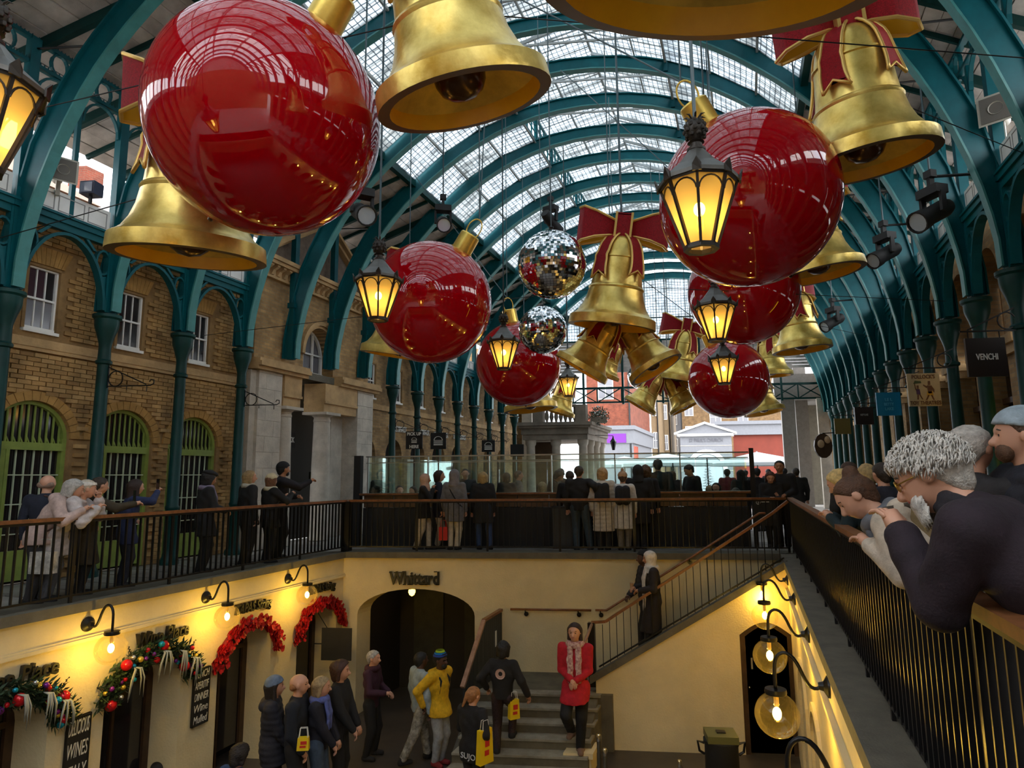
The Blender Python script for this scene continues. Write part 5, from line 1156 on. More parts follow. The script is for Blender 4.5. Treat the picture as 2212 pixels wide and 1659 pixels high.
# ================================================================== hanging signs
SW = mat('sign_white', (.75, .75, .72), .5)
def burger(mb, c, s):
    top = arc(0, .06, .42, .36, 0, PI, 10); mb.strip([(x*.84, y*.86+.02) for x, y in top], top, lambda a, b, t: (c.x+a*s, c.y+t, c.z+b*s), -.004, .004); mb.box(c.x-.42*s, c.x+.42*s, c.y-.004, c.y+.004, c.z+.02*s, c.z+.07*s)
    for z in (-.08, -.19): mb.box(c.x-.42*s, c.x+.42*s, c.y-.004, c.y+.004, c.z+(z-.03)*s, c.z+(z+.03)*s)
    mb.box(c.x-.42*s, c.x+.42*s, c.y-.004, c.y+.004, c.z-.40*s, c.z-.28*s)
def post_sign(label, px, v, z, w_, h_, kind, top=None):
    c = at_v(px, 950, v); c.z = z
    r = thing('pick_up_sign', label, 'sign', (c.x, c.y, 0), 0, 'black counter signs')
    MB().box(c.x-w_/2, c.x+w_/2, c.y-.02, c.y+.02, z-h_/2, z+h_/2).build('panel', BLACKM, r); MB().tube([(c.x, c.y+.03, 0), (c.x, c.y+.03, z)], .02, 6).build('pole', BLACK, r)
    p_ = r; mb = MB()
    if kind == 'text':
        text('lettering', 'PICK UP', .11, SW, frame((0, -.025, z+.16), (1, 0, 0), (0, 0, 1)), r, ext=.003, bold=.004, width=w_*.86); text('lettering', 'HERE', .11, SW, frame((0, -.025, z-.17), (1, 0, 0), (0, 0, 1)), r, ext=.003, bold=.004, width=w_*.55)
        burger(mb, Vector((c.x, c.y-.025, z)), .17)
    else: burger(mb, Vector((c.x, c.y-.025, z)), .30)
    mb.build('burger_emblem', SW, r)
post_sign('black PICK UP HERE sign with a burger emblem', 895, 16.5, 2.52, .44, .46, 'text'); post_sign('black sign with a white burger emblem next to the pick up sign', 947, 17.5, 2.55, .43, .45, 'b'); post_sign('small black burger sign, farthest of the three', 1055, 21, 2.56, .43, .38, 'b')
c = at_v(1117, 962, 24.); r = thing('pick_up_sign', 'blank black sign left of the stone loggia', 'sign', (c.x, c.y, 0), 0, 'black counter signs'); MB().box(c.x-.25, c.x+.25, c.y-.02, c.y+.02, 2.3, 2.75).build('panel', BLACKM, r); MB().tube([(c.x, c.y+.03, 0), (c.x, c.y+.03, 2.4)], .02, 6).build('pole', BLACK, r)
for i, v in enumerate((20.3, 21.9, 23.4, 25.0)):
    o = text('wall_lettering', 'SHAKE SHACK', .26, SW, frame((0, 0, 0), AD, (0, 0, 1)), None, ext=.02, width=1.15); o.location = W(UW+.06, v, 3.10); tag(o, 'white SHAKE SHACK letters on the far brick wall, number %s past the portico' % ('one', 'two', 'three', 'four')[i], 'sign', 'white wall lettering')
def scroll_bracket(name, label, u, v, z, L, par=None, drop=True):
    r = thing(name, label, 'bracket', group='iron sign brackets') if par is None else par; T = lambda a, b: W(u+a, v, z+b)
    mb = MB().bar(T(0, 0), T(L, 0), .018, .018).bar(T(0, .36*L/.85), T(L*.9, .02), .018, .018).bar(T(0, -.03), T(0, .4*L/.85), .02, .02)
    mb.tube([T(.14+.13*math.cos(2*PI*i/16), .13+.13*math.sin(2*PI*i/16)) for i in range(16)], .010, 5, closed=True)
    mb.tube([T(L+.0, 0), T(L+.06, .03), T(L+.06, .09), T(L+.0, .10), T(L-.02, .06)], .010, 5)
    if drop: mb.tube([T(L*.92, 0), T(L*.92, -.10)], .008, 4).tube([T(L*.45, 0), T(L*.45, -.07)], .008, 4)
    return mb.build('bracket' if par else 'scrollwork', BLACK, r)
scroll_bracket('iron_bracket', 'empty iron scroll bracket on the second left column', UL+.1, 10.03, 3.13, .78)
scroll_bracket('iron_bracket', 'iron scroll bracket with a small bell shape beside the portico', UL+.1, 13.16, 3.13, .72)
for i, n in enumerate((7, 8, 9, 10, 11, 12)): scroll_bracket('iron_bracket', 'distant iron scroll bracket on the %s column past the portico' % ('first', 'second', 'third', 'fourth', 'fifth', 'sixth')[i], UL+.1, vl(n), 3.05, .7)
def hanging_sign(label, u0, u1, z0, z1, v, m_, deco):
    r = thing('hanging_shop_sign', label, 'sign', W((u0+u1)/2, v, z0), 0, 'hanging shop signs'); q = Vector(ROOT[r.name]); hw = (u1-u0)/2; H = z1-z0
    MB().box(q.x-hw, q.x+hw, q.y-.02, q.y+.02, z0, z1).build('board', m_, r)
    for s_ in (-1, 1): MB().tube([(q.x+s_*hw*.8, q.y, z1), (q.x+s_*hw*.8, q.y, z1+.10)], .008, 5).build('hook', BLACK, r)
    ub = q.x-K*q.y-hw-.05
    mb = MB().bar(W(ub, v, z1+.10), W(UR, v, z1+.10), .02, .02).bar(W(ub+.1, v, z1+.12), W(UR, v, z1+.45), .018, .018).tube([W(UR-.18+.12*math.cos(2*PI*i/14), v, z1+.24+.12*math.sin(2*PI*i/14)) for i in range(14)], .01, 5, closed=True); mb.build('bracket', BLACK, r)
    deco(r, hw, H)
def d_text(txts, m_, sizes, zs, wid):
    def f(r, hw, H):
        for t, s_, z_, w_ in zip(txts, sizes, zs, wid): text('lettering', t, s_, m_, frame((0, -.026, H*z_), (1, 0, 0), (0, 0, 1)), r, ext=.003, bold=.002, width=hw*2*w_)
    return f
SBLK = mat('sign_black', (.014, .010, .010), .4)
hanging_sign('black VENCHI sign hanging nearest on the right', 3.03, 3.54, 2.86, 3.40, 9.5, SBLK, d_text(('VENCHI',), SW, (.12,), (.5,), (.55,)))
def pollock(r, hw, H):
    br_ = mat('sign_brown_ink', (.16, .07, .03), .6); bl_ = mat('sign_plum_ink', (.10, .05, .13), .6); gr = mat('sign_green_ink', (.09, .12, .05), .6)
    d_text(("POLLOCK'S", 'TOY THEATRES'), br_, (.10, .10), (.89, .09), (.72, .96))(r, hw, H)
    F = lambda mb, pts: mb.prism(pts, lambda a, b, t: (a*hw, -.022+t, b*H), 0, -.004)
    mb = MB()                          # left figure carrying a tray, right figure in a tunic
    F(mb, [(-.52, .52), (-.30, .52), (-.26, .36), (-.50, .36)]); mb.build('painted_coat', bl_, r, org=(0, 0, 0))
    mb = MB(); F(mb, [(-.66, .68), (-.15, .70), (-.18, .76), (-.55, .78)]); mb.build('painted_tray', gr, r, org=(0, 0, 0))
    mb = MB(); F(mb, [(-.46, .36), (-.38, .36), (-.40, .20), (-.50, .20)]); F(mb, [(-.36, .36), (-.28, .36), (-.12, .20), (-.20, .20)]); F(mb, [(-.46, .53), (-.34, .53), (-.34, .63), (-.46, .63)]); F(mb, [(-.56, .50), (-.51, .50), (-.56, .70), (-.61, .70)])
    F(mb, [(.18, .62), (.48, .62), (.44, .38), (.22, .38)]); F(mb, [(.26, .64), (.40, .64), (.40, .76), (.26, .76)]); F(mb, [(.18, .60), (-.05, .66), (-.05, .62), (.16, .54)]); F(mb, [(.48, .60), (.62, .50), (.60, .40), (.46, .50)]); F(mb, [(.20, .34), (.30, .34), (.12, .18), (.02, .18)]); F(mb, [(.36, .34), (.46, .34), (.58, .18), (.50, .18)]); mb.build('painted_figures', br_, r, org=(0, 0, 0))
    mb = MB(); F(mb, [(.16, .44), (.50, .44), (.54, .32), (.12, .32)]); mb.build('painted_sash', mat('sign_gold_ink', (.62, .36, .04), .6), r, org=(0, 0, 0))
hanging_sign("cream POLLOCK'S TOY THEATRES sign with two painted figures", 2.93, 3.48, 2.76, 3.36, 12.5, mat('sign_cream', (.58, .46, .26), .6, var=.1), pollock)
hanging_sign('bright blue square hanging sign on the right', 2.84, 3.34, 2.81, 3.32, 15., mat('sign_blue', (.0, .22, .46), .45), d_text(('OLD', 'SIGN', 'TEAS') if False else ('LE L', 'BETTY', 'LAKE'), mat('sign_pale_blue', (.10, .50, .75), .5), (.09, .09, .09), (.68, .48, .28), (.3, .4, .35)))
hanging_sign('small black hanging sign with faint lettering on the right', 2.76, 3.21, 2.80, 3.25, 17.5, SBLK, d_text(('NEPTUNE',), mat('sign_grey_ink', (.35, .35, .34), .6), (.07,), (.55,), (.42,)))
hanging_sign('olive square hanging sign, farthest on the right', 2.69, 3.16, 2.77, 3.25, 21., mat('sign_olive', (.18, .14, .03), .5), lambda r, hw, H: None)
r = thing('carved_sign', 'dark carved tavern sign with two pale masks at the far right', 'sign', W(2.42, 22, 2.10)); q = Vector(ROOT[r.name])
MB().prism(arc(0, .36, .28, .40, 0, 2*PI, 14)[:-1], lambda a, b, t: (q.x+a, q.y+t, q.z+b), -.05, .05).build('board', WOODD, r); MB().sphere((q.x-.08, q.y-.06, q.z+.42), .11, 10, 8, (1, .5, 1.2)).sphere((q.x+.13, q.y-.06, q.z+.55), .10, 10, 8, (1, .5, 1.2)).build('mask', mat('mask_pale', (.55, .38, .22), .6), r, smooth=True); MB().bar((q.x, q.y, q.z+.76), (q.x+.9, q.y, q.z+.80), .03, .03).build('bracket', BLACK, r)
# ================================================================== lower right corner of the courtyard
c = W(-.55, 9.6, ZLOW); kt = thing('brazier', 'black cast iron brazier with a square lid near the dark door', 'brazier', c)
MB().lathe([(.20, 0), (.22, .05), (.16, .12), (.14, .35), (.18, .45), (.24, .52), (.20, .58), (.14, .62), (.19, .70), (.235, .78)], 20, c).build('pedestal', BLACK, kt, smooth=40)
MB().lathe([(.20, .80), (.225, .84), (.22, 1.2), (.235, 1.24), (.235, 1.27), (.0001, 1.27)], 20, c).build('pot', BLACKM, kt, smooth=40); MB().tube([(c.x+.235*math.cos(2*PI*i/18), c.y+.235*math.sin(2*PI*i/18), c.z+.79) for i in range(18)], .035, 8, closed=True).build('collar', mat('brazier_collar', (.08, .045, .04), .5), kt, smooth=True)
MB().box(c.x-.2, c.x+.2, c.y-.18, c.y+.18, c.z+1.27, c.z+1.36).build('lid', mat('brazier_lid', (.10, .10, .03), .5), kt); MB().box(c.x-.06, c.x+.06, c.y-.05, c.y+.05, c.z+1.36, c.z+1.375).build('lid_plate', BLACK, kt)
for s_ in (-1, 1): MB().tube([(c.x+s_*.225, c.y, c.z+1.22), (c.x+s_*.31, c.y, c.z+1.24), (c.x+s_*.29, c.y, c.z+1.12), (c.x+s_*.225, c.y, c.z+1.08)], .018, 6).build('handle', BLACK, kt)
CHR = mat('chrome', (.7, .7, .7), .15, 1.)
for (u, v, zt, lab) in ((-2.36, 10.35, -2.24, 'chrome queue post beside the stair plinth, left of the pair'), (-2.22, 10.1, -2.34, 'chrome queue post beside the stair plinth, right of the pair'), (-1.18, 10.2, -2.5, 'lone chrome queue post in front of the spandrel wall')):
    c = W(u, v, ZLOW); r = thing('queue_post', lab, 'queue post', c, 0, 'chrome queue posts'); H = zt-ZLOW
    MB().lathe([(.16, 0), (.16, .02), (.03, .03), (.03, H-.10), (.028, H-.09)], 14, c).build('stem', mat('post_dark_chrome', (.25, .24, .2), .2, .9), r, smooth=40); MB().lathe([(.034, H-.10), (.036, H-.02), (.025, H), (.0001, H)], 14, c).build('cap', CHR, r, smooth=40)
rp = thing('queue_rope', 'slack rope hanging from the lone queue post', 'rope'); a, b = W(-1.16, 10.2, -2.58), W(-.4, 9.9, -2.62); MB().tube([a.lerp(b, i/8)-Vector((0, 0, .22*math.sin(PI*i/8))) for i in range(9)], .016, 6).build('rope', WOODD, rp, smooth=True)
tb = thing('cafe_table', 'yellow cafe table top at the bottom edge below the red cardigan woman', 'table', W(-1.92, 9.1, ZLOW)); q = Vector(ROOT[tb.name]); MB().lathe([(.0001, .74), (.30, .74), (.30, .77), (.0001, .77)], 24, q).build('table_top', mat('table_yellow', (.60, .36, .06), .4), tb); MB().lathe([(.2, 0), (.2, .02), (.03, .03), (.03, .74)], 12, q).build('pedestal', BLACKM, tb)
# ================================================================== the square beyond the hall
lg = struct('wall_loggia', 'stone loggia with balustrade and columns at the end of the hall')
VLG = 27.8
MB().box(-9.25, -6.48, VLG, VLG+4, 3.12, 3.35).box(-9.3, -6.42, VLG-.06, VLG+4, 3.35, 3.62).box(-9.35, -6.30, VLG-.18, VLG+4, 3.62, 3.72).box(-9.4, -6.22, VLG-.25, VLG+4, 3.72, 3.86).build('entablature', mat('loggia_stone', (.23, .19, .15), .9, var=.3, vscale=2.), lg, sk=True)
LGS = MATS['loggia_stone']
for (u, v) in ((-9.0, VLG+.3), (-7.9, VLG+.3), (-6.75, VLG+.3), (-6.75, VLG+1.5), (-6.75, VLG+2.7), (-6.75, VLG+3.8)): MB().lathe([(.24, 0), (.24, .1), (.21, .15), (.18, 2.85), (.23, 2.95), (.24, 3.12)], 16, W(u, v, 0)).build('stone_column', STONE, lg, smooth=40)
for (u, w_) in ((-6.75, .22), (-8.6, .22)): MB().box(u-w_, u+w_, VLG-.0, VLG+.4, 3.86, 4.62).build('balustrade_pier', LGS, lg, sk=True)
MB().box(-8.4, -6.97, VLG+.1, VLG+.3, 4.52, 4.64).build('balustrade_rail', LGS, lg, sk=True)
for i in range(7): MB().lathe([(.05, 3.86), (.05, 3.92), (.10, 4.1), (.05, 4.4), (.06, 4.52)], 10, W(-8.25+.2*i, VLG+.2, 0)).build('baluster', LGS, lg, smooth=True)
MB().box(-9.2, -8.2, VLG+1.5, VLG+1.6, 0, 3.1).build('inner_wall', WOODD, lg, sk=True)
pn = thing('flower_planter', 'overflowing planter with white flowers on the stone loggia', 'planter', W(-6.15, VLG+.7, 3.86)); q = Vector(ROOT[pn.name]); MB().box(q.x-.35, q.x+.35, q.y-.3, q.y+.3, q.z, q.z+.25).build('trough', LGS, pn)
mb = MB(); fw = MB()
for i in range(500):
    d = Vector((random.gauss(0, 1), random.gauss(0, 1), random.gauss(0, 1))).normalized()*random.uniform(.2, .5); c = q+Vector((d.x*1.0, d.y*.8, .42+d.z*.85-.12)); e = Vector((random.gauss(0, 1), random.gauss(0, 1), random.gauss(0, 1))).normalized()*.09; w_ = e.orthogonal().normalized()*.035; mb.add([c, c+e*.5+w_, c+e, c+e*.5-w_], [(0, 1, 2, 3)])
    if i % 7 == 0: fw.sphere(c+d*.05, .035, 5, 4)
mb.build('foliage', LEAF, pn, fix=False)['kind'] = 'stuff'; fw.build('blossom', WHITE, pn)['kind'] = 'stuff'
def building(name, label, u0, u1, v0, v1, z1, m_, wins=(), z0=0., extra=None, cat='building'):
    r = thing(name, label, cat, W((u0+u1)/2, v0, 0), 0, None); MB().box(u0, u1, v0, v1, z0, z1).build('wall', m_, r, sk=True)
    for (a, b, c, d) in wins:
        w_ = MB().box(a-.08, b+.08, v0-.06, v0+.05, c-.08, d+.08).build('window', WHITE, r, sk=True); MB().box(a, b, v0-.08, v0-.05, c, d).build('pane', GGLASS, w_, sk=True); MB().box((a+b)/2-.03, (a+b)/2+.03, v0-.10, v0-.06, c, d).box(a, b, v0-.10, v0-.06, (c+d)/2-.03, (c+d)/2+.03).build('glazing_bar', WHITE, w_, sk=True)
    return r
PST = mat('pale_outdoor_stone', (.185, .19, .21), .8, var=.08); BUFF = mat('buff_outdoor_render', (.24, .165, .09), .85, var=.2, vscale=.6)
b1 = building('corner_building', 'red brick corner building with white ground floor and purple shop sign', -13.5, -9.7, 58, 70, 19, REDBR, [(-12.4, -11.2, 12.4, 14.8), (-12.4, -11.2, 8.4, 10.6)])
MB().box(-13.6, -9.6, 57.9, 70, 0, 4.4).box(-13.7, -9.45, 57.8, 70.2, 4.4, 5.6).build('ground_floor', PST, b1, sk=True); MB().box(-13.8, -9.3, 57.6, 70.4, 5.6, 5.95).build('cornice', PST, b1, sk=True); MB().box(-12.1, -10.1, 57.75, 57.9, 4.45, 5.25).build('purple_sign', mat('purple_sign', (.16, .02, .30), .5), b1, sk=True); MB().box(-9.72, -9.60, 58.6, 61, .3, 4.2).build('red_shutter', mat('red_shutter', (.5, .08, .04), .6), b1, sk=True)
MB().tube([W(-9.75, 57.9, 0), W(-9.75, 57.9, 19)], .08, 6).build('drainpipe', BLACK, b1)
for i, (u0, u1, v0, m_, h, lab) in enumerate(((-9.7, -8.9, 71, BUFF, 17, 'buff house first along the side street'), (-9.2, -8.2, 76, BUFF, 19, 'tall buff house second along the side street'), (-8.9, -7.6, 84, PST, 18, 'grey house third along the side street'), (-8.3, -6.6, 92, STONE, 20, 'stone house closing the side street'))):
    b = building('street_house', lab, u0, u1, v0, v0+6, h, m_, [(u0+.25, u0+.6, z_, z_+1.6) for z_ in (4.5, 8, 11.5)]); MB().tube([W(u1-.1, v0-.1, 0), W(u1-.1, v0-.1, h)], .07, 6).build('drainpipe', BLACK, b)
building('yellow_brick_house', 'yellow brick house with white windows behind the church gate', -6.7, 4.2, 74, 80, 20, YELBR, [(-6.3, -5.5, 8.2, 9.7), (-6.3, -5.5, 5.6, 6.9), (-3.6, -2.5, 7.2, 8.7), (-6.3, -5.5, 11.4, 13.2), (-.6, .4, 7.4, 8.9)])
gt = thing('church_gate', "white pedimented gateway lettered ST PAUL'S CHURCH", 'gateway', W(-3.15, 55, 0)); VG = 55
MB().box(-5.2, -1.1, VG, VG+1.2, 0, 4.75).build('wall', PST, gt, sk=True); MB().box(-5.4, -.9, VG-.25, VG+1.2, 4.75, 4.95).build('cornice', WHITE, gt, sk=True); MB().prism([(-5.45, 4.95), (-.85, 4.95), (-3.15, 5.75)], fnB, VG-.1, VG+1.2).build('pediment', PST, gt, sk=True)
for s_ in (-1, 1): MB().prism([(-3.15, 5.75), (-3.15, 5.93), (-3.15+s_*2.5, 5.05), (-3.15+s_*2.5, 4.90)], fnB, VG-.3, VG+1.2).build('raking_cornice', WHITE, gt, sk=True)
for z_ in (1.2, 1.9, 2.6, 3.3, 3.95): MB().box(-5.22, -1.08, VG-.03, VG, z_, z_+.04).build('rustication', STONE, gt, sk=True)
text('lettering', "ST PAUL'S CHURCH", .42, mat('gate_ink', (.12, .12, .14), .7), frame((-0.0, -.05, 4.40), (1, 0, 0), (0, 0, 1)), gt, ext=.01, width=2.7)
A = lambda e: [(-3.15-(1.3+e)*math.cos(PI*i/14), 2.0+(1.3+e)*math.sin(PI*i/14)) for i in range(15)]
MB().strip(A(0), A(.35), fnB, VG-.08, VG).build('arch_ring', WHITE, gt, sk=True); MB().prism([(-4.4, 0), (-1.9, 0)]+list(reversed(A(-.05))), fnB, VG-.04, VG-.01).build('gate_door', mat('gate_stone_blue', (.42, .44, .5), .8), gt, sk=True)
bw_ = building('garden_wall', 'red brick garden wall with white cornice right of the church gate', -1.0, 3.6, 58.5, 60, 5.0, mat('orange_red_render', (.17, .028, .015), .85, var=.15, vscale=1.), cat='wall'); MB().box(-2.4, 3.7, 58.2, 60, 5.0, 5.9).box(-2.5, 3.8, 58.0, 60, 5.9, 6.2).build('cornice', PST, bw_, sk=True)
rp_ = struct('wall_church_portico', 'pale stone portico piers at the far right')
for (u0, u1, v0) in ((1.78, 2.42, 32.6), (2.5, 3.1, 33.4)): MB().box(u0, u1, v0, v0+.7, 0, 7.).build('pier', mat('portico_stone', (.26, .25, .24), .8, var=.15), rp_, sk=True)
MB().box(1.5, 6, 32.5, 36, 5.2, 6.4).build('architrave', MATS['portico_stone'], rp_, sk=True); MB().box(2.9, 6., 36, 36.5, 0, 6).build('wall', STONED, rp_, sk=True)
def market_umbrella(label, u, v, R, zt, ze):
    c = W(u, v, 0); r = thing('market_umbrella', label, 'umbrella', c, 0, 'white market umbrellas')
    MB().lathe([(.03, zt+.05), (.05, zt), (R*.5, (zt+ze)/2+.03), (R, ze), (R, ze-.18), (R-.02, ze-.18), (R-.02, ze-.02), (.05, zt-.08)], 8, c, M=Matrix.Rotation(PI/8, 3, 'Z')).build('canopy', mat('umbrella_white', (.26, .29, .31), .7), r); MB().tube([c, c+Vector((0, 0, zt))], .04, 8).build('pole', WOODD, r)
    for k in range(8): MB().bar(c+Vector((0, 0, zt-.2)), c+Vector((R*.9*math.cos(PI/8+2*PI*k/8), R*.9*math.sin(PI/8+2*PI*k/8), ze-.03)), .03, .03).build('rib', WOODD, r)
market_umbrella('white market umbrella in front of the church gate', -4.95, 42, 2.9, 2.95, 2.30); market_umbrella('white market umbrella at the right of the square', .65, 42, 2.9, 2.95, 2.28); market_umbrella('white market umbrella farther left in the square', -8.2, 46, 2.6, 2.9, 2.3)
for i, (px, v, h, lab) in enumerate(((1455, 24., 1.1, 'small fir tree behind the counter, left of the dark jacketed back'), (1530, 24., 1.25, 'small fir tree behind the counter, right of the dark jacketed back'), (885+640, 30, .1, ''))):
    if not lab: continue
    c = at_v(px, 1045, v); c.z = .9; r = thing('fir_tree', lab, 'tree', c, 0, 'small fir trees'); mb = MB()
    for k in range(260):
        t = (k+.5)/260; z_ = t*h; R = .38*(1-t)+.03; a = k*2.4; p0 = Vector((c.x, c.y, c.z+z_)); d = Vector((math.cos(a), math.sin(a), -.15+.3*((k % 3) == 0)))*R; w_ = Vector((-math.sin(a), math.cos(a), 0))*.03
        mb.add([p0, p0+d*.6+w_, p0+d, p0+d*.6-w_], [(0, 1, 2, 3)])
    mb.build('foliage', LEAF, r, fix=False)['kind'] = 'stuff'; MB().tube([c, c+Vector((0, 0, h))], .02, 6).build('trunk', WOODD, r); MB().lathe([(.14, -.9), (.18, -.6), (.18, -.05), (.0001, -.05)], 12, c).build('pot', BLACKM, r)
wl_ = thing('wall_lantern', 'black iron lantern on a bracket at the loggia corner', 'lantern', at_v(1325, 960, 29)); q = Vector(ROOT[wl_.name])
MB().lathe([(.06, -.25), (.13, .10), (.15, .12), (.05, .26), (.02, .36), (.0001, .38)], 6, q).build('cage', BLACK, wl_); MB().bar(q+Vector((0, 0, .38)), q+Vector((-.8, 0, .42)), .025, .025).build('arm', BLACK, wl_)
# houses beyond the left clerestory
ho = building('clerestory_house', 'brown brick house seen through the left clerestory', -24, -17.5, 10, 16, 9.2, YELBR); MB().prism([(-24, 9.2), (-17.2, 9.2), (-20, 11)], fnB, 10, 16).build('roof', mat('brown_roof', (.2, .12, .08), .8), ho, sk=True)
ho = building('clerestory_house', 'pale gabled house seen through the left clerestory', -23, -16.5, 17.5, 23, 9.0, BUFF); MB().prism([(-23.3, 9.0), (-16.2, 9.0), (-19.7, 10.6)], fnB, 17.5, 23).build('roof', mat('grey_roof', (.42, .40, .40), .8), ho, sk=True); MB().box(-20.6, -20.0, 18, 18.6, 9.6, 11.6).build('chimney', REDBR, ho, sk=True)
# ================================================================== people: each body one smooth surface grown from a posed skeleton
F32 = np.float32
class Field:
    def __init__(s, lo, hi, h):
        s.lo = np.array(lo, F32); s.h = h; s.n = np.maximum(4, np.ceil((np.array(hi)-np.array(lo))/h).astype(int)+1); s.d = np.full(s.n, 9., F32)
        s.ax = [s.lo[i]+h*np.arange(s.n[i], dtype=F32) for i in range(3)]
    def block(s, lo, hi):
        i0 = np.clip(np.floor((np.array(lo)-s.lo)/s.h).astype(int), 0, s.n); i1 = np.clip(np.ceil((np.array(hi)-s.lo)/s.h).astype(int)+1, 0, s.n)
        if (i1 <= i0).any(): return None, None
        sl = tuple(slice(a, b) for a, b in zip(i0, i1)); X = np.meshgrid(*[s.ax[i][sl[i]] for i in range(3)], indexing='ij'); return sl, X
    def put(s, sl, d, k):
        o = s.d[sl]
        if k > 0:
            m = np.clip(.5+.5*(o-d)/k, 0, 1); s.d[sl] = np.where(o > 5, d, d*m+o*(1-m)-k*m*(1-m))
        else: s.d[sl] = np.minimum(o, d)
    def cap(s, a, b, ra, rb, k=.03, R=None, fl=1.):
        """tapered capsule; with R (3x3 local axes as rows) and fl the section is flattened along the local y"""
        a = np.array(a, F32); b = np.array(b, F32); m = max(ra, rb)+.06
        sl, X = s.block(np.minimum(a, b)-m, np.maximum(a, b)+m)
        if sl is None: return
        P = np.stack(X, -1)-a; v = b-a
        if R is not None:
            R = np.array(R, F32); P = P @ R.T; v = R @ v; P[..., 1] /= fl; v = v.copy(); v[1] /= fl
        t = np.clip((P @ v)/max(1e-9, v @ v), 0, 1); d = np.sqrt(((P-t[..., None]*v)**2).sum(-1))-(ra+(rb-ra)*t)
        s.put(sl, d.astype(F32)*(fl if R is not None else 1.), k)
    def ell(s, c, r, k=.02, R=None, sub=False):
        c = np.array(c, F32); r = np.array(r, F32); m = float(r.max())+.05; sl, X = s.block(c-m, c+m)
        if sl is None: return
        P = np.stack(X, -1)-c
        if R is not None: P = P @ np.array(R, F32).T
        q = np.sqrt(((P/r)**2).sum(-1)); d = ((q-1)*r.min()).astype(F32)
        if sub: s.d[sl] = np.maximum(s.d[sl], -d)
        else: s.put(sl, d, k)
    def above(s, z): s.d = np.maximum(s.d, (z-s.ax[2])[None, None, :].astype(F32))
    def below(s, z): s.d = np.maximum(s.d, (s.ax[2]-z)[None, None, :].astype(F32))
    def plane(s, p, n):
        """keep the side n points away from"""
        n = np.array(n, F32); n /= np.linalg.norm(n); X = np.meshgrid(*s.ax, indexing='ij'); s.d = np.maximum(s.d, (np.stack(X, -1)-np.array(p, F32)) @ n)
    def folds(s, amp, kind):
        X = np.meshgrid(*s.ax, indexing='ij')
        if kind == 'puffer': s.d -= (amp*np.abs(np.cos(PI*X[2]/.085))).astype(F32)
        else: s.d -= (amp*(np.sin(23*X[0]+9*X[2]+2*np.sin(15*X[2]))*np.sin(17*X[1]+13*X[2]+3*X[0]))).astype(F32)
    def hairy(s, amp):
        X = np.meshgrid(*s.ax, indexing='ij'); s.d -= (amp*np.sin(95*X[0]+40*np.sin(9*X[2]))*np.sin(80*X[1]+30*X[2])).astype(F32)
    def mesh(s):
        d = s.d; ins = d < 0; n = s.n
        c8 = [ins[i:n[0]-1+i, j:n[1]-1+j, k:n[2]-1+k] for i in (0, 1) for j in (0, 1) for k in (0, 1)]
        cnt = sum(c.astype(np.int8) for c in c8); act = (cnt > 0) & (cnt < 8); ids = np.full(act.shape, -1, np.int32); ids[act] = np.arange(act.sum()); I = np.argwhere(act)
        if len(I) == 0: return np.zeros((0, 3)), np.zeros((0, 4), int)
        acc = np.zeros((len(I), 3), F32); num = np.zeros(len(I), F32)
        for ax in range(3):
            for o1 in (0, 1):
                for o2 in (0, 1):
                    A = I.copy(); oth = [q for q in range(3) if q != ax]; A[:, oth[0]] += o1; A[:, oth[1]] += o2; B = A.copy(); B[:, ax] += 1
                    da = d[A[:, 0], A[:, 1], A[:, 2]]; db = d[B[:, 0], B[:, 1], B[:, 2]]; m = (da < 0) != (db < 0); t = np.where(m, da/np.where(m, da-db, 1), 0)
                    p = A.astype(F32); p[:, ax] += t; acc[m] += p[m]; num[m] += 1
        V = s.lo+s.h*acc/num[:, None]; fs = []
        for ax in range(3):
            sl0 = [slice(None)]*3; sl1 = [slice(None)]*3; sl0[ax] = slice(0, -1); sl1[ax] = slice(1, None); a_, b_ = ins[tuple(sl0)], ins[tuple(sl1)]; E = np.argwhere(a_ != b_)
            o = [q for q in range(3) if q != ax]; ok = (E[:, o[0]] > 0) & (E[:, o[1]] > 0) & (E[:, o[0]] < n[o[0]]-1) & (E[:, o[1]] < n[o[1]]-1); E = E[ok]
            def cid(da, db): Q = E.copy(); Q[:, o[0]] += da; Q[:, o[1]] += db; return ids[Q[:, 0], Q[:, 1], Q[:, 2]]
            q = np.stack([cid(-1, -1), cid(0, -1), cid(0, 0), cid(-1, 0)], 1); fl = a_[E[:, 0], E[:, 1], E[:, 2]]
            if ax == 1: fl = ~fl
            q[~fl] = q[~fl][:, ::-1]; fs.append(q)
        return V, np.concatenate(fs)
def np_obj(name, V, Fq, m_, parent, extra=None):
    me = bpy.data.meshes.new(name); V = V.tolist(); Fq = Fq.tolist()
    if extra: o = len(V); V = V+[tuple(p) for p in extra.v]; Fq = Fq+[[i+o for i in f] for f in extra.f]
    me.from_pydata(V, [], Fq); me.materials.append(m_); me.polygons.foreach_set('use_smooth', [True]*len(me.polygons)); o = bpy.data.objects.new(name, me); COL.objects.link(o); o.parent = parent; return o
def ik(a, c, l1, l2, pole):
    a = np.array(a, float); c = np.array(c, float); v = c-a; L = np.linalg.norm(v); mx = (l1+l2)*.995
    if L > mx: c = a+v/L*mx; v = c-a; L = mx
    x = (l1*l1-l2*l2+L*L)/(2*L); hgt = math.sqrt(max(0, l1*l1-x*x)); e = v/L; p = np.array(pole, float); p = p-e*(p @ e); p /= max(1e-6, np.linalg.norm(p)); return a+e*x+p*hgt, c
def rotx(a): c, s = math.cos(a), math.sin(a); return np.array([[1, 0, 0], [0, c, -s], [0, s, c]])
def rotz_(a): c, s = math.cos(a), math.sin(a); return np.array([[c, -s, 0], [s, c, 0], [0, 0, 1]])
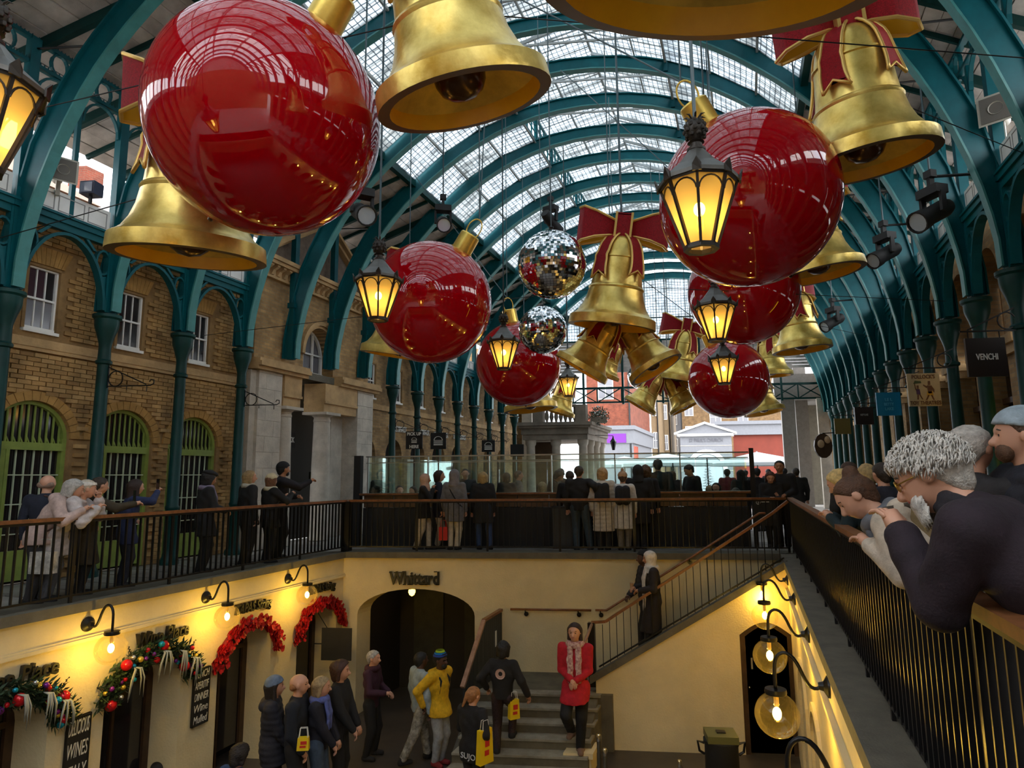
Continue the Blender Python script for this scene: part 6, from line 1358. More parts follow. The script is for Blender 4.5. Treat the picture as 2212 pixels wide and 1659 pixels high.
SKIN = {'light': mat('skin_light', (.62, .33, .22), .5), 'tan': mat('skin_tan', (.42, .20, .11), .5), 'dark': mat('skin_dark', (.09, .04, .025), .45)}
LIPS = mat('lips', (.40, .10, .09), .5); EYEW = mat('eye_dark', (.015, .010, .008), .3); BROW = mat('eyebrow', (.06, .04, .03), .8)
def cloth(c, tex=.25): return mat('cloth_%02x%02x%02x' % tuple(int(255*q) for q in c), c, .85, var=tex, vscale=14., bump=.2, bscale=90.)
def hairm(c): return mat('hair_%02x%02x%02x' % tuple(int(255*q) for q in c), c, .55, var=.4, vscale=30., bump=.5, bscale=120.)
BLK = (.012, .012, .014); NAVY = (.014, .018, .035); BROWN = (.055, .028, .014); BLOND = (.48, .30, .11); GREY = (.42, .40, .37)
def person(label, pos, face, h=1.7, female=True, skin='light', lean=0., hp=0., hy=0., lh=None, rh=None, lf=None, rf=None, sit=0., top=BLK, topk='jacket', hem=.47, bulk=1., hood=None, bottom=BLK, skirt=None, shoes=BLK, hair=(BROWN, 'short'), hat=None, scarf=None, vox=.017, group='market visitors', detail=True, nofoot=False, headonly=False, curl=.6, lpole=None):
    """pos world feet centre, face = world xy direction looked along; local +y is forward; hands/feet targets in local metres"""
    rz = math.atan2(-face[0], face[1]); root = thing('person', label, 'person', pos, rz, group)
    sw = (.108 if female else .125)*h; hwp = .052*h; pel = np.array([0, 0, .525*h-sit]); Rl = rotx(-lean)
    tor = lambda x, y, z: pel+Rl @ np.array([x, y, z])*1.0
    chest = tor(0, .0, .20*h); neckb = tor(0, -.005, .305*h); shl, shr = tor(-sw, 0, .285*h), tor(sw, 0, .285*h)
    Rh = Rl @ rotx(lean*.55-hp) @ rotz_(-hy); hc = neckb+Rl @ np.array([0, .012*h, .045*h])+Rh @ np.array([0, .008, .062*h]); hr = .066*h
    ua, fa = .172*h, .150*h
    arms = []
    for sg, sh, tg in ((-1, shl, lh), (1, shr, rh)):
        t = np.array(tg, float) if tg is not None else sh+np.array([sg*.055, .05, -.315*h]); 
        el, wr = ik(sh, t, ua, fa, lpole if (lpole and sg < 0) else (sg*.55, -.55, -.6)); arms.append((sg, sh, el, wr))
    legs = []
    for sg, tg in ((-1, lf), (1, rf)):
        hp_ = pel+np.array([sg*hwp, 0, -.02*h]); t = np.array(tg, float) if tg is not None else np.array([sg*.075, 0, 0.]); t = t+np.array([0, -.02, .05*h]); kn, an = ik(hp_, t, .2315*h, .2315*h, (sg*.12, 1, .1)); legs.append((sg, hp_, kn, an))
    allp = np.array([pel, chest, neckb, hc]+[p for a in arms for p in a[1:]]+[p for l in legs for p in l[1:]]); lo = allp.min(0)-.30; hi = allp.max(0)+.30
    # ---- body
    f = Field(lo, hi, vox*1.15); b_ = .85
    f.cap(tor(0, 0, .0), tor(0, 0, .06*h), .070*h*b_, .064*h*b_, .04, Rl.T, .75); f.cap(tor(-.04*h, 0, .19*h), tor(.04*h, 0, .19*h), .066*h*b_, .066*h*b_, .05, Rl.T, .75); f.cap(tor(0, 0, .05*h), chest, .062*h*b_, .07*h*b_, .05, Rl.T, .8)
    f.cap(tor(-sw*.75, 0, .275*h), tor(sw*.75, 0, .275*h), .033*h, .033*h, .05); f.cap(neckb-np.array([0, 0, .02]), hc-Rh @ np.array([0, 0, .02*h]), .034*h, .032*h, .02)
    for sg, a, e, w in arms: f.cap(a, e, .028*h, .023*h, .02); f.cap(e, w, .023*h, .016*h, .015)
    for sg, a, k_, n_ in legs: f.cap(a, k_, .046*h, .032*h, .03); f.cap(k_, n_, .033*h, .021*h, .02)
    V, Q = f.mesh()
    # head at a finer grain, merged into the same mesh
    hv = .0085 if detail else .013
    g = Field(hc-.17, hc+.17, hv); L = lambda x, y, z: hc+Rh @ np.array([x, y, z])*hr
    g.ell(L(0, -.08, .18), (hr*.80, hr*.98, hr*.86), .0, Rh.T); g.ell(L(0, .22, -.32), (hr*.62, hr*.70, hr*.62), .03, Rh.T); g.cap(L(0, .45, -.72), L(0, .42, -.78), hr*.30, hr*.28, .02)
    g.cap(L(0, .84, .02), L(0, 1.02, -.28), hr*.10, hr*.165, .010); g.ell(L(-.30, .80, .05), (hr*.17,)*3, sub=True); g.ell(L(.30, .80, .05), (hr*.17,)*3, sub=True)
    g.ell(L(-.30, .68, .04), (hr*.16,)*3, .006); g.ell(L(.30, .68, .04), (hr*.16,)*3, .006); g.cap(L(-.2, .76, .26), L(.2, .76, .26), hr*.12, hr*.12, .02)
    g.ell(L(-.80, -.02, -.02), (hr*.13, hr*.22, hr*.30), .006, Rh.T); g.ell(L(.80, -.02, -.02), (hr*.13, hr*.22, hr*.30), .006, Rh.T); g.cap(L(-.16, .78, -.52), L(.16, .78, -.52), hr*.10, hr*.10, .012)
    g.cap(neckb, hc-Rh @ np.array([0, 0, .02*h]), .035*h, .033*h, .02)
    V2, Q2 = g.mesh()
    ex = MB()
    if len(V): Q2 = Q2+len(V); V = np.concatenate([V, V2]); Q = np.concatenate([Q, Q2])
    # hands: palm and five fingers, curled
    for sg, a, e, w in arms:
        fd = w-e; fd /= np.linalg.norm(fd); sd = np.cross(fd, np.array([0, 0, 1.])); sd = sd/np.linalg.norm(sd) if np.linalg.norm(sd) > .2 else np.array([1., 0, 0]); dn = np.cross(fd, sd); dn = dn/np.linalg.norm(dn)
        if dn[2] > 0 and abs(fd[2]) < .8: dn = -dn
        hl = .052*h; ex.tube([w-fd*.02, w+fd*hl*.5, w+fd*hl], [.016*h*.9, .019*h, .017*h], 8)
        for i, ln in enumerate((.042, .048, .045, .036)):
            o_ = (i-1.5)*.0108*h; p0 = w+fd*hl*.9+sd*o_; ln *= h; c1 = curl*.9; p1 = p0+(fd*math.cos(c1)+dn*math.sin(c1))*ln*.45; p2 = p1+(fd*math.cos(c1*2.1)+dn*math.sin(c1*2.1))*ln*.33; p3 = p2+(fd*math.cos(c1*2.8)+dn*math.sin(c1*2.8))*ln*.26
            ex.tube([p0-fd*.012, p0, p1, p2, p3], [.0052*h, .0053*h, .0050*h, .0046*h, .0034*h], 6)
        tp = w+fd*hl*.35-sd*sg*.016*h; t1 = tp+(fd*.7-sd*sg*.6+dn*.25)*.026*h; t2 = t1+(fd*.9-sd*sg*.1+dn*.35)*.022*h; ex.tube([tp+sd*sg*.006, tp, t1, t2], [.0075*h, .0068*h, .0058*h, .0042*h], 6)
    body = np_obj('body', V, Q, SKIN[skin], root, ex)
    if detail:
        for sx in (-1, 1):
            MB().sphere(L(sx*.30, .775, .045), hr*.085, 8, 6).build('eye', EYEW, body, smooth=True, org=(0, 0, 0)); MB().tube([L(sx*.16, .84, .25), L(sx*.30, .85, .29), L(sx*.46, .76, .24)], [hr*.03, hr*.045, hr*.02], 5).build('eyebrow', BROW, body, org=(0, 0, 0))
        MB().tube([L(-.24, .83, -.50), L(-.1, .90, -.49), L(.1, .90, -.49), L(.24, .83, -.50)], [hr*.02, hr*.055, hr*.055, hr*.02], 6).build('mouth', LIPS, body, org=(0, 0, 0))
    # ---- clothes
    f = Field(lo, hi, vox); B = bulk
    f.cap(tor(0, 0, -.02*h), tor(0, 0, .08*h), .086*h*B, .080*h*B, .04, Rl.T, .78); f.cap(tor(-.045*h, .0, .19*h), tor(.045*h, .0, .19*h), .078*h*B, .078*h*B, .06, Rl.T, .80); f.cap(tor(0, 0, .06*h), chest, .080*h*B, .086*h*B, .05, Rl.T, .8)
    f.cap(tor(-sw*.8, -.005, .275*h), tor(sw*.8, -.005, .275*h), .045*h*B, .045*h*B, .05); f.cap(tor(0, -.01, .26*h), neckb+np.array([0, 0, .0]), .06*h, .046*h, .04)
    if hem < .47:
        fl_ = 1.0+(.47-hem)*.6; mid = pel+np.array([0, 0, 0]); kn_ = np.array([(legs[0][2][0]+legs[1][2][0])/2, (legs[0][2][1]+legs[1][2][1])/2*.8, hem*h]); f.cap(mid, kn_, .085*h*B, .100*h*B*fl_, .05, np.eye(3), .85)
        for sg, a, k_, n_ in legs: f.cap(a, a+(k_-a)*min(1, (.52-hem)/.24), .066*h*B, .062*h*B, .05)
        f.above(max(.02, hem*h-sit))
    elif sit == 0: f.plane(pel+Rl @ np.array([0, 0, (hem-.525)*h]), Rl @ np.array([0, 0, -1.]))
    f.plane(neckb+Rl @ np.array([0, 0, .030*h]), Rl @ np.array([0, .25, 1.]))
    for sg, a, e, w in arms: f.cap(a, e, .043*h*B, .036*h*B, .03); f.cap(e, e+(w-e)*.96, .036*h*B, .028*h*B, .02)
    f.folds(.011 if topk == 'puffer' else .0045, topk); 
    if hood == 'down': f.cap(neckb+Rl @ np.array([-.05*h, -.055*h, -.015*h]), neckb+Rl @ np.array([.05*h, -.055*h, -.015*h]), .042*h, .042*h, .02)
    V, Q = f.mesh(); np_obj({'coat': 'coat', 'puffer': 'quilted_coat', 'hoodie': 'hoodie', 'sweater': 'sweater', 'cardigan': 'cardigan'}.get(topk, 'jacket'), V, Q, cloth(top), root)
    if hood == 'up':
        g = Field(hc-.24, hc+.22, .011); g.ell(L(0, -.16, .16), (hr*1.02, hr*1.16, hr*1.14), 0, Rh.T); g.cap(L(0, -.25, -.4), neckb+np.array([0, -.01, -.02]), hr*.9, hr*1.15, .04); g.ell(L(0, 1.0, -.12), (hr*.66, hr*.80, hr*.86), R=Rh.T, sub=True); V, Q = g.mesh(); np_obj('hood', V, Q, cloth(hat[0] if hat and hat[1] == 'hood' else top), root)
    f = Field(lo, hi, vox)
    if skirt:
        f.cap(pel, np.array([0, 0, skirt*h]), .07*h, .12*h, .03); f.above(skirt*h)
    else:
        f.cap(pel+np.array([-.03*h, 0, .03*h]), pel+np.array([.03*h, 0, .03*h]), .066*h, .066*h, .03, np.eye(3), .85)
    for sg, a, k_, n_ in legs: f.cap(a, k_, .062*h, .047*h, .025); f.cap(k_, n_-np.array([0, 0, .015]), .046*h, .036*h, .02)
    f.folds(.004, 'x'); V, Q = f.mesh(); np_obj('skirt' if skirt else 'trousers', V, Q, cloth(bottom), root)
    if not nofoot:
        for sg, a, k_, n_ in legs:
            g = Field(n_+np.array([-.10, -.14, -.16]), n_+np.array([.10, .28, .10]), .014); z0 = n_[2]-.05*h; g.cap(n_+np.array([0, -.03, -.028*h]), n_+np.array([sg*.02, .14, -.034*h]), .036*h*.85, .030*h*.8, .02); g.cap(n_, n_-np.array([0, 0, .03*h]), .033*h, .036*h, .02); g.above(z0); V, Q = g.mesh(); np_obj('shoe', V, Q, cloth(shoes, .1), root)
    # ---- hair
    hcol, hst = hair
    if hst and not (hood == 'up' and hst == 'short'):
        g = Field(hc-np.array([.26, .26, .46]), hc+np.array([.26, .26, .26]), .011 if detail else .014)
        if hst == 'bald':
            g.cap(L(-.55, -.55, -.15), L(.55, -.55, -.15), hr*.42, hr*.42, .02); g.ell(L(0, -.08, .30), (hr*.84, hr*1.02, hr*.86), R=Rh.T, sub=True)
        else:
            up = 1.0 if hst != 'curly' else 1.14
            g.ell(L(0, -.11, .24), (hr*.885*up, hr*1.05*up, hr*.90*up), 0, Rh.T); g.cap(L(0, -.55, .0), L(0, -.50, -.45), hr*.62, hr*.52, .03)
            if hst == 'curly': g.folds(.010, 'x')
            g.hairy(.004 if hst != 'curly' else .008)
            g.plane(L(0, .55*up, .55), Rh @ np.array([0, 1.0, -.78]))
            if hst in ('bob', 'long', 'curly'):
                ln = {'bob': -.9, 'long': -2.1, 'curly': -.8}[hst]
                for sx in (-1, 1): g.cap(L(sx*.70, -.10, .25), L(sx*.78, -.12 if hst != 'long' else .0, ln), hr*.26, hr*.24, .04)
                g.cap(L(0, -.55, .0), L(0, -.58, ln), hr*.62, hr*.55, .05)
            if hst == 'bun': g.ell(L(0, -.75, 1.05), (hr*.42,)*3, .02)
            if hst == 'ponytail': g.ell(L(0, -1.02, .35), (hr*.30,)*3, .02); g.cap(L(0, -1.15, .3), L(-.45, -1.45, -1.3), hr*.32, hr*.14, .02)
            g.ell(L(0, 1.0, -.22), (hr*.60, hr*.70, hr*.80), R=Rh.T, sub=True)
        V, Q = g.mesh(); np_obj('hair', V, Q, hairm(hcol), root)
    if hat and hat[1] != 'hood':
        g = Field(hc-.26, hc+.30, .011); col = cloth(hat[0])
        if hat[1] in ('beanie', 'pom', 'headband'):
            g.ell(L(0, -.10, .34), (hr*.98, hr*1.12, hr*1.00), 0, Rh.T); g.plane(L(0, 0, .34), Rh @ np.array([0, .22, -1.]))
            if hat[1] == 'headband': g.plane(L(0, 0, .85), Rh @ np.array([0, 0, 1.]))
            if hat[1] == 'pom': g.ell(L(0, -.15, 1.55), (hr*.34,)*3, .01)
        elif hat[1] == 'hijab':
            g.ell(L(0, -.10, .18), (hr*.98, hr*1.10, hr*1.06), 0, Rh.T); g.cap(L(0, -.1, -.5), neckb+np.array([0, .02, -.06]), hr*.80, hr*1.25, .05); g.ell(L(0, .96, -.10), (hr*.56, hr*.60, hr*.74), R=Rh.T, sub=True)
        elif hat[1] == 'beret': g.ell(L(0, -.15, .78), (hr*1.12, hr*1.2, hr*.5), 0, Rh.T)
        V, Q = g.mesh(); ho_ = np_obj({'hijab': 'headscarf', 'headband': 'headband', 'beret': 'beret'}.get(hat[1], 'beanie'), V, Q, col, root)
        if len(hat) > 2:
            for j, cc in enumerate(hat[2]): MB().lathe([(hr*(1.03-.16*j), .0), (hr*(1.0-.20*j), hr*.26)], 20, L(0, -.10, .62+.27*j)).build('hat_stripe', cloth(cc, .05), ho_, smooth=True, org=(0, 0, 0))
    if scarf:
        g = Field(neckb-.26, neckb+.2, .013)
        for i in range(14):
            a = 2*PI*i/14; b2 = 2*PI*(i+1)/14; q = lambda t: neckb+Rl @ np.array([.066*h*math.cos(t)*.82, .062*h*math.sin(t)*.85+.008, .012*h+.006*math.sin(3*t)]); g.cap(q(a), q(b2), .026*h, .026*h, .01)
        V, Q = g.mesh(); so = np_obj('scarf', V, Q, cloth(scarf[0]), root)
        if len(scarf) > 1:
            g = Field(lo, hi, .014)
            for sx in (-1, 1): g.cap(neckb+Rl @ np.array([sx*.03*h, .065*h, 0]), neckb+Rl @ np.array([sx*.038*h, .082*h*bulk+.004, -.10*h]), .026*h, .026*h, .01, np.eye(3), .5); g.cap(neckb+Rl @ np.array([sx*.038*h, .084*h*bulk, -.10*h]), neckb+Rl @ np.array([sx*.032*h, .085*h*bulk, -scarf[1]*h]), .027*h, .024*h, .01, np.eye(3), .45)
            g.folds(.004, 'x'); V, Q = g.mesh(); np_obj('scarf_end', V, Q, cloth(scarf[0]), so)
    root['_j'] = [float(x) for x in np.concatenate([arms[0][3], arms[1][3], hc, neckb, chest])]; return root
def joint(p, i):                       # local joint -> world (0 left wrist, 1 right wrist, 2 head, 3 neck, 4 chest)
    v = Vector(p['_j'][3*i:3*i+3]); c, s = math.cos(p.rotation_euler.z), math.sin(p.rotation_euler.z); return Vector(p.location)+Vector((v.x*c-v.y*s, v.x*s+v.y*c, v.z))
def child(p, mb, name, m_, smooth=None):
    """part given in the person's own space"""
    return mb.build(name, m_, p, smooth=smooth, org=(0, 0, 0))
PHONE = mat('phone_black', (.01, .01, .012), .15)
def phone(p, label, i=1):
    w = joint(p, i); o = MB().box(-.036, .036, -.005, .005, -.02, .13).build('phone', PHONE, None); o.location = w+Vector((0, 0, .06)); o.rotation_euler = (0, 0, p.rotation_euler.z+.3); tag(o, label, 'phone', 'mobile phones')
def backpack(p, m_, h, s=1.):
    n = Vector(p['_j'][12:15]); mb = MB(); f = Field((-.22*s, -.34, n.z-.32), (.22*s, .0, n.z+.28), .016); f.cap((-.07*s, -.18, n.z-.14), (-.07*s, -.17, n.z+.10), .09*s, .085*s, .03); f.cap((.07*s, -.18, n.z-.14), (.07*s, -.17, n.z+.10), .09*s, .085*s, .03); V, Q = f.mesh(); b = np_obj('backpack', V+np.array([0, n.y-.03, 0]), Q, m_, p)
    for sx in (-1, 1): MB().tube([(sx*.10, n.y-.12, n.z+.12), (sx*.10, n.y+.02, n.z+.20), (sx*.11, n.y+.13, n.z+.08), (sx*.12, n.y+.10, n.z-.12), (sx*.13, n.y-.05, n.z-.16)], .018, 6).build('strap', m_, b, smooth=True, org=(0, 0, 0))
UP_ = lambda px, u: at_u(px, 1100, u)
def top_h(px, py, p, g): # height from the pixel of the crown
    r = ray(px, py); t = math.hypot(p.x, p.y)/math.hypot(r.x, r.y); return EYE+r.z*t-g
E = Vector
def nd(du, dv): v = Vector((du+K*dv, dv, 0)); return (v.x, v.y)
def stand_u(px, u): p = at_u(px, 1150, u); p.z = 0; return p
def stand_v(px, v, z=0., y=1100): p = at_v(px, y, v); p.z = z; return p
# ---- left gallery
P = person('bald man in a navy jacket turned away, at the far left of the gallery', stand_u(92, -9.15), nd(-.5, 1), 1.62, False, top=NAVY, hair=((.3, .2, .15), 'bald'), bottom=NAVY, vox=.02)
P = person('grey haired person in a pale pink hooded fleece leaning on the left railing', stand_u(84, -8.90), nd(1, .45), 1.66, True, lean=.55, hp=.1, hy=-.3, lh=(-.12, .52, 1.17), rh=(.16, .52, 1.17), top=(.50, .37, .33), topk='hoodie', bulk=1.15, hood='down', hair=(GREY, 'bob'), bottom=(.03, .03, .035), hem=.45)
MB().tube([(-.13, -.02, 1.36), (.0, .20, 1.30), (.14, .32, 1.05), (.2, .16, .92)], .014, 6).build('bag_strap', cloth((.10, .05, .04)), P, smooth=True, org=(0, 0, 0))
o = MB().box(-.15, .15, -.06, .06, -.22, .05).tube([(-.1, 0, .05), (-.08, 0, .2), (.08, 0, .2), (.1, 0, .05)], .01, 5).build('tote_bag', mat('tote_pattern', (.55, .53, .48), .8, var=.6, vscale=9.), None); o.location = stand_u(100, -8.66)+Vector((0, 0, .62)); tag(o, 'patterned white tote bag behind the left railing', 'bag')
P = person('woman with a white headband leaning on the left railing with hands at her face', stand_u(112, -8.88), nd(1, .5), 1.66, True, lean=.6, hp=-.15, hy=-.35, lh=(-.05, .50, 1.30), rh=(.12, .52, 1.18), top=(.52, .47, .46), topk='puffer', bulk=1.2, hem=.36, hair=((.55, .48, .38), 'short'), hat=((.66, .62, .56), 'headband'), bottom=(.10, .11, .14))
P = person('brown haired person in an olive coat stretching an arm over the left railing', stand_u(182, -8.92), nd(.8, .9), 1.60, False, lean=.2, hy=-.3, rh=(.16, .56, 1.22), lh=(-.2, .1, .95), top=(.045, .034, .018), topk='coat', hem=.26, hair=((.035, .022, .014), 'short'), bottom=BLK, bulk=1.08); phone(P, 'phone held out by the olive coated person')
P = person('long haired woman in a blue jacket raising a phone at the left railing', stand_u(272, -8.92), nd(.7, 1), 1.56, True, lean=.12, hy=-.2, rh=(.20, .34, 1.38), lh=(-.2, .15, .95), top=(.018, .028, .085), hair=((.028, .013, .010), 'long'), bottom=NAVY, hem=.40); phone(P, 'phone raised by the long haired woman in blue')
P = person('woman in black beret and coat with a lilac scarf at the left railing', stand_u(440, -8.95), nd(.6, .9), 1.68, True, skin='tan', hp=.25, hy=-.2, lh=(-.14, .26, 1.02), rh=(.10, .30, 1.02), top=BLK, topk='coat', hem=.36, hair=(BLK, 'curly'), hat=(BLK, 'beret'), scarf=((.20, .16, .24), .22), bottom=BLK, bulk=1.12)
P = person('blonde woman in a black coat with her back to us at the left railing', stand_u(532, -8.95), nd(.5, 1), 1.70, True, hy=.2, top=BLK, topk='coat', hem=.42, hair=((.36, .24, .11), 'bob'), scarf=((.45, .40, .32),), bottom=BLK, bulk=1.15, vox=.02)
P = person('woman in a cream beanie and cream scarf at the left railing', stand_u(580, -8.72), nd(.5, 1), 1.63, True, hy=-.3, lh=(-.1, .34, 1.22), rh=(.14, .36, 1.26), top=(.010, .010, .011), topk='coat', hem=.40, hair=((.16, .07, .03), 'long'), hat=((.62, .52, .33), 'beanie'), scarf=((.60, .52, .36),), bottom=BLK, bulk=1.15)
P = person('tall bearded man in a black beanie holding a phone beside the stone column', stand_u(604, -8.98), nd(.9, .7), 1.86, False, skin='tan', hy=-.3, rh=(.12, .52, 1.50), lh=(-.1, .3, 1.2), top=(.013, .011, .016), hair=(BLK, 'short'), hat=(BLK, 'beanie'), bottom=BLK, hood='down', bulk=1.1); phone(P, 'phone held up by the tall man in the black beanie')
MB().sphere(E(P['_j'][6:9])+Vector((0, .075, -.085)), .055, 10, 8, (1, .7, .9)).build('beard', hairm(BLK), P, smooth=True, org=(0, 0, 0))
# ---- far railing
VB = 14.12
P = person('woman in a beige headscarf, black coat and cream trousers at the far railing', stand_v(916, VB), (1, .1), 1.62, True, skin='tan', lf=(-.06, .12, 0), rf=(.06, -.14, 0), rh=(.06, .20, 1.30), lh=(-.10, .22, 1.22), top=BLK, topk='coat', hem=.42, hair=(BLK, None), hat=((.50, .33, .25), 'hijab'), bottom=(.50, .44, .34), bulk=1.08)
P = person('dark haired woman in a navy jacket between the two headscarves', stand_v(947, VB+.30), (1, .3), 1.70, True, hy=.1, top=NAVY, hair=((.030, .016, .012), 'bob'), bottom=(.3, .26, .2), hem=.40)
P = person('person in a grey hooded coat with cream trousers, back turned at the far railing', stand_v(981, VB-.06), (.12, 1), 1.70, True, top=(.16, .16, .175), topk='coat', hem=.36, hood='up', hair=(BROWN, 'short'), bottom=(.50, .45, .35), bulk=1.08, hat=((.19, .18, .20), 'hood'))
MB().tube([(-.14, -.02, 1.42), (-.03, -.135, 1.25), (.12, -.15, 1.02), (.2, .0, .9)], .014, 6).build('bag_strap', cloth(BLK), P, smooth=True, org=(0, 0, 0))
o = MB().box(-.09, .09, -.05, .05, 0, .28).tube([(-.06, 0, .28), (-.05, 0, .42), (.05, 0, .42), (.06, 0, .28)], .008, 5).build('shopping_bag', mat('red_bag', (.55, .01, .01), .4), None); o.location = stand_v(958, 14.0)+Vector((0, 0, .22)); tag(o, 'small red shopping bag hanging behind the far railing', 'bag')
P = person('blonde woman in a black coat and jeans facing the counter', stand_v(1043, VB+.15), (-.15, 1), 1.66, True, top=(.014, .013, .015), topk='coat', hem=.34, hair=((.42, .30, .13), 'bob'), bottom=(.025, .05, .13), rf=(.16, -.12, 0), bulk=1.15)
P = person('man in a black jacket and jeans leaning on the far railing, arm on the rail', stand_v(1252, VB+.05), (.15, 1), 1.76, False, lean=-.0, rh=(.42, -.12, 1.12), top=BLK, hair=((.05, .035, .025), 'short'), bottom=(.035, .055, .075), bulk=1.15, rf=(.20, .06, 0), shoes=(.03, .03, .035))
P = person('person in a long cream coat with a fluffy hat at the far railing', stand_v(1303, VB), (.1, 1), 1.70, True, top=(.56, .50, .42), topk='puffer', hem=.24, hood='down', hair=((.45, .28, .12), 'curly'), bottom=BLK, bulk=1.12); backpack(P, cloth((.012, .012, .014)), 1.7)
P = person('person in a white parka and pom beanie with a black backpack', stand_v(1347, VB-.04), (.1, 1), 1.62, True, top=(.58, .56, .53), topk='coat', hem=.28, hood='down', hair=(BROWN, 'short'), hat=((.42, .27, .16), 'pom'), bottom=(.16, .14, .11), bulk=1.12); backpack(P, cloth((.010, .011, .016)), 1.62)
P = person('person in a black hooded coat beside the white parka', stand_v(1381, VB+.38), (0, 1), 1.76, False, top=BLK, topk='coat', hem=.3, hood='up', hair=(BLK, 'short'), bottom=BLK, bulk=1.2, vox=.02)
P = person('curly brown haired person in dark clothes behind the black hooded coat', stand_v(1398, VB+.75), (.2, 1), 1.76, True, top=BLK, hair=((.10, .05, .02), 'curly'), bottom=BLK, vox=.022)
P = person('person in dark jacket peering over, left of the cream coat', stand_v(1232, VB+.55), (.2, 1), 1.66, False, top=BLK, hair=((.06, .04, .03), 'short'), bottom=(.14, .12, .09), vox=.022)
P = person('tall man in black standing by the stair head', stand_v(1690, 15.0), (-.4, -1), 1.84, False, skin='tan', top=BLK, hair=(BLK, 'short'), bottom=(.012, .012, .02), rh=(.12, .25, 1.15), lh=(-.12, .25, 1.12), bulk=1.15)
P = person('woman in dark clothes with auburn hair looking down by the stair head', stand_v(1668, 14.85), (-.2, -1), 1.62, True, hp=.5, top=BLK, hair=((.10, .035, .015), 'bob'), bottom=BLK, rh=(.05, .25, 1.05), lh=(-.05, .25, 1.05), vox=.02)
# ---- people at and beyond the counter
CRW = [(1425, 15.75, 993, 0, (.0, 1), False, (.012, .016, .018), (.03, .025, .02), 'short', 'man in a dark green jacket with his back turned, inside the counter'), (1498, 15.8, 1004, 0, (-1, -.4), False, BLK, (.02, .014, .012), 'short', 'young man in black looking down, inside the counter'), (1550, 16.2, 1044, 1, (-.4, -1), True, BLK, (.02, .014, .012), 'long', 'dark haired woman sitting low behind the counter'), (1535, 16.3, 1050, 1, (.3, 1), True, (.03, .03, .03), (.30, .2, .1), 'short', 'person with a tan hat sitting behind the counter'),
       (1605, 17.5, 1016, 0, (0, 1), True, BLK, BLK, 'long', 'dark hooded figure standing right of centre behind the counter'), (1592, 15.9, 1055, 1, (0, 1), True, (.04, .03, .02), (.035, .02, .014), 'bob', 'brown haired person seated near the right counter post'), (1185, 16.2, 1012, 0, (1, -.3), False, BLK, BLK, 'curly', 'man in black bending over a phone inside the counter'), (1172, 15.7, 1042, 1, (0, 1), True, (.30, .25, .2), (.36, .25, .13), 'bob', 'fair haired person seated behind the counter glass'), (1214, 17.0, 1012, 0, (-.3, 1), False, (.03, .03, .03), (.06, .04, .03), 'short', 'dark figure standing right of the man with the phone'),
       (822, 17.2, 1016, 0, (.4, -1), True, (.02, .015, .012), BLK, 'curly', 'dark curly haired woman behind the left glass'), (862, 15.9, 1050, 1, (.6, -1), True, (.22, .20, .18), (.05, .035, .03), 'short', 'seated person in grey behind the left glass'), (893, 15.7, 1052, 1, (-.6, -1), True, (.02, .02, .02), BLK, 'bob', 'seated dark haired woman behind the left glass'), (1095, 16.6, 1022, 0, (-.5, 1), True, (.02, .018, .018), (.04, .03, .02), 'bob', 'woman in dark clothes behind the middle glass'), (1120, 17.6, 1018, 0, (1, .2), False, (.20, .19, .18), (.10, .07, .05), 'short', 'man in grey behind the middle glass'),
       (1005, 17.0, 1014, 0, (.2, -1), False, BLK, BLK, 'short', 'man in black standing behind the glass left of the blonde woman'), (1455, 19.5, 1018, 0, (.5, 1), True, (.03, .02, .02), (.12, .07, .03), 'long', 'woman in brown beyond the counter by the fir tree'), (1575, 21., 1014, 0, (.1, 1), True, (.25, .03, .04), (.03, .02, .015), 'short', 'person in a dark red coat far behind the counter'), (1640, 19., 1012, 0, (-.2, 1), False, (.02, .02, .024), BLK, 'short', 'man in black beyond the right counter post'), (1725, 19.5, 1012, 0, (.1, 1), False, (.02, .02, .022), (.04, .03, .02), 'short', 'man in dark coat walking on the right gallery, farther'), (1842, 9.6, 1000, 0, (-.3, 1), False, (.02, .016, .016), (.06, .03, .02), 'short', 'brown haired man in dark coat on the right gallery'), (1880, 8.6, 1004, 0, (.2, 1), True, (.04, .02, .025), (.50, .36, .16), 'bob', 'blonde woman in dark coat on the right gallery behind the rucksack'), (1915, 7.4, 1002, 0, (-.2, 1), False, (.02, .02, .03), (.03, .02, .015), 'short', 'dark haired man in navy on the right gallery behind the grey haired man'),
       (1700, 24., 1012, 0, (.2, 1), True, (.02, .02, .022), BLK, 'short', 'distant visitor in black near the right hand piers'), (1665, 27., 1014, 0, (-.2, 1), True, (.1, .03, .03), BLK, 'short', 'distant visitor in a maroon coat near the umbrellas'), (1615, 26., 1016, 0, (-.2, 1), True, (.05, .05, .06), BLK, 'short', 'distant visitor in grey under the umbrella')]
for (px, v, ty, sit_, fc, fem, tp_, hc_, hs_, lab) in CRW:
    p = stand_v(px, v); hh = top_h(px, ty, p, 0)
    if sit_: person(lab, p, fc, 1.64, fem, sit=max(.1, 1.64-hh), lf=(-.1, .42, 0), rf=(.1, .42, 0), lh=(-.12, .33, 1.02-max(.1, 1.64-hh)), rh=(.12, .33, 1.02-max(.1, 1.64-hh)), top=tp_, hair=(hc_, hs_), vox=.024, detail=False, bulk=1.1, nofoot=True)
    else: person(lab, p, fc, max(1.5, min(1.92, hh)), fem, top=tp_, hair=(hc_, hs_), hem=.40 if fem else .46, topk='coat' if fem else 'jacket', bottom=(.02, .02, .03), vox=.022, detail=False, bulk=1.12, rh=(.12, .28, 1.1) if 'phone' in lab or 'down' in lab else None, hp=.5 if 'phone' in lab or 'down' in lab else 0, lean=.35 if 'bending' in lab else 0.)
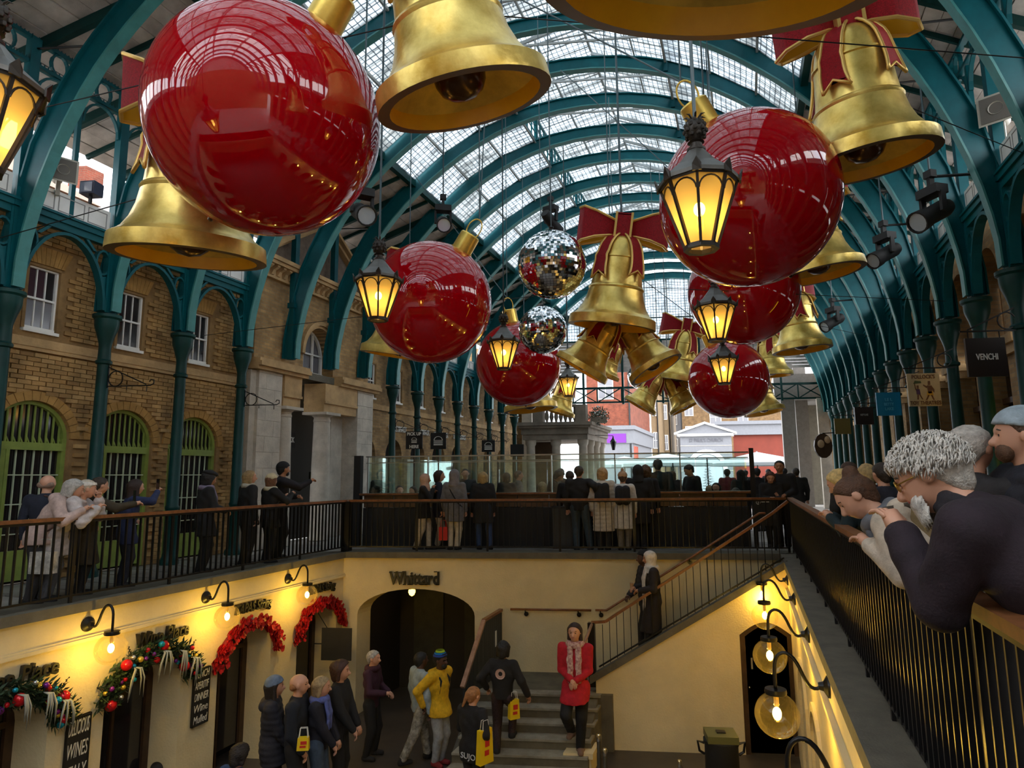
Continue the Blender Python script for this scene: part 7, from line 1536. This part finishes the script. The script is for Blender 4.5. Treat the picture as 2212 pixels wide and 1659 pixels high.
# ---- right gallery
def stand_r(px, v): p = at_v(px, 1050, v); p.z = 0; return p
P = person('long haired blonde woman in dark teal leaning on the right railing, farthest', W(1.16, 6.35, 0), nd(-1, .5), 1.66, True, lean=.45, hp=.35, hy=.1, lh=(-.06, .42, 1.15), rh=(.10, .42, 1.15), top=(.008, .02, .024), hair=((.60, .42, .16), 'long'), bottom=BLK)
P = person('woman with a bun in a beige parka and tan rucksack leaning on the right railing', W(1.12, 3.98, 0), nd(-1, .45), 1.72, True, lean=.74, hp=.40, hy=-.2, lh=(-.16, .42, 1.14), rh=(.20, .34, 1.14), top=(.50, .42, .33), topk='coat', hem=.28, hood='down', hair=((.085, .035, .014), 'bun'), scarf=((.13, .14, .16), .22), bottom=(.02, .02, .03), bulk=1.12, vox=.014)
f = Field((-.25, -.55, .9), (.25, .25, 1.7), .014); cj = E(P['_j'][12:15])
f.cap((-.06, cj.y-.20, cj.z-.20), (-.05, cj.y-.08, cj.z+.16), .12, .10, .03); f.cap((.06, cj.y-.20, cj.z-.20), (.05, cj.y-.08, cj.z+.16), .12, .10, .03); V_, Q_ = f.mesh(); rk = np_obj('rucksack', V_, Q_, cloth((.17, .12, .055)), P)
for sx in (-1, 1): MB().tube([(sx*.12, cj.y-.04, cj.z+.22), (sx*.14, cj.y+.10, cj.z+.19), (sx*.15, cj.y+.16, cj.z+.0), (sx*.16, cj.y+.02, cj.z-.20)], .02, 6).build('strap', cloth((.06, .045, .03)), rk, smooth=True, org=(0, 0, 0))
P = person('grey haired bearded man in glasses and plum jacket leaning on the near right railing', W(1.14, 2.32, 0), nd(-1, .70), 1.86, False, lean=.74, hp=.14, hy=-.12, lpole=(-.05, -.1, -1), lh=(-.06, .61, 1.32), rh=(.22, .46, 1.17), top=(.017, .009, .015), topk='jacket', hem=.44, hair=((.52, .49, .44), 'short'), bottom=BLK, bulk=1.22, vox=.010); RM = P
hl = E(P['_j'][6:9]); nb = E(P['_j'][9:12])
g = Field(nb-Vector((.2, .2, .14)), nb+Vector((.2, .2, .14)), .011)
for i in range(14):
    a, b = 2*PI*i/14, 2*PI*(i+1)/14; q = lambda t, z: (nb.x+.095*math.cos(t), nb.y+.0+.095*math.sin(t), nb.z+z+.03*math.sin(t)); g.cap(q(a, .0), q(b, .0), .035, .035, .01); g.cap(q(a, .04), q(b, .04), .026, .026, .01)
V_, Q_ = g.mesh(); np_obj('collar', V_, Q_, cloth((.014, .012, .016)), P)
P = person('second grey haired man behind the plum jacketed man, facing away to the right', W(1.22, 3.95, 0), nd(.9, .5), 1.80, False, top=(.02, .018, .02), hair=((.50, .47, .43), 'short'), bottom=BLK, vox=.016)
P = person('bearded man in a pale blue beanie and dark padded vest at the right edge', W(1.44, 3.72, 0), nd(-1, .15), 1.86, False, skin='light', hy=.2, top=(.014, .016, .026), topk='puffer', hair=((.08, .04, .02), 'short'), hat=((.32, .40, .46), 'beanie'), bottom=NAVY, bulk=1.12, vox=.015)
MB().sphere(E(P['_j'][6:9])+Vector((0, .08, -.085)), .06, 12, 8, (1, .7, .95)).build('beard', hairm((.10, .045, .02)), P, smooth=True, org=(0, 0, 0))
# spectacles of the near man
R_ = rotx(-.74) @ rotx(.74*.55-.14) @ rotz_(.12); hr_ = .066*1.86; Lg = lambda x, y, z: Vector(np.array(hl)+R_ @ np.array([x, y, z])*hr_)
st_ = MB()
for i in range(1500):                   # tousled strands over the scalp
    th_, ph_ = random.uniform(0, 2*PI), math.acos(random.uniform(-.25, 1)); x, y, z = math.sin(ph_)*math.cos(th_), math.sin(ph_)*math.sin(th_), math.cos(ph_)
    if y*.8-(z-.35)*1.1 > .62: continue
    p0 = (x*.98, -.12+y*1.14, .26+z*.98); t_ = np.cross((x, y, z), (random.gauss(0, .3), random.gauss(.5, .3), random.gauss(.6, .3))); t_ = t_/max(.1, np.linalg.norm(t_)); s2 = random.uniform(.15, .36); out = random.uniform(.03, .14)
    pts = [Lg(p0[0]+t_[0]*s2*k+x*out*math.sin(k*PI)+random.gauss(0, .015), p0[1]+t_[1]*s2*k+y*out*math.sin(k*PI), p0[2]+t_[2]*s2*k+z*out*math.sin(k*PI)-.12*k*k) for k in (0, .33, .66, 1.)]
    st_.tube(pts, [.002, .0032, .0028, .0008], 4)
so_ = st_.build('hair_strands', hairm((.60, .57, .52)), RM, smooth=True, org=(0, 0, 0)); so_['kind'] = 'stuff'
bd = MB()
for i in range(420):                   # grey beard
    a = random.uniform(-1.25, 1.25); z = random.uniform(-1.0, -.42); p0 = (math.sin(a)*.62, .30+math.cos(a)*.52, z); bd.tube([Lg(*p0), Lg(p0[0]*1.08, p0[1]+.12, z-.18), Lg(p0[0]*.95, p0[1]+.14, z-.36-random.random()*.15)], [.004, .005, .001], 4)
bo_ = bd.build('beard', hairm((.60, .57, .52)), RM, smooth=True, org=(0, 0, 0)); bo_['kind'] = 'stuff'
gl = MB()
for sx in (-1, 1): gl.tube([Lg(sx*.33+.22*math.cos(2*PI*i/14), .93, .03+.16*math.sin(2*PI*i/14)) for i in range(14)], .0035, 5, closed=True); gl.tube([Lg(sx*.55, .90, .06), Lg(sx*.86, .1, .05)], .003, 5)
gl.tube([Lg(-.11, .95, .06), Lg(.11, .95, .06)], .003, 5); wj_ = E(RM['_j'][0:3]); MB().lathe([(.036, -.012), (.040, -.008), (.040, .008), (.036, .012)], 16, wj_+Vector((-.0, -.03, -.035)), M=Matrix.Rotation(.9, 3, 'X')).build('wristwatch', mat('watch_steel', (.7, .68, .6), .2, .9), RM, smooth=True, org=(0, 0, 0))
gl.build('spectacles', mat('spectacle_gold', (.45, .28, .06), .3, .8), RM, smooth=True, org=(0, 0, 0))
# ---- sunken courtyard
LF = ZLOW
def low(px, y, hx): p = at_z(px, y, LF); return p
def court(px, v): p = at_v(px, 1560, v); p.z = LF; return p
P = person('woman in a blue grey beanie and dark fur trimmed parka in the courtyard group', court(588, 9.6), (1, .35), 1.9, True, hy=-.1, hp=-.05, rh=(.12, .26, 1.0), lh=(-.12, .26, 1.02), top=(.022, .022, .028), topk='puffer', hem=.40, hood='down', hair=((.02, .014, .012), 'long'), hat=((.13, .18, .27), 'beanie'), bottom=(.012, .014, .02), bulk=1.12)
P = person('balding man in a navy jacket in the courtyard group', court(640, 9.5), (1, .15), 1.98, False, hy=-.1, lh=(-.14, .22, 1.0), rh=(.2, .15, 1.02), top=(.010, .014, .024), hair=((.30, .13, .05), 'bald'), bottom=BLK, bulk=1.1, vox=.015)
MB().tube([E(P['_j'][6:9])+Vector((-.06, .10, .01)), E(P['_j'][6:9])+Vector((0, .115, .012)), E(P['_j'][6:9])+Vector((.06, .10, .01))], .006, 5).build('spectacles', PHONE, P, org=(0, 0, 0))
P = person('blonde woman with a blue scarf, dark jacket and jeans in the courtyard group', court(688, 9.75), (1, .1), 1.88, True, hy=-.1, hp=.1, rh=(.10, .25, .98), lh=(-.12, .25, .98), top=(.014, .014, .024), hair=((.36, .26, .14), 'bob'), scarf=((.10, .13, .38), .20), bottom=(.05, .08, .13), bulk=1.05)
P = person('brown haired woman in spectacles and black jacket, fourth of the courtyard group', court(730, 10.2), (1, .0), 1.98, True, hy=-.1, rh=(.12, .3, 1.02), lh=(-.12, .28, 1.02), top=(.013, .012, .013), hair=((.05, .018, .012), 'curly'), bottom=BLK, bulk=1.08)
P = person('grey haired woman in a plum turtleneck standing left of the wide arch', low(800, 1636, 0), (1, -.12), top_h(790, 1408, low(800, 1636, 0), LF), True, hp=.05, rh=(.16, .32, 1.12), lh=(-.14, .26, 1.05), top=(.045, .012, .028), topk='sweater', hair=((.40, .39, .38), 'short'), scarf=((.05, .014, .03),), bottom=BLK, lf=(-.14, .02, 0), rf=(.13, .0, 0), shoes=(.02, .02, .025), vox=.014)
P = person('man in a pale denim jacket and patterned trousers walking in the courtyard', low(905, 1648, 0), (.75, .65), 1.78, False, skin='dark', lf=(-.08, .22, 0), rf=(.06, -.34, .02), top=(.30, .37, .40), hair=(BLK, 'short'), bottom=(.24, .22, .17), bulk=1.08, vox=.014)
P.children[-2]['label'] = 'patterned grey trousers'
for o in P.children:
    if o.name.startswith('trousers'): o.data.materials[0] = mat('camouflage', (.10, .09, .07), .9, var=.5, vscale=11., col2=(.46, .43, .36))
P = person('man in a yellow hoodie and striped beanie with a backpack in the courtyard', low(948, 1652, 0), (.9, -.45), 1.80, False, skin='dark', hy=-.1, lh=(-.28, -.14, 1.0), rh=(.28, -.12, 1.0), top=(.68, .40, .010), topk='hoodie', hood='down', hem=.45, hair=(BLK, 'short'), hat=(BLK, 'beanie', ((.02, .06, .35), (.0, .16, .55), (.35, .55, .03))), bottom=(.30, .31, .32), shoes=(.22, .02, .02), bulk=1.12, vox=.013); backpack(P, cloth((.012, .012, .014)), 1.8, .9)
MB().sphere(E(P['_j'][6:9])+Vector((0, .075, -.085)), .062, 12, 8, (1, .75, .95)).build('beard', hairm(BLK), P, smooth=True, org=(0, 0, 0)); MB().tube([E(P['_j'][6:9])+Vector((-.06, .105, .012)), E(P['_j'][6:9])+Vector((.06, .105, .012))], .008, 5).build('spectacles', PHONE, P, org=(0, 0, 0))
P = person('ginger ponytailed woman in a black printed jacket on the lower steps', at_v(1020, 1600, 10.1)*1., (.45, .9), 1.68, True, hp=.15, hy=.2, rh=(.24, .05, .92), lh=(-.1, .25, 1.1), top=(.010, .010, .012), hem=.40, hair=((.36, .16, .06), 'ponytail'), bottom=BLK, bulk=1.12, vox=.014); P.location.z = LF
text('jacket_print', 'SUJO', .11, mat('print_white', (.6, .6, .62), .7), frame((.06, -.185, .80), (1, 0, 0), (0, .05, 1)), P, ext=.004, width=.26)
YB = mat('yellow_bag', (.80, .56, .01), .45)
def carrier(loc, rz, w_, h_, label):
    r = thing('shopping_bag', label, 'bag', loc, rz, 'yellow shopping bags'); mb = MB(); mb.hexa([(-w_/2, -.05, 0), (w_/2, -.05, 0), (w_/2, .05, 0), (-w_/2, .05, 0)], [(-w_/2*.9, -.035, h_), (w_/2*.9, -.035, h_), (w_/2*.9, .035, h_), (-w_/2*.9, .035, h_)]); mb.build('bag', YB, r)
    for s_ in (-1, 1): MB().tube([(-.06, s_*.03, h_), (-.045, s_*.02, h_+.12), (.045, s_*.02, h_+.12), (.06, s_*.03, h_)], .005, 5).build('handle', mat('bag_handle', (.8, .8, .78), .6), r)
    MB().box(-.04, .04, -.052, -.046, h_*.25, h_*.40).box(-.03, .05, -.050, -.042, h_*.5, h_*.75).build('print', mat('bag_red', (.6, .03, .02), .5), r)
carrier(at_v(1047, 1648, 9.9), .9, .26, .46, 'large yellow shopping bag held by the ponytailed woman')
ps = W(-4.15, 11.32, -2.94)
P = person('woman with bushy black hair climbing the lower steps, seen from behind', ps, (.1, 1), 1.72, True, skin='tan', hp=.3, rf=(.1, .26, .157), lf=(-.1, .0, 0), rh=(.42, .02, .92), lh=(-.28, .02, 1.0), top=BLK, hem=.50, hair=(BLK, 'curly'), bottom=(.035, .024, .028), skirt=None, bulk=1.12, vox=.014)
for o in P.children:
    if o.name.startswith('trousers'): o.data.materials[0] = mat('sequins', (.05, .03, .035), .25, .5, var=.7, vscale=60., bump=.6, bscale=120.)
MB().lathe([(.035, 0), (.07, 0), (.085, .012)], 14, (0, E(P['_j'][12:15]).y-.155, E(P['_j'][12:15]).z+.03), M=Matrix.Rotation(PI/2, 3, 'X')).build('jacket_emblem', mat('emblem_pale', (.5, .33, .28), .5), P, org=(0, 0, 0))
carrier(at_v(1110, 1552, 11.3), .6, .18, .30, 'small yellow shopping bag held by the woman with bushy hair')
P = person('woman in a red cardigan and pink scarf leaning on the stair cheek wall', at_v(1247, 1600, 11.45)*1., (-.12, -1), 2.02, True, hy=.1, lf=(-.05, .02, 0), rf=(.10, -.02, .22), lh=(-.03, .22, 1.17), rh=(.05, .22, 1.18), top=(.48, .010, .025), topk='cardigan', hem=.40, hair=((.035, .018, .014), 'bob'), scarf=((.62, .36, .34), .26), bottom=(.010, .010, .012), bulk=.98, vox=.012, shoes=(.20, .12, .09)); P.location.z = -2.93
for o in P.children:
    if o.name.startswith('scarf'): 
        for q in [o]+list(o.children): q.data.materials[0] = mat('pink_scarf', (.36, .06, .09), .8, var=.3, vscale=26., col2=(.78, .62, .56))
zs_ = lambda u: ZLD+.165*math.ceil((u+2.75)/.265)
P = person('bearded man in black coming down the upper stair flight', W(-2.0, 13.05, zs_(-2.0)), (-1, -.15), 1.92, False, skin='dark', lf=(-.06, .18, -.165), rf=(.06, -.1, 0), rh=(.1, .3, 1.1), top=(.016, .014, .018), topk='puffer', hair=(BLK, 'short'), hat=(BLK, 'beanie'), bottom=BLK, bulk=1.1)
P = person('woman in a white headscarf and long black coat coming down the stair with a cup', W(-1.83, 12.72, zs_(-1.83)), (-1, -.1), 1.78, True, skin='tan', hp=.1, lf=(-.06, .2, -.165), rf=(.06, -.05, 0), rh=(.10, .30, 1.12), lh=(-.1, .25, 1.1), top=(.016, .012, .014), topk='coat', hem=.20, hair=(BLK, None), hat=((.62, .58, .54), 'hijab'), scarf=((.60, .57, .54), .58), bottom=BLK, bulk=1.12, vox=.014)
o = MB().lathe([(.0001, 0), (.028, 0), (.036, .10), (.038, .11), (.0001, .11)], 14).build('paper_cup', mat('cup_brown', (.40, .24, .13), .6), None, smooth=40); o.location = joint(P, 1)+Vector((-.07, -.02, -.02)); tag(o, 'brown paper cup held by the woman in the white headscarf', 'cup')
# seated at the bottom edge
for (px, y, v, fc, hcol, hst, tp_, lab, sc_) in ((350, 1592, 9.75, (.9, .35), (.13, .035, .014), 'bob', (.02, .016, .02), 'auburn haired woman with a green top sitting at the lower left', (.35, .50, .03)), (512, 1602, 8.3, (.3, 1), (.014, .010, .010), 'curly', (.012, .05, .16), 'dark haired person in a blue jacket sitting at the bottom edge', None)):
    p = at_v(px, y, v); p = Vector((p.x, p.y, LF)); hh = top_h(px, y, p, LF)
    hs = 1.9 if px < 400 else 1.66; P = person(lab, p, fc, hs, True, sit=max(.2, hs-hh), lf=(-.1, .45, 0), rf=(.1, .45, 0), hp=.35, lh=(-.12, .34, .525*hs-max(.2, hs-hh)+.14), rh=(.14, .34, .525*hs-max(.2, hs-hh)+.14), top=tp_, hair=(hcol, hst), scarf=(sc_, .2) if sc_ else None, bulk=1.1)
    s_ = thing('cafe_stool', 'dark stool under the '+lab.split(' sitting')[0], 'stool', p, 0, 'cafe stools'); zz = max(.3, .50-.0); MB().lathe([(.0001, .40), (.18, .40), (.18, .44), (.0001, .44)], 18, p).build('seat', WOODD, s_)
    for k in range(4): MB().tube([p+Vector((.13*math.cos(k*PI/2), .13*math.sin(k*PI/2), .40)), p+Vector((.17*math.cos(k*PI/2), .17*math.sin(k*PI/2), 0))], .014, 6).build('leg', BLACK, s_)
t = thing('cafe_table', 'small table with papers beside the blue jacketed person', 'table', court(468, 8.9)); q = Vector(ROOT[t.name]); MB().lathe([(.0001, .72), (.34, .72), (.34, .75), (.0001, .75)], 24, q).build('table_top', WOODD, t); MB().lathe([(.2, 0), (.2, .02), (.03, .03), (.03, .72)], 12, q).build('pedestal', BLACKM, t)
o = MB().box(-.16, .16, -.10, .10, 0, .012).build('menu', mat('menu_paper', (.45, .55, .40), .7), None); o.location = q+Vector((.0, 0, .75)); o.rotation_euler = (0, 0, .4); tag(o, 'pale green menus lying on the small table', 'menu')
for (px, y, v, lab) in ((655, 1605, 9.1, 'yellow leaflet of the balding man in the courtyard, shaped as a bag'), (760, 1560, 10.6, 'yellow bag behind the spectacled brunette in the courtyard')):  # the first is a leaflet, modelled with the bag shape
    carrier(at_v(px, y+14, v), .2, .16, .16, lab)
bpy.data.objects.remove(bpy.data.objects['__x']) if '__x' in bpy.data.objects else None
for o in bpy.data.objects:
    if '_j' in o: del o['_j']
